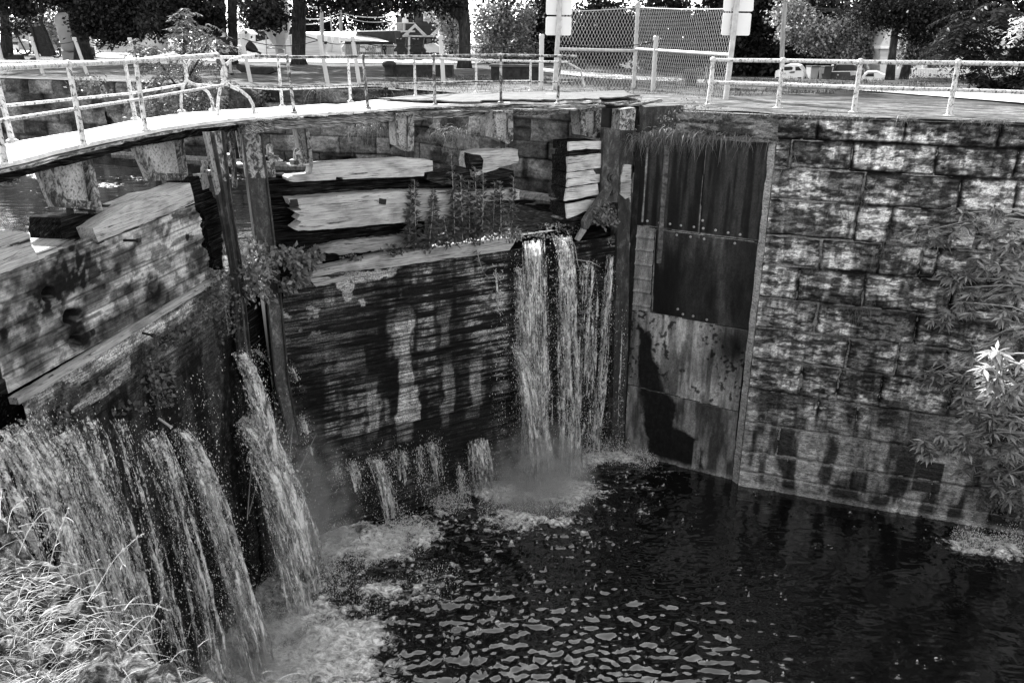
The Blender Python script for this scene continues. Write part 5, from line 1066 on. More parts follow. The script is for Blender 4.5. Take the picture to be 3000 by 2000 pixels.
spray_branch('branch with bare pale forks in the middle of the right edge', (3080, 930), 2.0, [(2820, 870, 1.2), (2850, 1000, 1.4), (2840, 1090, 1.3), (2760, 1080, 1.0), (2720, 1100, 1.0), (2790, 1110, 1.2), (2900, 1020, 1.6), (2940, 960, 1.6), (2960, 900, 1.7), (2710, 1080, .9)])
spray_branch('sunlit branch glowing white at the right edge', (3100, 1090), 6.4, [(2905, 1060, 6.2), (2930, 1080, 6.2), (2905, 1110, 6.1), (2935, 1130, 6.1), (2985, 1050, 6.3), (2990, 1110, 6.3), (2980, 1140, 6.2), (2900, 1020, 6.2)], lsize=.26, nl=16, tone=1.6)
spray_branch('lower branch drooping across the bottom courses of the wall', (3080, 1260), 2.6, [(2740, 1280, 1.6), (2780, 1290, 1.7), (2810, 1300, 1.7), (2830, 1260, 1.8), (2870, 1190, 1.9), (2910, 1210, 2), (2900, 1250, 2), (2960, 1170, 2.2), (2990, 1220, 2.2), (2940, 1290, 2.0), (2820, 1170, 1.6)])
spray_branch('short bright branch tips above the waterline left of the creeper', (3080, 1200), 2.2, [(2700, 1290, 1.5), (2730, 1310, 1.5), (2860, 1230, 1.8), (2840, 1310, 1.7), (2890, 1160, 1.9), (2920, 1140, 1.9), (2780, 1270, 1.6), (2950, 1240, 2.0)], tone=1.7)
spray_branch('dense leafy branch trailing almost to the water at the right edge', (3090, 1380), 2.4, [(2930, 1330, 1.8), (2960, 1370, 1.9), (2990, 1420, 2), (2900, 1380, 1.6), (2980, 1310, 2), (2960, 1440, 1.9), (2860, 1350, 1.4)], nl=18)
bush('wall_creeper', 'small leaved creeper over the foot of the wall at the right edge', 'creeper', WL, [(2960, 1400, 60, 60, 340), (2910, 1440, 45, 50, 200), (2980, 1480, 50, 35, 200), (2990, 1200, 35, 130, 420), (2990, 1000, 25, 90, 160), (2870, 1300, 30, 50, 90)], .11, mWeed, .35, None, .6)

# ================================================================== trees
def tree(name, label, base, trunk, blobs, lsize, mat, cat='tree', group=None, limbs=(), clump=26, hang=.5, flat=.6, mats=None):
    """trunk: (x, y, z, r) in metres from the base; blobs: crown volumes (x, y, z, rx, ry, rz, leaves)"""
    t = thing(name, label, cat, group=group); b = np.array([base[0], base[1], 0.0]); r = np.random.RandomState(int(abs(base[0]*13+base[1]*7)) % 9999)
    m = MB(); P = [b+V3(*q[:3]) for q in trunk]; m.tube(P, [q[3] for q in trunk], 12); tr = m.build('trunk', mBark, t, Frame((0, 0, 0), (.8, .6, 0), (.6, -.8, 0)), True)
    m = MB()
    for lb in limbs: m.tube([b+V3(*q[:3]) for q in lb], [q[3] for q in lb], 7)
    for x, y, z, rx, ry, rz, n, *_ in blobs[:6]:
        p0 = P[-1]; q = b+V3(x, y, z); m.tube([p0, p0+(q-p0)*.5+V3(0, 0, .3), q], [.10, .06, .02], 5)
    if m.v: m.build('limbs', mBark, t, XF, True)
    C = []; SZ = []; TN = []
    for x, y, z, rx, ry, rz, n, *sm in blobs:
        SZ.append(np.full(n, lsize*(sm[0] if sm else 1.0))); k = max(3, n//clump); q = r.randn(k, 3); q /= np.linalg.norm(q, axis=1)[:, None]; q *= (.35+.65*r.rand(k)**.5)[:, None]
        cc = b[None]+np.array([[x, y, z]])+q*np.array([[rx, ry, rz]]); ii = r.randint(0, k, n); TN.append((.25+1.5*r.rand(k)**1.4)[ii]*(.6+.7*r.rand(n)))
        C.append(cc[ii]+r.randn(n, 3)*np.array([[1, 1, flat]])*lsize*1.7-np.abs(r.randn(n, 1))*np.array([[0, 0, hang*lsize]]))
    C = np.concatenate(C); leaves('crown', C, np.concatenate(SZ), mat, t, rs=r, tone=np.concatenate(TN), aspect=.72, droop=hang, up=(0, 0, 1)); return t
def gx(px, Y): return float(aty(px, 130, Y)[0])
def zz(py, Y): return float(aty(1500, py, Y)[2])
def bl_px(x, y, rx, ry, D, n, depth=None, base=(0, 0)):
    c = aty(x, y, D); s = D*1.02/FPX; return (c[0]-base[0], c[1]-base[1], c[2], rx*s, (depth or max(rx, ry)*.8*s), ry*s, n)
def px_tree(name, label, bx, by, D, trunk_px, blobs, lsize, mat, high=None, **kw):
    b0 = aty(bx, by, D); base = (b0[0], b0[1]); tr = []
    for x, y, w in trunk_px: p = aty(x, y, D); tr.append((p[0]-base[0], 0, p[2], w/2*D*1.03/FPX))
    bb = [bl_px(x, y, rx, ry, D+dd, n, None, base) for x, y, rx, ry, dd, n in blobs]; bb += [tuple(h) for h in (high or [])]; return tree(name, label, base, tr, bb, lsize, mat, **kw)
G1 = 'mature park trees'; HI = [(0, 0, 12, 9, 8, 4.5, 2600, 2.2), (0, 0, 19, 7, 7, 5, 1800, 2.4)]
px_tree('maple_tree', 'dark maple at the left edge of the park with its trunk cut by the frame', 12, 184, 84, [(12, 186, 34), (8, 110, 26), (2, 60, 22), (-6, -60, 18)], [(40, 20, 45, 26, -3, 1500), (60, 45, 22, 14, -4, 500), (40, 98, 20, 8, -3, 260), (-40, -60, 110, 70, 0, 1500), (100, -20, 60, 30, -2, 1400)], .34, mLeafDk, group=G1, high=HI)
px_tree('maple_tree', 'stout dark maple in front of the large grey buoy', 240, 188, 74, [(238, 190, 52), (232, 150, 40), (218, 90, 38), (210, 30, 40), (205, -40, 40)], [(300, 30, 80, 40, -3, 4200), (380, 20, 70, 40, -4, 3600), (270, 80, 50, 26, -4, 2000), (330, 95, 45, 18, -4, 1400), (310, 118, 24, 9, -5, 380), (380, 80, 40, 26, -5, 1500), (180, -10, 60, 26, -3, 1600), (250, -120, 170, 110, 0, 2400), (150, 8, 50, 12, -3, 700), (365, 118, 16, 8, -5, 160)], .30, mLeafDk, group=G1, high=HI)
px_tree('maple_tree', 'double stemmed dark maple behind the standing person', 648, 205, 66, [(645, 208, 34), (640, 120, 30), (634, 40, 30), (628, -60, 28)], [(490, 30, 60, 36, -3, 2600), (560, 25, 60, 32, -3, 2400), (470, 80, 40, 26, -4, 1200), (590, 60, 35, 24, -3, 1100), (640, -90, 180, 80, 0, 2000), (760, 45, 38, 26, -6, 1300), (790, 55, 26, 16, -6, 700)], .28, mLeafDk, group=G1, high=HI, limbs=[[(aty(676, 208, 66)[0]-aty(648, 205, 66)[0], 0, 0, .42), (aty(672, 100, 66)[0]-aty(648, 205, 66)[0], 0, zz(100, 66), .36), (aty(668, -50, 66)[0]-aty(648, 205, 66)[0], 0, zz(-50, 66), .34)]])
px_tree('maple_tree', 'big dark maple trunk right of the tall channel buoy', 870, 196, 67, [(868, 200, 50), (866, 170, 36), (866, 90, 38), (866, 20, 34), (870, -60, 34)], [(960, 4, 70, 16, -3, 1300), (1060, 4, 60, 16, -3, 1100), (1010, -40, 160, 40, 0, 1800), (780, 10, 36, 14, -4, 500), (900, -120, 160, 80, 0, 1600)], .28, mLeafDk, group=G1, high=HI)
px_tree('maple_tree', 'dark forked maple in front of the bright foliage left of the fence', 1352, 203, 60, [(1352, 206, 46), (1352, 170, 34), (1352, 90, 32), (1346, 30, 32), (1340, -60, 30)], [(1150, 8, 50, 20, -3, 900), (1190, 20, 16, 12, -3, 240), (1290, 8, 40, 20, -3, 800), (1250, -40, 150, 45, 0, 1800), (1420, -60, 120, 50, 0, 1400)], .26, mLeafDk, group=G1, high=HI, limbs=[[(0, 0, zz(60, 60), .40), (-1.0, 0, zz(10, 60), .32), (-2.0, 0, zz(-40, 60), .3)]])
px_tree('roadside_tree', 'slim dark trunk rising before the right house, upright of the two', 2598, 224, 45, [(2598, 226, 26), (2606, 140, 20), (2615, 60, 17), (2620, -40, 16)], [(2640, 30, 70, 40, -1, 3000), (2560, 20, 70, 40, 0, 2600), (2700, 60, 60, 45, 0, 2200), (2620, -80, 160, 60, 0, 1600), (2720, 20, 60, 40, -1, 1800)], .17, mLeafDk, group='trees along the street')
px_tree('roadside_tree', 'slim dark trunk leaning right across the door of the right house', 2640, 224, 46, [(2638, 226, 26), (2652, 160, 22), (2668, 100, 18), (2690, 20, 16)], [(2680, 120, 50, 24, 0, 1200), (2730, 130, 44, 26, 0, 1000), (2760, 90, 50, 36, 0, 1300), (2660, 150, 30, 14, 0, 350)], .17, mLeaf, group='trees along the street')
G2 = 'leafy trees behind the park'
def back_tree(label, blobs, D, lsize, mat, tw=14, cl=26, hi=((0, 0, 13, 6, 6, 6, 1500, 2.2),)):
    x = sum(b[0] for b in blobs)/len(blobs); px_tree('leafy_tree', label, x, 200, D, [(x, 215, tw), (x, 120, tw*.8), (x+4, 20, tw*.6)], [(bx, by, rx, ry, dd, n) for bx, by, rx, ry, dd, n in blobs], lsize, mat, group=G2, clump=cl, high=hi)
back_tree('bright backlit tree at the far left behind the dark slab', [(90, 100, 70, 40, 0, 2200), (150, 60, 60, 50, 3, 2200), (60, 80, 40, 20, 0, 600), (130, 140, 60, 30, 0, 1200)], 115, .45, mLeafLt)
back_tree('bright tree showing between the dark maples left of the person', [(540, 90, 60, 50, 0, 1900), (600, 70, 50, 60, 2, 1700), (460, 60, 50, 50, 2, 1300)], 112, .42, mLeafLt)
back_tree('pale tree behind the tall channel buoy', [(720, 40, 40, 50, 0, 1500), (760, 100, 50, 40, 0, 1300)], 120, .42, mLeaf)
back_tree('dark tree mass behind the museum, left part', [(920, 60, 60, 55, 0, 2600), (860, 70, 60, 50, 4, 1800), (790, 110, 60, 40, 0, 1600)], 125, .45, mLeafDk)
back_tree('dark tree mass behind the museum, right part', [(1040, 60, 60, 50, 0, 2600), (1100, 70, 40, 40, 3, 1500)], 128, .45, mLeafDk)
back_tree('sunlit maple foliage right of the forked trunk', [(1440, 60, 60, 60, 0, 3600), (1480, 120, 60, 50, 0, 3000), (1420, 140, 40, 40, -1, 1600), (1500, 40, 50, 60, 1, 2200), (1520, 150, 50, 30, 0, 1200)], 76, .26, mLeafLt)
back_tree('pale bush beside the small house porch', [(1310, 120, 26, 36, 0, 900), (1340, 150, 24, 26, 0, 600), (1320, 60, 36, 40, 0, 1300), (1280, 30, 24, 30, 0, 700)], 84, .28, mLeafLt)
back_tree('dark tree behind the left sign of the mesh gate', [(1590, 90, 60, 90, 0, 7220), (1640, 150, 60, 40, 0, 3420)], 80, .40, mLeafDk)
back_tree('dark tree behind the left mesh panel', [(1750, 90, 80, 90, 0, 7980), (1720, 150, 60, 50, 0, 3040)], 82, .40, mLeafDk)
back_tree('dark tree behind the right mesh panel', [(1930, 80, 90, 100, 0, 7980), (1980, 160, 70, 40, 0, 2850)], 82, .40, mLeafDk)
back_tree('dark tree right of the right hand sign', [(2110, 80, 80, 100, 0, 7220), (2190, 120, 60, 60, 0, 4180), (2220, 40, 50, 60, 0, 3040)], 72, .38, mLeafDk)
back_tree('sunlit willow like tree above the parked pickup', [(2380, 90, 60, 40, 0, 2400), (2440, 110, 60, 34, 0, 2200), (2340, 60, 50, 40, 0, 1500), (2500, 70, 60, 50, 0, 2400), (2300, 40, 50, 60, 1, 1600), (2480, 140, 30, 14, -1, 380), (2540, 130, 50, 40, 0, 1500), (2560, 180, 30, 34, 1, 800)], 60, .22, mLeafLt)
back_tree('dark trees in the shade behind the parked cars', [(2400, 160, 90, 44, 0, 5700), (2480, 180, 70, 30, 0, 3420), (2280, 170, 60, 50, 0, 3040), (2200, 180, 60, 40, 0, 2660), (2350, 110, 120, 40, 3, 4180)], 70, .36, mLeafDk)
back_tree('dark tree behind the white bungalow at the right edge', [(2800, 40, 90, 70, 0, 4200), (2930, 40, 90, 80, 0, 4200), (2990, 120, 50, 60, 0, 1600), (2700, 20, 70, 50, 2, 2400)], 66, .34, mLeafDk)
back_tree('dark tree mass far behind the roadside trees', [(2300, 20, 110, 60, 0, 4200), (2450, 40, 110, 60, 0, 4200), (2600, 60, 100, 70, 0, 4000)], 84, .42, mLeafDk)
def sumac(label, name, D, heads, stems, lmat, size, nf, frond=26, group=None, tone=1.0):
    t = thing(name, label, 'shrub', group=group); m = MB()
    for s in stems: m.tube([aty(x, y, D) for x, y in s], list(np.linspace(.05, .02, len(s))), 6)
    m.build('stems', mBark, t); C = []; Dv = []; sc = D/FPX
    for x, y, r_, k in heads:
        c = aty(x, y, D)
        for q in range(k):
            a = rs.rand()*6.283; el = rs.uniform(-.5, .45); L = r_*sc*rs.uniform(.8, 1.3); d = V3(math.cos(a), math.sin(a), el); d /= np.linalg.norm(d); o = c+rs.randn(3)*r_*sc*.22
            side = np.cross(d, V3(0, 0, 1)); side /= np.linalg.norm(side)
            for j in range(frond//2):
                s = (j+1)/(frond/2); p = o+d*L*s-V3(0, 0, 1)*(.45*L*s*s)
                for sg in (-1, 1): C.append(p); Dv.append(side*sg+d*.35-V3(0, 0, .45))
    C = np.array(C); leaves('fronds', C, size, lmat, t, dirs=np.array(Dv)*2.2, aspect=.30, up=(0, 0, 1), tone=tone*(.6+.6*rs.rand(len(C)))); return t
sumac('feathery young tree growing from the upstream wall behind the curved rails', 'feathery_tree', 31.5, [(530, 60, 40, 10), (500, 100, 45, 12), (570, 110, 55, 12), (450, 160, 50, 12), (540, 170, 60, 16), (620, 130, 50, 10), (600, 180, 50, 10), (410, 150, 36, 8), (390, 170, 30, 6), (480, 220, 60, 14), (560, 240, 60, 14), (420, 260, 45, 10), (500, 290, 60, 14), (590, 280, 50, 12), (450, 310, 50, 12), (560, 320, 50, 10), (640, 250, 40, 8)], [[(520, 400), (530, 250), (528, 60)], [(530, 260), (600, 140)], [(530, 290), (440, 170)], [(530, 330), (600, 260)]], mIvy, .20, 0, 22, tone=.75)
sumac('dark drooping sumac shrub at the right edge before the white porch', 'sumac_shrub', 34, [(2840, 40, 70, 21), (2920, 20, 70, 21), (2800, 90, 60, 21), (2880, 90, 70, 25), (2960, 80, 60, 21), (2780, 130, 50, 18), (2850, 150, 60, 21), (2930, 150, 70, 21), (2990, 130, 50, 18), (2860, 210, 40, 14), (2940, 220, 60, 21), (2990, 210, 50, 18), (2900, 230, 40, 14)], [[(2930, 450), (2900, 234), (2870, 144)], [(2930, 450), (2960, 180)], [(2950, 250), (2990, 150)], [(2900, 170), (2880, 120)]], mLeafDk, .26, 0, 30, tone=1.1)
sumac('pale sunlit spray of leaves at the top right edge', 'leafy_spray', 24, [(2985, 50, 30, 10), (2990, 80, 30, 8), (3010, 30, 40, 8)], [[(3060, 130), (2990, 60)]], mLeafLt, .17, 0, 10, tone=1.6)
ub2 = thing('wall_bush', 'dark leafy bush filling the recess of the upstream wall below the curved rails', 'shrub'); C = []
for x, y, r_, k in ((400, 340, 50, 300), (470, 340, 60, 500), (540, 300, 60, 400), (760, 290, 22, 160), (270, 265, 30, 160), (220, 262, 20, 100), (640, 330, 40, 200)):
    c = aty(x, y, 33); C.append(c[None]+rs.randn(k, 3)*r_*33/FPX*.5)
leaves('foliage', np.concatenate(C), .17, mWeed, ub2, aspect=.5)

# ================================================================== park: chain fence, anchors, buoys, museum
cf = thing('chain_fence', 'row of slim white posts with hanging chains along the far bank', 'chain fence')
cposts = [(8, 232, 138), (118, 232, 140), (248, 233, 140), (400, 236, 140), (727, 250, 128), (954, 259, 131), (1045, 250, 133), (1292, 255, 128), (1577, 268, 125), (1905, 265, 126)]
tops_ = []
for x, yb, yt in cposts:
    b = atz(x, yb, 0); d = b[1]; h = (yb-yt)*d*1.03/FPX*1.0; lean = {118: -.27, 248: -.36, 8: -.1, 727: -.22, 954: -.22, 1045: -.18, 1292: -.07, 400: -.2}.get(x, 0)
    tp = b+V3(lean, 0, h); m = MB(); m.tube([b, tp], .085, 10); m.lathe(tp, [(.10, -.10), (.10, .02), (.07, .05)], 10, .95); m.build('post', mBuoyPale, cf); tops_.append(tp-V3(0, 0, .14))
for a, b in zip(tops_[:-1], tops_[1:]):
    m = MB(); L = np.linalg.norm(b-a); sag = .055*L if L < 9 else .5; m.tube([a+(b-a)*s-V3(0, 0, 4*sag*s*(1-s)) for s in np.linspace(0, 1, 13)], .016, 5); m.build('chain', mChain, cf)
def wf(Y): return lambda x, y: aty(x, y, Y)
def flat_px(mb, pts, Y, depth, t=1.0):
    F = [aty(x, y, Y) for x, y in pts]; B = [q+V3(0, depth, 0) for q in F]; a = sum(pts[i][0]*pts[(i+1) % len(pts)][1]-pts[(i+1) % len(pts)][0]*pts[i][1] for i in range(len(pts)))
    if a > 0: F.reverse(); B.reverse()
    mb.prism(F, B, t)
def flat_obj(name, pts, Y, depth, mat, parent=None, t=1.0):
    m = MB(); flat_px(m, pts, Y, depth, t); return m.build(name, mat, parent)
def tube_px(name, pts, Y, r, mat, parent=None, n=8):
    m = MB(); m.tube([aty(x, y, Y) for x, y in pts], r, n); return m.build(name, mat, parent)
def sc(Y): return Y*1.03/FPX
# big buoy
Y = 80; k = sc(Y); t = thing('navigation_buoy', 'large tilted grey buoy with a dark cage on top, partly behind a maple', 'buoy'); c = aty(208, 158, Y); ax = V3(-.10, 0, 1)
m = MB(); m.lathe(c, [(28*k*.5, -8*k), (44*k*.6, -4*k), (27*k, 0), (29*k, 4*k), (29*k, 74*k), (26*k, 84*k), (14*k, 92*k)], 28, 1, ax); m.build('body', mBuoy, t, XF, True)
m = MB(); m.lathe(c, [(26*k, -3*k), (16*k, -8*k)], 28, 1, ax); m.lathe(c+ax*90*k, [(13*k, 0), (17*k, 2*k), (17*k, 8*k), (12*k, 9*k)], 20, 1, ax); m.build('collar', mBlack, t)
m = MB(); q = c+ax*96*k
for a in range(4): d = V3(math.cos(a*1.57+.5), math.sin(a*1.57+.5), 0)*9*k; m.tube([q+d, q+d*.9+ax*62*k], .05, 6)
m.tube([q+V3(-10*k, 0, 36*k), q+V3(12*k, 0, 36*k)], .04, 6); m.lathe(q+ax*46*k, [(10*k, 0), (11*k, 10*k), (8*k, 24*k)], 14, 1, ax); m.build('cage', mBlack, t)
m = MB(); p = aty(205, 182, Y); m.box((p[0], p[1], (c[2]-.2)/2), (42*k, 30*k, max(.3, c[2]-.15)), .1); m.build('plinth', mBuoy, t)
Y = 92; k = sc(Y); t = thing('navigation_buoy', 'pale round bodied buoy just right of the stout maple trunk', 'buoy'); c = aty(254, 152, Y); m = MB(); m.lathe(c, [(10*k, 0), (15*k, 3*k), (17*k, 10*k), (17*k, 34*k), (12*k, 40*k)], 20, 1, (-.1, 0, 1)); m.build('body', mBuoyPale, t, XF, True); m = MB(); m.lathe(c-V3(0, 0, 24*k), [(12*k, 0), (11*k, 24*k)], 14); m.build('foot', mBlack, t)
# dark leaning slab
Y = 72; t = thing('leaning_slab', 'dark iron slab with two prongs leaning on the lawn left of the grey buoy', 'iron slab'); flat_obj('plate', [(82, 95), (112, 90), (150, 178), (112, 180), (98, 150)], Y, .5, mBlack, t)
for a, b in (([(69, 66), (84, 98), (98, 150), (103, 182)], .14), ([(110, 80), (125, 108), (148, 176)], .14)): tube_px('prong', a, Y, b, mBlack, t, 6)
# anchors and ironwork left
def admiralty(label, x, y, Y, s, ang, mat=mBlack):
    t = thing('anchor', label, 'anchor', group='old anchors shown in the park'); c = aty(x, y, Y); k = sc(Y)*s; ca, sa = math.cos(ang), math.sin(ang)
    R = lambda u, v, w=0: c+V3(u*ca-v*sa, w, u*sa+v*ca)*k
    m = MB(); m.tube([R(0, -30), R(0, 30)], 2.2*k, 8); m.build('shank', mat, t); m = MB(); m.tube([R(-22, -14), R(-14, -26), R(0, -31), R(14, -26), R(22, -14)], [1.2*k, 2.4*k, 3*k, 2.4*k, 1.2*k], 8); m.build('arms', mat, t)
    for sg in (-1, 1): m = MB(); m.prism([R(sg*16, -16, -.1), R(sg*26, -16, -.1), R(sg*22, -2, -.1)], [R(sg*16, -16, .1), R(sg*26, -16, .1), R(sg*22, -2, .1)]); m.build('fluke', mat, t)
    m = MB(); m.tube([R(-16, 24), R(16, 24)], 1.4*k, 6); m.build('stock', mat, t); m = MB(); m.tube([R(5*math.cos(a), 34+5*math.sin(a)) for a in np.linspace(0, 6.28, 13)], 1.2*k, 6); m.build('ring', mat, t)
admiralty('dark anchor leaning by the left maple trunk', 55, 145, 70, .9, .35); admiralty('low dark anchor lying between the slab and the grey buoy', 150, 165, 78, .6, .9); admiralty('dark anchor lying right of the pale buoy', 270, 172, 74, .62, -1.2)
t = thing('iron_block', 'dark iron mooring block on the grass at the left edge', 'mooring block'); flat_obj('block', [(8, 186), (22, 182), (30, 176), (42, 178), (46, 190), (56, 192), (54, 202), (8, 202)], 62, .8, mBlack, t); tube_px('pin', [(20, 182), (20, 174)], 62.2, .12, mBlack, t)
t = thing('iron_block', 'dark bowl shaped iron block on the grass under the slab', 'mooring block'); m = MB(); c = aty(95, 196, 60); m.lathe(c, [(.15, -.2), (.3, -.05), (.34, .15), (.26, .26), (.1, .28)], 14); m.build('bowl', mBlack, t)
t = thing('folding_frame', 'white folded bench frame on the pale road at the far left', 'frame'); tube_px('bars', [(56, 135), (74, 140), (92, 146), (84, 164)], 84, .14, mWhite, t); flat_obj('seat', [(56, 134), (92, 144), (91, 148), (55, 138)], 84, .6, mWhite, t)
# tall channel buoy on its cradle
Y = 70; k = sc(Y); t = thing('channel_buoy', 'tall pale tapering channel buoy standing on a steel cradle', 'buoy'); c = aty(811, 152, Y); ax = V3(-.05, 0, 1)
m = MB(); m.lathe(c, [(3*k, -2*k), (11*k, 4*k), (24*k, 26*k), (34*k, 52*k), (39*k, 74*k), (38*k, 100*k), (36*k, 150*k), (36*k, 220*k)], 30, 1, ax); m.build('hull', mBuoyPale, t, XF, True)
m = MB(); m.lathe(c-V3(0, 0, 10*k), [(12*k, 0), (12*k, 8*k), (8*k, 10*k)], 14); m.build('keel_weight', mBuoy, t)
m = MB()
for dx, dy in ((-26, -1.2), (26, -1.2), (-22, 1.2), (22, 1.2)): m.tube([c+V3(dx*.92*k, dy*.9, 34*k), c+V3(dx*k, dy, -26*k)], .05, 6)
m.tube([c+V3(-25*k, -1.2, 3*k), c+V3(25*k, -1.2, 3*k)], .05, 6); m.tube([c+V3(-25*k, -1.2, 4*k), c+V3(-10*k, -1, 14*k)], .04, 6); m.tube([c+V3(25*k, -1.2, 4*k), c+V3(10*k, -1, 14*k)], .04, 6); m.tube([c+V3(-2*k, -1.1, 36*k), c+V3(2*k, -1.1, -22*k)], .1, 6); m.build('cradle', mGalv, t)
# museum
Y = 90; mu = thing('museum', 'long low museum with pale gable end, white roof and lettered front', 'building')
flat_obj('gable_wall', [(728, 134), (850, 106), (938, 130), (938, 172), (728, 172)], Y, 12, mSiding, mu)
flat_obj('gable_trim', [(720, 130), (850, 101), (944, 127), (944, 131), (850, 106), (720, 134)], Y-.3, .5, mBlack, mu)
m = MB(); P = [aty(850, 101, Y-.4), aty(945, 129, Y-.4), aty(1142, 129, Y-.4), aty(1030, 98, Y+4)]; P2 = [aty(850, 101, Y-.4), aty(1030, 98, Y+4)]
m.add([P[0], P[1], P[2], P[3]], [(0, 1, 2, 3)]); m.add([q+V3(0, 0, -.15) for q in P], [(3, 2, 1, 0)]); m.add([aty(882, 118, Y-.45), P[1], P[1]+V3(0, 0, -.15)], [(0, 1, 2)]); m.build('roof', mRoofPale, mu)
flat_obj('parapet', [(1024, 98), (1146, 94), (1148, 136), (1142, 130)], Y+1.5, 5, mRoofDark, mu); flat_obj('parapet_cap', [(1024, 96), (1146, 92), (1146, 95), (1024, 99)], Y+1.3, .4, mWhite, mu)
flat_obj('fascia', [(938, 128), (1142, 126), (1142, 134), (938, 136)], Y-.5, .5, mBlack, mu); flat_obj('front_wall', [(938, 135), (1144, 134), (1146, 174), (938, 174)], Y-.1, 6, mSiding, mu)
m = MB()
for i in range(26):
    x = 1004+i*5.6; flat_px(m, [(x, 136), (x+1.6, 136), (x+1.8, 173), (x+.2, 173)], Y-.22, .1, .35)
m.build('battens', mSiding, mu); sg = flat_obj('sign_panel', [(1045, 136), (1107, 135), (1107, 158), (1045, 158)], Y-.42, .12, mSign, mu)
flat_obj('vent_stack', [(996, 100), (1010, 100), (1014, 114), (997, 115)], Y+2.5, 1.0, mBuoyPale, mu)
flat_obj('roof_dish', [(972, 98), (978, 88), (980, 91), (986, 97)], Y+3, .2, mWhite, mu)
def text(s, x, y, w, Y_, parent, size=None):
    cu = bpy.data.curves.new('lettering', 'FONT'); cu.body = s; cu.size = 1; cu.extrude = .01; cu.align_x = 'CENTER'; o = bpy.data.objects.new('tmp_text', cu); COL.objects.link(o); bpy.context.view_layer.update()
    dg = bpy.context.evaluated_depsgraph_get(); me = bpy.data.meshes.new_from_object(o.evaluated_get(dg)); wd = o.dimensions.x or 1; bpy.data.objects.remove(o)
    k_ = w*sc(Y_)/wd; v = np.array([q.co for q in me.vertices]); p = aty(x, y, Y_); v2 = np.stack([p[0]+v[:, 0]*k_, p[1]-v[:, 2]*.5, p[2]+v[:, 1]*k_*1.25], 1); fs = [tuple(q.vertices) for q in me.polygons]
    return mesh('lettering', v2, fs, mLetter, parent)
text('PARC DES ANCRES', 1076, 146, 58, Y-.48, sg); text('MUSÉE', 1077, 156, 27, Y-.48, sg)
m = MB(); m.tube([aty(1117+4*math.cos(a), 146+5*math.sin(a), Y-.5) for a in np.linspace(0, 6.28, 13)], .06, 6); m.tube([aty(1117, 151, Y-.5), aty(1125, 176, Y-.5)], .07, 6); m.build('hanging_ring', mBlack, mu)
# narrow gazebo door left of the museum
t = thing('lattice_kiosk', 'small pale kiosk with paned door behind the person', 'kiosk'); flat_obj('front', [(686, 106), (705, 96), (722, 108), (722, 150), (686, 150)], 86, 2, mSiding, t); flat_obj('door', [(706, 108), (718, 108), (718, 148), (706, 148)], 85.9, .2, mBuoyPale, t); flat_obj('pane', [(708, 112), (716, 112), (716, 130), (708, 130)], 85.8, .2, mGalv, t); flat_obj('roof', [(682, 107), (704, 92), (726, 108), (724, 110), (704, 96), (684, 110)], 85.8, 2.4, mWhite, t)
# white stockless flukes and black stockless anchors
def fluke(x0, x1, y0, y1): return [(x0, y1), (x0+3, y1-20), (x0+6, y0), (x0+(x1-x0)*.62, y0), (x1-4, y1-24), (x1, y1-4), (x1, y1)]
t = thing('anchor', 'pale double fluked anchor standing upright before the museum', 'anchor', group='old anchors shown in the park'); flat_obj('fluke', fluke(945, 968, 114, 162), 80, .8, mBuoyPale, t); flat_obj('fluke', fluke(964, 990, 114, 162), 79.5, .8, mBuoyPale, t); flat_obj('shank', [(984, 136), (998, 126), (998, 134), (986, 150)], 79.8, .5, mWhite, t); flat_obj('base', [(944, 160), (992, 160), (992, 170), (944, 170)], 79.3, 1.5, mBuoyPale, t)
for lab, x in (('black stockless anchor upright at the museum corner, left of the pair', 1164), ('black stockless anchor upright beside the porch, right of the pair', 1214)):
    t = thing('anchor', lab, 'anchor', group='old anchors shown in the park'); w = 20 if x < 1200 else 24
    flat_obj('crown', [(x-w*.7, 116), (x-w*.2, 119), (x+w*.2, 118), (x+w*.75, 114), (x+w*.62, 140), (x+w, 150), (x+w*.95, 156), (x-w*.95, 156), (x-w, 150), (x-w*.55, 140)], 74, .9, mBlack, t); flat_obj('stand', [(x-w*.5, 155), (x+w*.5, 155), (x+w*.5, 180), (x-w*.5, 180)], 74.2, .8, mBlack, t)
    m = MB(); m.tube([aty(x+5*math.cos(a), 114+6*math.sin(a), 74) for a in np.linspace(0, 3.14, 9)], .06, 6); m.build('shackle', mBlack, t)
# stone boxes / plinths
def plinth(label, x0, x1, y0, y1, D, lit):
    t = thing('plinth', label, 'plinth'); m = MB(); b = atz((x0+x1)/2, y1, 0); w = (x1-x0)*sc(b[1]); h = (y1-y0-3)*sc(b[1])*.93; m.box((b[0], b[1]+.6, h/2), (w, 1.2, h)); m.build('base', mBlack, t); m = MB(); m.box((b[0], b[1]+.6, h+.05), (w+.15, 1.4, .1)); m.build('slab', mGalv if lit else mRoofDark, t)
plinth('long dark plinth with a pale top beside the forked maple', 1133, 1310, 192, 228, 0, True); plinth('dark flat topped plinth left of the mesh gate', 1436, 1572, 196, 236, 0, False)
t = thing('mooring_bitt', 'rounded dark mooring bitt at the left end of the long plinth', 'mooring bitt'); b = atz(1136, 228, 0); m = MB(); m.lathe(b+V3(0, -.35, 0), [(.32, 0), (.26, .1), (.24, .45), (.34, .52), (.36, .66), (.24, .76), (.05, .78)], 16); m.build('bitt', mBlack, t, XF, True)
t = thing('plank_pile', 'dark low weathered slab lying on the lawn right of the person', 'slab'); flat_obj('slab', [(684, 196), (730, 205), (790, 205), (800, 216), (770, 226), (700, 222), (684, 210)], 46, 1.1, mBlack, t)
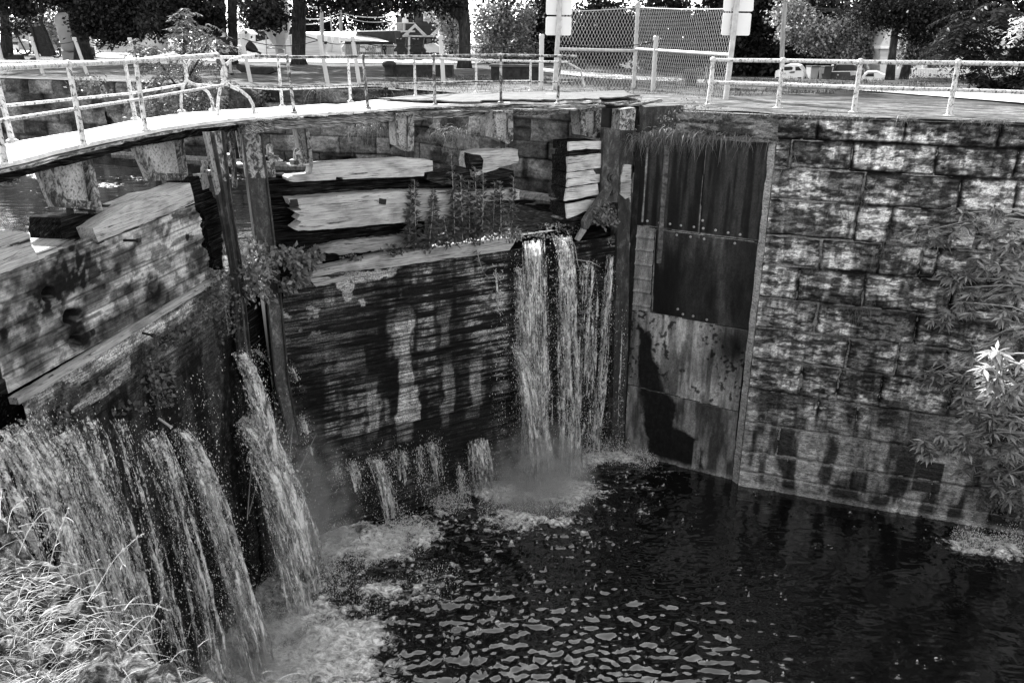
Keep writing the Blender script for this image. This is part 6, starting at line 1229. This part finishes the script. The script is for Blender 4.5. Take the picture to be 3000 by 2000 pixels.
t = thing('iron_bell', 'dark bell shaped iron buoy lying on its side behind the chain fence', 'buoy'); c = aty(728, 148, 60); m = MB(); m.lathe(c, [(.38, -.3), (.34, -.1), (.25, .2), (.1, .45)], 16, 1, (.8, 0, -.5)); m.build('bell', mBlack, t, XF, True); tube_px('rod', [(722, 148), (756, 166)], 59.6, .08, mBlack, t)
t = thing('covered_boat', 'pale covered boat parked beside the black anchors', 'boat'); flat_obj('hull', [(1234, 134), (1246, 131), (1262, 130), (1280, 140), (1284, 148), (1278, 156), (1240, 157), (1234, 146)], 80, 2.0, mBuoyPale, t); flat_obj('windscreen', [(1240, 135), (1258, 134), (1260, 140), (1242, 141)], 79.9, .3, mGalv, t)
t = thing('white_tarp', 'white crumpled tarp by the person on the road', 'tarp'); m = MB(); c = aty(691, 158, 70); m.ball(c, .5, 1, 10, (1.2, .8, .9)); m.ball(c+V3(.35, 0, .1), .3, 1, 8, (1.4, .7, .6)); m.build('tarp', mWhite, t)
# utility poles and wires
def pole(label, pts, Y, r, mat=mPoleWood):
    t = thing('utility_pole', label, 'utility pole', group='utility poles'); tube_px('pole', pts, Y, r, mat, t, 10); return t
pole('thick wooden pole in front of the museum gable', [(936, 176), (934, 100), (930, -20)], 87, .19); pole('thin leaning pole right of the thick wooden pole', [(966, 130), (960, 70), (956, 20)], 94, .08); pole('pale wooden pole rising behind the museum roof', [(990, 100), (987, 50), (984, -20)], 104, .22)
def wire(label, pts, Y, r=.035):
    t = thing('overhead_wire', label, 'wire', group='overhead wires'); P = [aty(x, y, Y) for x, y in pts]; Q = []
    for a, b in zip(P[:-1], P[1:]): Q += [a+(b-a)*s-V3(0, 0, .35*4*s*(1-s)) for s in np.linspace(0, 1, 9)[:-1]]
    Q.append(P[-1]); m = MB(); m.tube(Q, r, 5); m.build('cable', mGalv, t)
wire('upper bundle of wires reaching right from the pale pole', [(987, 44), (1150, 50), (1300, 56)], 104, .06); wire('lower sagging wire right of the pale pole', [(987, 50), (1120, 68), (1260, 76)], 104, .04); wire('wire rising left from the pale pole past the maple trunk', [(700, 78), (870, 60), (987, 45)], 104, .06); wire('second wire left of the pale pole, lower', [(700, 96), (870, 78), (987, 52)], 104, .05); wire('top wire crossing behind the big maple trunk', [(700, 48), (870, 26), (1000, 6)], 104, .06)
# house with porch gables
Y = 100; hs = thing('house', 'dark sided two storey house with white trimmed porch gables and balcony', 'house')
flat_obj('wall', [(1152, 40), (1200, 20), (1270, 10), (1330, 40), (1330, 172), (1152, 172)], Y, 8, mDarkSiding, hs)
flat_obj('bay_wall', [(1206, 20), (1240, 0), (1290, 10), (1290, 80), (1206, 80)], Y-.8, .8, mDarkSiding, hs)
flat_obj('roof_trim', [(1196, 20), (1235, -8), (1240, -2), (1206, 28), (1222, 27), (1222, 33), (1200, 33)], Y-1.2, .8, mWhite, hs)
w = flat_obj('window', [(1230, 38), (1252, 38), (1252, 66), (1230, 66)], Y-1.0, .2, mWhite, hs); flat_obj('pane', [(1233, 41), (1240, 41), (1240, 63), (1233, 63)], Y-1.05, .1, mGalv, w); flat_obj('pane', [(1242, 41), (1249, 41), (1249, 63), (1242, 63)], Y-1.05, .1, mGalv, w)
for x in (1225, 1253): flat_obj('shutter', [(x, 38), (x+5, 38), (x+5, 66), (x, 66)], Y-1.0, .15, mRoofDark, hs)
flat_obj('balcony_door', [(1168, 46), (1202, 42), (1202, 72), (1168, 72)], Y-.2, .2, mWhite, hs); flat_obj('door_glass', [(1187, 45), (1200, 44), (1200, 70), (1187, 70)], Y-.25, .1, mGlass, hs)
bc = flat_obj('balcony_floor', [(1126, 93), (1206, 93), (1206, 98), (1126, 98)], Y-2.6, 2.6, mWhite, hs); m = MB()
for i in range(26): x = 1127+i*2.0; flat_px(m, [(x, 71), (x+.8, 71), (x+.8, 94), (x, 94)], Y-2.6, .05)
flat_px(m, [(1125, 70), (1206, 70), (1206, 72.5), (1125, 72.5)], Y-2.65, .12); flat_px(m, [(1172, 70), (1175, 70), (1175, 95), (1172, 95)], Y-2.68, .12); m.build('balustrade', mWhite, bc)
for x in (1206, 1284):
    g_ = flat_obj('porch_gable', [(x-32, 107), (x, 75), (x+32, 107)], Y-2.2, 2, mDarkSiding, hs); flat_obj('gable_board', [(x-36, 108), (x, 73), (x+36, 108), (x+24, 108), (x, 83), (x-18, 102), (x-18, 108)], Y-2.5, .3, mWhite, g_)
flat_obj('porch_roof', [(1170, 80), (1330, 76), (1330, 106), (1170, 106)], Y-1.9, .6, mRoofDark, hs); flat_obj('porch_beam', [(1170, 107), (1326, 107), (1326, 112), (1170, 112)], Y-2.4, .3, mWhite, hs)
for x in (1186, 1280): flat_obj('porch_post', [(x, 110), (x+6, 110), (x+6, 165), (x, 165)], Y-2.4, .25, mWhite, hs)
for x in (1240, 1262): flat_obj('porch_window', [(x, 117), (x+14, 117), (x+14, 132), (x, 132)], Y-.1, .1, mGlass, hs)
t = thing('parasol', 'pale parasol open on the house balcony', 'parasol'); c = aty(1146, 50, Y-1.3); m = MB(); m.lathe(c, [(1.05, 0), (.55, .28), (.05, .62)], 8, 1, (0, 0, 1), False); m.build('canopy', mWhite, t); m = MB(); m.tube([c+V3(0, 0, .5), c-V3(0, 0, 1.7)], .04, 6); m.build('pole', mGalv, t)
# shed / shop far left
t = thing('kiosk_building', 'low far building with a dark shingled awning behind the feathery tree', 'building'); flat_obj('wall', [(285, 96), (425, 90), (425, 162), (285, 168)], 105, 6, mSiding, t); flat_obj('awning', [(324, 106), (408, 106), (404, 128), (318, 130)], 104, 1.6, mRoofDark, t); flat_obj('window', [(338, 84), (380, 82), (380, 100), (338, 101)], 104.8, .2, mGalv, t); flat_obj('counter', [(270, 132), (318, 130), (318, 136), (270, 138)], 103.8, .5, mSign, t); flat_obj('panel', [(272, 140), (312, 138), (312, 158), (272, 160)], 104, .3, mBuoy, t)
t = thing('far_house', 'small far house with a dark roof left of the leaning slab', 'house'); flat_obj('wall', [(20, 134), (46, 134), (46, 160), (20, 160)], 108, 5, mSign, t); flat_obj('roof', [(14, 134), (24, 114), (56, 114), (90, 160), (46, 158), (46, 134)], 107.5, 6, mBuoy, t); flat_obj('window', [(26, 138), (40, 138), (40, 147), (26, 147)], 107.4, .2, mGlass, t)

# ================================================================== chain link gate with two signs
fp = [(1617, 268, 1632, -30), (1848, 258, 1859, 8), (2118, 292, 2152, -30)]
fe = thing('mesh_fence', 'tall chain link fence panel on three grey pipe posts', 'fence'); Pb = [atz(x, y, 0) for x, y, _, _ in fp]; Pt = []
for (x, y, x2, y2), b in zip(fp, Pb):
    tp = aty(x2, y2, b[1]); Pt.append(tp); m = MB(); m.tube([b, tp], .085 if x != 1848 else .075, 12); m.ball(tp, .09, n=10); m.build('post', mGalv, fe)
def on_post(i, z): d = (Pt[i]-Pb[i]); return Pb[i]+d*(z/d[2])
rails_z = [1.47, 1.47, 1.42]
for i in (0, 1):
    z0 = aty(1630, 143, Pb[0][1])[2] if i == 0 else aty(1866, 140, Pb[1][1])[2]; z1 = aty(1843, 146, Pb[1][1])[2] if i == 0 else aty(2126, 155, Pb[2][1])[2]
    m = MB(); m.tube([on_post(i, z0), on_post(i+1, z1)], .055, 10); m.build('rail', mGalv, fe)
    zt0 = aty(1630, 27, Pb[0][1])[2] if i == 0 else aty(1860, 14, Pb[1][1])[2]; zt1 = aty(1858, 14, Pb[1][1])[2] if i == 0 else aty(2150, 14, Pb[2][1])[2]
    A, B = Pb[i], Pb[i+1]; L = float(np.linalg.norm((B-A)[:2])); m = MB(); sp = .155; H = lambda s: zt0+(zt1-zt0)*s-.10*4*s*(1-s)*.4; low = .03
    n = int(L/sp); 
    for dirn in (1, -1):
        for c in range(-int(3.2/sp), n+int(3.2/sp)+1):
            pts = []; st = 26
            for q in range(st+1):
                zf = q/st; 
                u = c*sp+dirn*zf*3.1*.62
                if 0 <= u <= L:
                    s = u/L; zt = H(s); z = low+zf*3.1
                    if z <= zt+.06: pts.append(A+(B-A)*s+V3(0, -.02*dirn, z-(A+(B-A)*s)[2]+lawn_z(*(A+(B-A)*s)[:2])))
            if len(pts) > 1: m.tube([pts[0], pts[-1]], .0075, 3, 1.0, False)
    o = m.build('chain_link', mWire, fe); o['kind'] = 'stuff'
    m = MB(); m.tube([on_post(i, 0)*0+A+(B-A)*s+V3(0, 0, H(s)-.05-(A+(B-A)*s)[2]) for s in np.linspace(0, 1, 9)], .016, 5); m.build('tension_wire', mWire, fe)
def sign(label, x0, x1, y0, y1, i, dy, skew):
    Yp = Pb[i][1]+dy; o = flat_obj('sign', [(x0+4, y0), (x1-4, y0), (x1, y0+4), (x1+skew, y1-4), (x1-4+skew, y1), (x0+4+skew, y1), (x0+skew, y1-4), (x0, y0+4)], Yp, .02, mSign); tag(o, label, 'sign', 'blank backs of square signs on the fence posts')
sign('upper sign back on the left fence post, cut by the top of the picture', 1590, 1667, -34, 43, 0, .12, -1); sign('lower sign back on the left fence post', 1589, 1665, 48, 103, 0, .12, -1)
sign('upper sign back on the right fence post, cut by the top of the picture', 2112, 2200, -50, 27, 2, .12, -3); sign('lower sign back on the right fence post', 2108, 2192, 32, 98, 2, .12, -5)
# bins and table beyond the fence
t = thing('litter_bin', 'dark ribbed litter bin on the lawn behind the right mesh panel', 'bin'); b = atz(2015, 246, 0); k = sc(b[1]); m = MB(); m.lathe(b, [(15*k, 0), (17*k, 36*k)], 18); m.build('body', mBlack, t); m = MB(); m.lathe(b, [(20*k, 36*k), (20*k, 40*k), (16*k, 42*k)], 18); m.build('rim', mBlack, t); m = MB(); m.tube([b+V3(-18*k, 0, 28*k), b+V3(-21*k, 0, 24*k), b+V3(-18*k, 0, 20*k)], .03, 5); m.build('handle', mBlack, t)
t = thing('picnic_table', 'dark round topped picnic table seen through the left mesh panel', 'table'); b = atz(1662, 201, 0); k = sc(b[1]); m = MB(); m.lathe(b, [(16*k, 16*k), (18*k, 19*k), (14*k, 21*k)], 16); m.build('top', mBlack, t)
for s in (-1, 1): m = MB(); m.tube([b+V3(s*4*k, 0, 18*k), b+V3(s*12*k, 0, 0)], .06, 5); m.build('leg', mBlack, t)
t = thing('litter_bin', 'dark square litter bin beside the round picnic table', 'bin'); b = atz(1692, 200, 0); m = MB(); m.box(b+V3(0, 0, 11*k), (24*k, 20*k, 22*k)); m.build('body', mBlack, t); m = MB(); m.box(b+V3(0, 0, 23*k), (26*k, 22*k, 2*k)); m.build('lid', mBlack, t)
for lab, x in (('dark wheelie bin right of the white hatchback', 2370), ('darker wheelie bin nearer the pickup', 2408)):
    t = thing('wheelie_bin', lab, 'bin', group='wheelie bins by the parked cars'); Yb_ = 52; k = sc(Yb_); c = aty(x, 222, Yb_); m = MB(); P = [c+V3(a*k, b_, z*k) for a, b_, z in ((-9, -.3, -4), (9, -.3, -4), (9, .4, -4), (-9, .4, -4), (-11, -.4, 30), (11, -.4, 30), (11, .5, 30), (-11, .5, 30))]; m.add(P, [(3, 2, 1, 0), (4, 5, 6, 7), (0, 1, 5, 4), (1, 2, 6, 5), (2, 3, 7, 6), (3, 0, 4, 7)]); m.build('body', mBuoy if x < 2400 else mRoofDark, t); m = MB(); m.box(c+V3(0, 0, 32*k), (24*k, 1.1, 3*k)); m.build('lid', mRoofDark, t)

# ================================================================== parked cars beyond the lawn
def car(name, label, pts_body, pts_glass, pts_extra, Y, depth, mat, cat='car', turn=0.0):
    cx = sum(p[0] for p in pts_body)/len(pts_body); c = aty(cx, 210, Y); d = math.atan2(c[0], c[1])+turn
    fr = Frame(c*V3(1, 1, 0), (math.cos(d), -math.sin(d), 0), (-math.sin(d), -math.cos(d), 0))
    t = thing(name, label, cat); slab('body', fr, pts_body, depth, mat, t, 0, 30, 0)
    for p in pts_glass: slab('window', fr, p, .1, mGlass, t, .03, 30, 0)
    for nm, p, mt in pts_extra: slab(nm, fr, p, .08, mt, t, .045, 30, 0)
    return t, fr
def wheels(t, fr, xs, y, r):
    for x in xs:
        m = MB(); c = fr.p(x, y, -.3); m.lathe(c, [(r, -.11), (r, .11)], 18, 1, fr.e); w = m.build('wheel', mRubber, t)
        m = MB(); m.lathe(c, [(r*.6, -.12), (r*.6, .12)], 14, 1, fr.e); m.build('rim', mGalv, w)
c_, cfr = car('parked_car', 'white hatchback seen from behind with a dark rear window', [(2262, 214), (2264, 200), (2276, 196), (2288, 184), (2300, 181), (2322, 181), (2334, 185), (2342, 195), (2347, 206), (2346, 216), (2343, 224), (2262, 224)],
    [[(2288, 188), (2310, 187), (2315, 191), (2312, 197), (2290, 199), (2282, 197)], [(2322, 187), (2332, 187), (2340, 198), (2322, 199)]], [('tail_light', [(2302, 204), (2310, 201), (2321, 200), (2319, 206), (2308, 207)], mLamp), ('number_plate', [(2286, 205), (2294, 205), (2294, 210), (2286, 210)], mGalv), ('mirror', [(2341, 195), (2346, 195), (2346, 199), (2341, 199)], mCarWhite)], 53, 3.6, mCarWhite, turn=.06)
wheels(c_, cfr, (2272, 2334), 224, .33)
c_, cfr = car('pickup_truck', 'dark pickup truck seen from behind with a pale roof', [(2411, 216), (2412, 206), (2418, 200), (2430, 199), (2440, 181), (2450, 177), (2490, 177), (2500, 182), (2506, 198), (2514, 202), (2514, 222), (2411, 222)],
    [[(2436, 197), (2442, 184), (2450, 180), (2490, 180), (2496, 186), (2500, 197)]], [('roof', [(2440, 180), (2450, 176), (2492, 176), (2502, 182), (2490, 179), (2450, 179)], mCarWhite), ('tailgate_trim', [(2414, 200), (2500, 198), (2500, 200), (2414, 202)], mCarWhite), ('badge', [(2444, 208), (2449, 208), (2449, 212), (2444, 212)], mGalv), ('tail_light', [(2482, 202), (2510, 199), (2510, 208), (2484, 212)], mGalv), ('side_stripe', [(2411, 216), (2413, 203), (2416, 203), (2414, 216)], mCarWhite)], 54, 5.0, mCarDark, 'pickup truck', .05)
wheels(c_, cfr, (2424, 2500), 226, .38)
c_, cfr = car('parked_car', 'white car showing only its roof beside the upright street tree', [(2514, 219), (2524, 206), (2534, 200), (2560, 199), (2574, 206), (2590, 210), (2592, 226), (2514, 226)], [[(2526, 214), (2534, 205), (2552, 204), (2552, 214)]], [('roof_rail', [(2534, 201), (2560, 200), (2560, 202), (2534, 203)], mGalv)], 52, 4.0, mCarWhite)
wheels(c_, cfr, (2526, 2582), 228, .33)
tube_px_t = thing('street_post', 'thin white post between the bins and the pickup', 'post'); tube_px('post', [(2430, 200), (2431, 180)], 55, .08, mWhite, tube_px_t)
t = thing('street_pole', 'thick pale pole half hidden by leaves above the white hatchback', 'utility pole'); tube_px('pole', [(2281, 210), (2284, 90), (2290, 0)], 58, .16, mPoleWood, t)
# white house with porch
Y = 58; hs = thing('house', 'white bungalow with a slatted porch railing behind the right street trees', 'house')
flat_obj('wall', [(2570, 126), (2980, 122), (2980, 222), (2570, 222)], Y, 7, mSiding, hs); flat_obj('eave', [(2570, 124), (2990, 118), (2990, 128), (2570, 132)], Y-.9, 1, mWhite, hs); flat_obj('roof', [(2600, 60), (2980, 60), (3000, 120), (2570, 126)], Y-.4, 5, mBuoyPale, hs)
d_ = flat_obj('door', [(2640, 145), (2670, 145), (2670, 205), (2640, 205)], Y-.15, .2, mRoofDark, hs); flat_obj('door_panel', [(2643, 182), (2667, 182), (2667, 203), (2643, 203)], Y-.2, .1, mDarkSiding, d_); flat_obj('door_trim', [(2668, 143), (2674, 143), (2674, 206), (2668, 206)], Y-.2, .2, mWhite, hs)
w = flat_obj('window', [(2704, 140), (2742, 140), (2742, 190), (2704, 190)], Y-.15, .2, mWhite, hs)
for q in ([(2711, 143), (2723, 143), (2723, 163), (2711, 163)], [(2724, 143), (2737, 143), (2737, 163), (2724, 163)], [(2709, 168), (2720, 168), (2720, 187), (2709, 187)], [(2721, 168), (2735, 168), (2735, 187), (2721, 187)]): flat_obj('pane', q, Y-.2, .1, mGlass, w)
text('311', 2685, 165, 9, Y-.12, hs)
for x in (2691, 2738, 2790): flat_obj('porch_post', [(x, 128), (x+5, 128), (x+5, 216), (x, 216)], Y-1.9, .2, mWhite, hs)
bal = flat_obj('porch_rail', [(2662, 188), (2872, 190), (2872, 193), (2662, 191)], Y-2.0, .12, mWhite, hs); m = MB()
for i in range(42): x = 2664+i*5; flat_px(m, [(x, 191), (x+2, 191), (x+2, 216), (x, 216)], Y-1.98, .08)
flat_px(m, [(2660, 216), (2872, 219), (2872, 223), (2660, 220)], Y-2.0, .12); m.build('balusters', mWhite, bal)
flat_obj('porch_floor', [(2626, 216), (2880, 220), (2880, 226), (2626, 224)], Y-2.1, 2.0, mWhite, hs); flat_obj('step', [(2634, 208), (2662, 208), (2662, 214), (2634, 214)], Y-2.6, .5, mWhite, hs)
bs = thing('garden_plants', 'low dark garden plants along the foot of the white porch', 'plants'); C = []
for x in (2672, 2690, 2725, 2745, 2760, 2785, 2830, 2850): c = aty(x, 219, 54.5); C.append(c[None]+rs.randn(60, 3)*np.array([[.28, .2, .16]]))
leaves('foliage', np.concatenate(C), .13, mLeafDk, bs)

# ================================================================== person standing with back to us
def skin_obj(name, nodes, edges, mat, parent, sub=2):
    me = bpy.data.meshes.new(name); me.from_pydata([n[0] for n in nodes], edges, []); o = bpy.data.objects.new(name, me); link(o, parent)
    md = o.modifiers.new('skin', 'SKIN'); sv = me.skin_vertices[0].data
    for i, n in enumerate(nodes): r = n[1]; sv[i].radius = (r, r) if np.isscalar(r) else r
    sv[0].use_root = True; sd = o.modifiers.new('sub', 'SUBSURF'); sd.levels = sd.render_levels = sub
    me.materials.append(mat)
    bpy.context.view_layer.update(); dg = bpy.context.evaluated_depsgraph_get(); m2 = bpy.data.meshes.new_from_object(o.evaluated_get(dg)); bpy.data.objects.remove(o)
    v = np.array([q.co for q in m2.vertices]); f = [tuple(q.vertices) for q in m2.polygons]; return mesh(name, v, f, mat, parent, smooth=True)
ps = thing('person', 'person in dark shirt and dark shorts standing with their back turned behind the curved rails', 'person', atz(660, 230, 0)); ps.scale = (1.27,)*3
nodes = [((0, 0, .95), (.16, .12)), ((0, 0, 1.15), (.15, .11)), ((0, 0, 1.36), (.17, .11)), ((0, .01, 1.50), .06), ((0, .03, 1.56), .055), ((-.005, .04, 1.64), (.085, .10)), ((0, .03, 1.73), (.075, .09)),
         ((-.19, 0, 1.42), .062), ((-.27, .04, 1.18), .048), ((-.20, .22, 1.06), .038), ((-.16, .28, 1.05), (.04, .02)), ((.19, 0, 1.42), .062), ((.29, -.03, 1.17), .048), ((.25, .18, 1.08), .038), ((.21, .25, 1.08), (.04, .02)),
         ((-.10, 0, .90), .095), ((-.12, .02, .50), .062), ((-.12, -.02, .28), .058), ((-.13, -.01, .09), .04), ((-.14, .12, .04), (.045, .03)), ((.10, 0, .90), .095), ((.13, .03, .50), .062), ((.13, -.02, .28), .058), ((.14, 0, .09), .04), ((.16, .13, .04), (.045, .03))]
edges = [(0, 1), (1, 2), (2, 3), (3, 4), (4, 5), (5, 6), (2, 7), (7, 8), (8, 9), (9, 10), (2, 11), (11, 12), (12, 13), (13, 14), (0, 15), (15, 16), (16, 17), (17, 18), (18, 19), (0, 20), (20, 21), (21, 22), (22, 23), (23, 24)]
for hb_, sg in ((10, 1), (14, -1)):
    h0 = np.array(nodes[hb_][0])
    for k in range(5):
        L = (.05, .075, .085, .078, .06)[k]; d = V3(sg*.035, .03, .045-.028*k) if k == 0 else V3(sg*.01, .06, .03-.018*k); d /= np.linalg.norm(d); a = h0+d*.035; b = a+d*L*.5+V3(0, 0, -.004); c = b+d*L*.4+V3(0, 0, -.012); i = len(nodes)
        nodes += [(tuple(a), .010), (tuple(b), .009), (tuple(c), .007)]; edges += [(hb_, i), (i, i+1), (i+1, i+2)]
skin_obj('body', nodes, edges, mSkin, ps)
skin_obj('shirt', [((0, 0, .93), (.20, .15)), ((0, 0, 1.15), (.19, .145)), ((0, 0, 1.36), (.205, .14)), ((0, .01, 1.47), (.09, .08)), ((-.20, 0, 1.41), .088), ((-.25, .02, 1.26), .08), ((.20, 0, 1.41), .088), ((.265, -.015, 1.26), .08)], [(0, 1), (1, 2), (2, 3), (2, 4), (4, 5), (2, 6), (6, 7)], mShirt, ps)
skin_obj('shorts', [((0, 0, .97), (.175, .14)), ((-.10, 0, .86), .12), ((-.12, .02, .58), .105), ((.10, 0, .86), .12), ((.13, .03, .58), .105)], [(0, 1), (1, 2), (0, 3), (3, 4)], mShorts, ps)
hr = MB(); hr.ball((0, .02, 1.70), .105, 1, 12, (.9, 1.05, .95)); hr.build('hair', mHair, ps, XF, True)
for sx in (-.13, .15): sh = MB(); sh.ball((sx, .06, .05), .08, 1, 10, (.75, 1.7, .7)); sh.build('shoe', mRubber, ps)

# ================================================================== light, sky, camera
AZ = math.atan2(-.47, .88); EL = math.radians(36)       # compass bearing of the sun measured from +Y towards +X
sd = V3(math.sin(AZ)*math.cos(EL), math.cos(AZ)*math.cos(EL), math.sin(EL))
sl = bpy.data.lights.new('sun', 'SUN'); sl.energy = 3.2; sl.angle = math.radians(.5); sl.color = (1, 1, 1)
so = bpy.data.objects.new('sun', sl); COL.objects.link(so); so.rotation_euler = Vector(tuple(sd)).to_track_quat('Z', 'Y').to_euler(); so.location = (-30, 60, 60)
w = bpy.data.worlds.new('World'); scene.world = w; w.use_nodes = True; nt = w.node_tree
for n in list(nt.nodes): nt.nodes.remove(n)
sky = nt.nodes.new('ShaderNodeTexSky'); sky.sky_type = 'NISHITA'; sky.sun_disc = False; sky.sun_elevation = EL; sky.sun_rotation = AZ
bw = nt.nodes.new('ShaderNodeRGBToBW'); bg = nt.nodes.new('ShaderNodeBackground'); bg.inputs['Strength'].default_value = .15; wo = nt.nodes.new('ShaderNodeOutputWorld')
nt.links.new(sky.outputs[0], bw.inputs[0]); nt.links.new(bw.outputs[0], bg.inputs[0]); nt.links.new(bg.outputs[0], wo.inputs[0])
cam = bpy.data.cameras.new('camera'); co = bpy.data.objects.new('camera', cam); COL.objects.link(co); scene.camera = co
cam.sensor_fit = 'HORIZONTAL'; cam.sensor_width = 36; cam.lens = 36*FPX/3000; cam.clip_start = .05; cam.clip_end = 3000
co.location = (0, 0, EYE); co.rotation_euler = (Matrix.Rotation(math.pi/2-PITCH, 4, 'X') @ Matrix.Rotation(ROLL, 4, 'Z')).to_euler()
vs = scene.view_settings; scene.display_settings.display_device = 'sRGB'; vs.view_transform = 'Standard'; vs.look = 'None'; vs.gamma = 1; vs.use_curve_mapping = False; vs.exposure = 2.5
scene.cycles.max_bounces = 6; scene.cycles.transparent_max_bounces = 12; scene.cycles.diffuse_bounces = 3
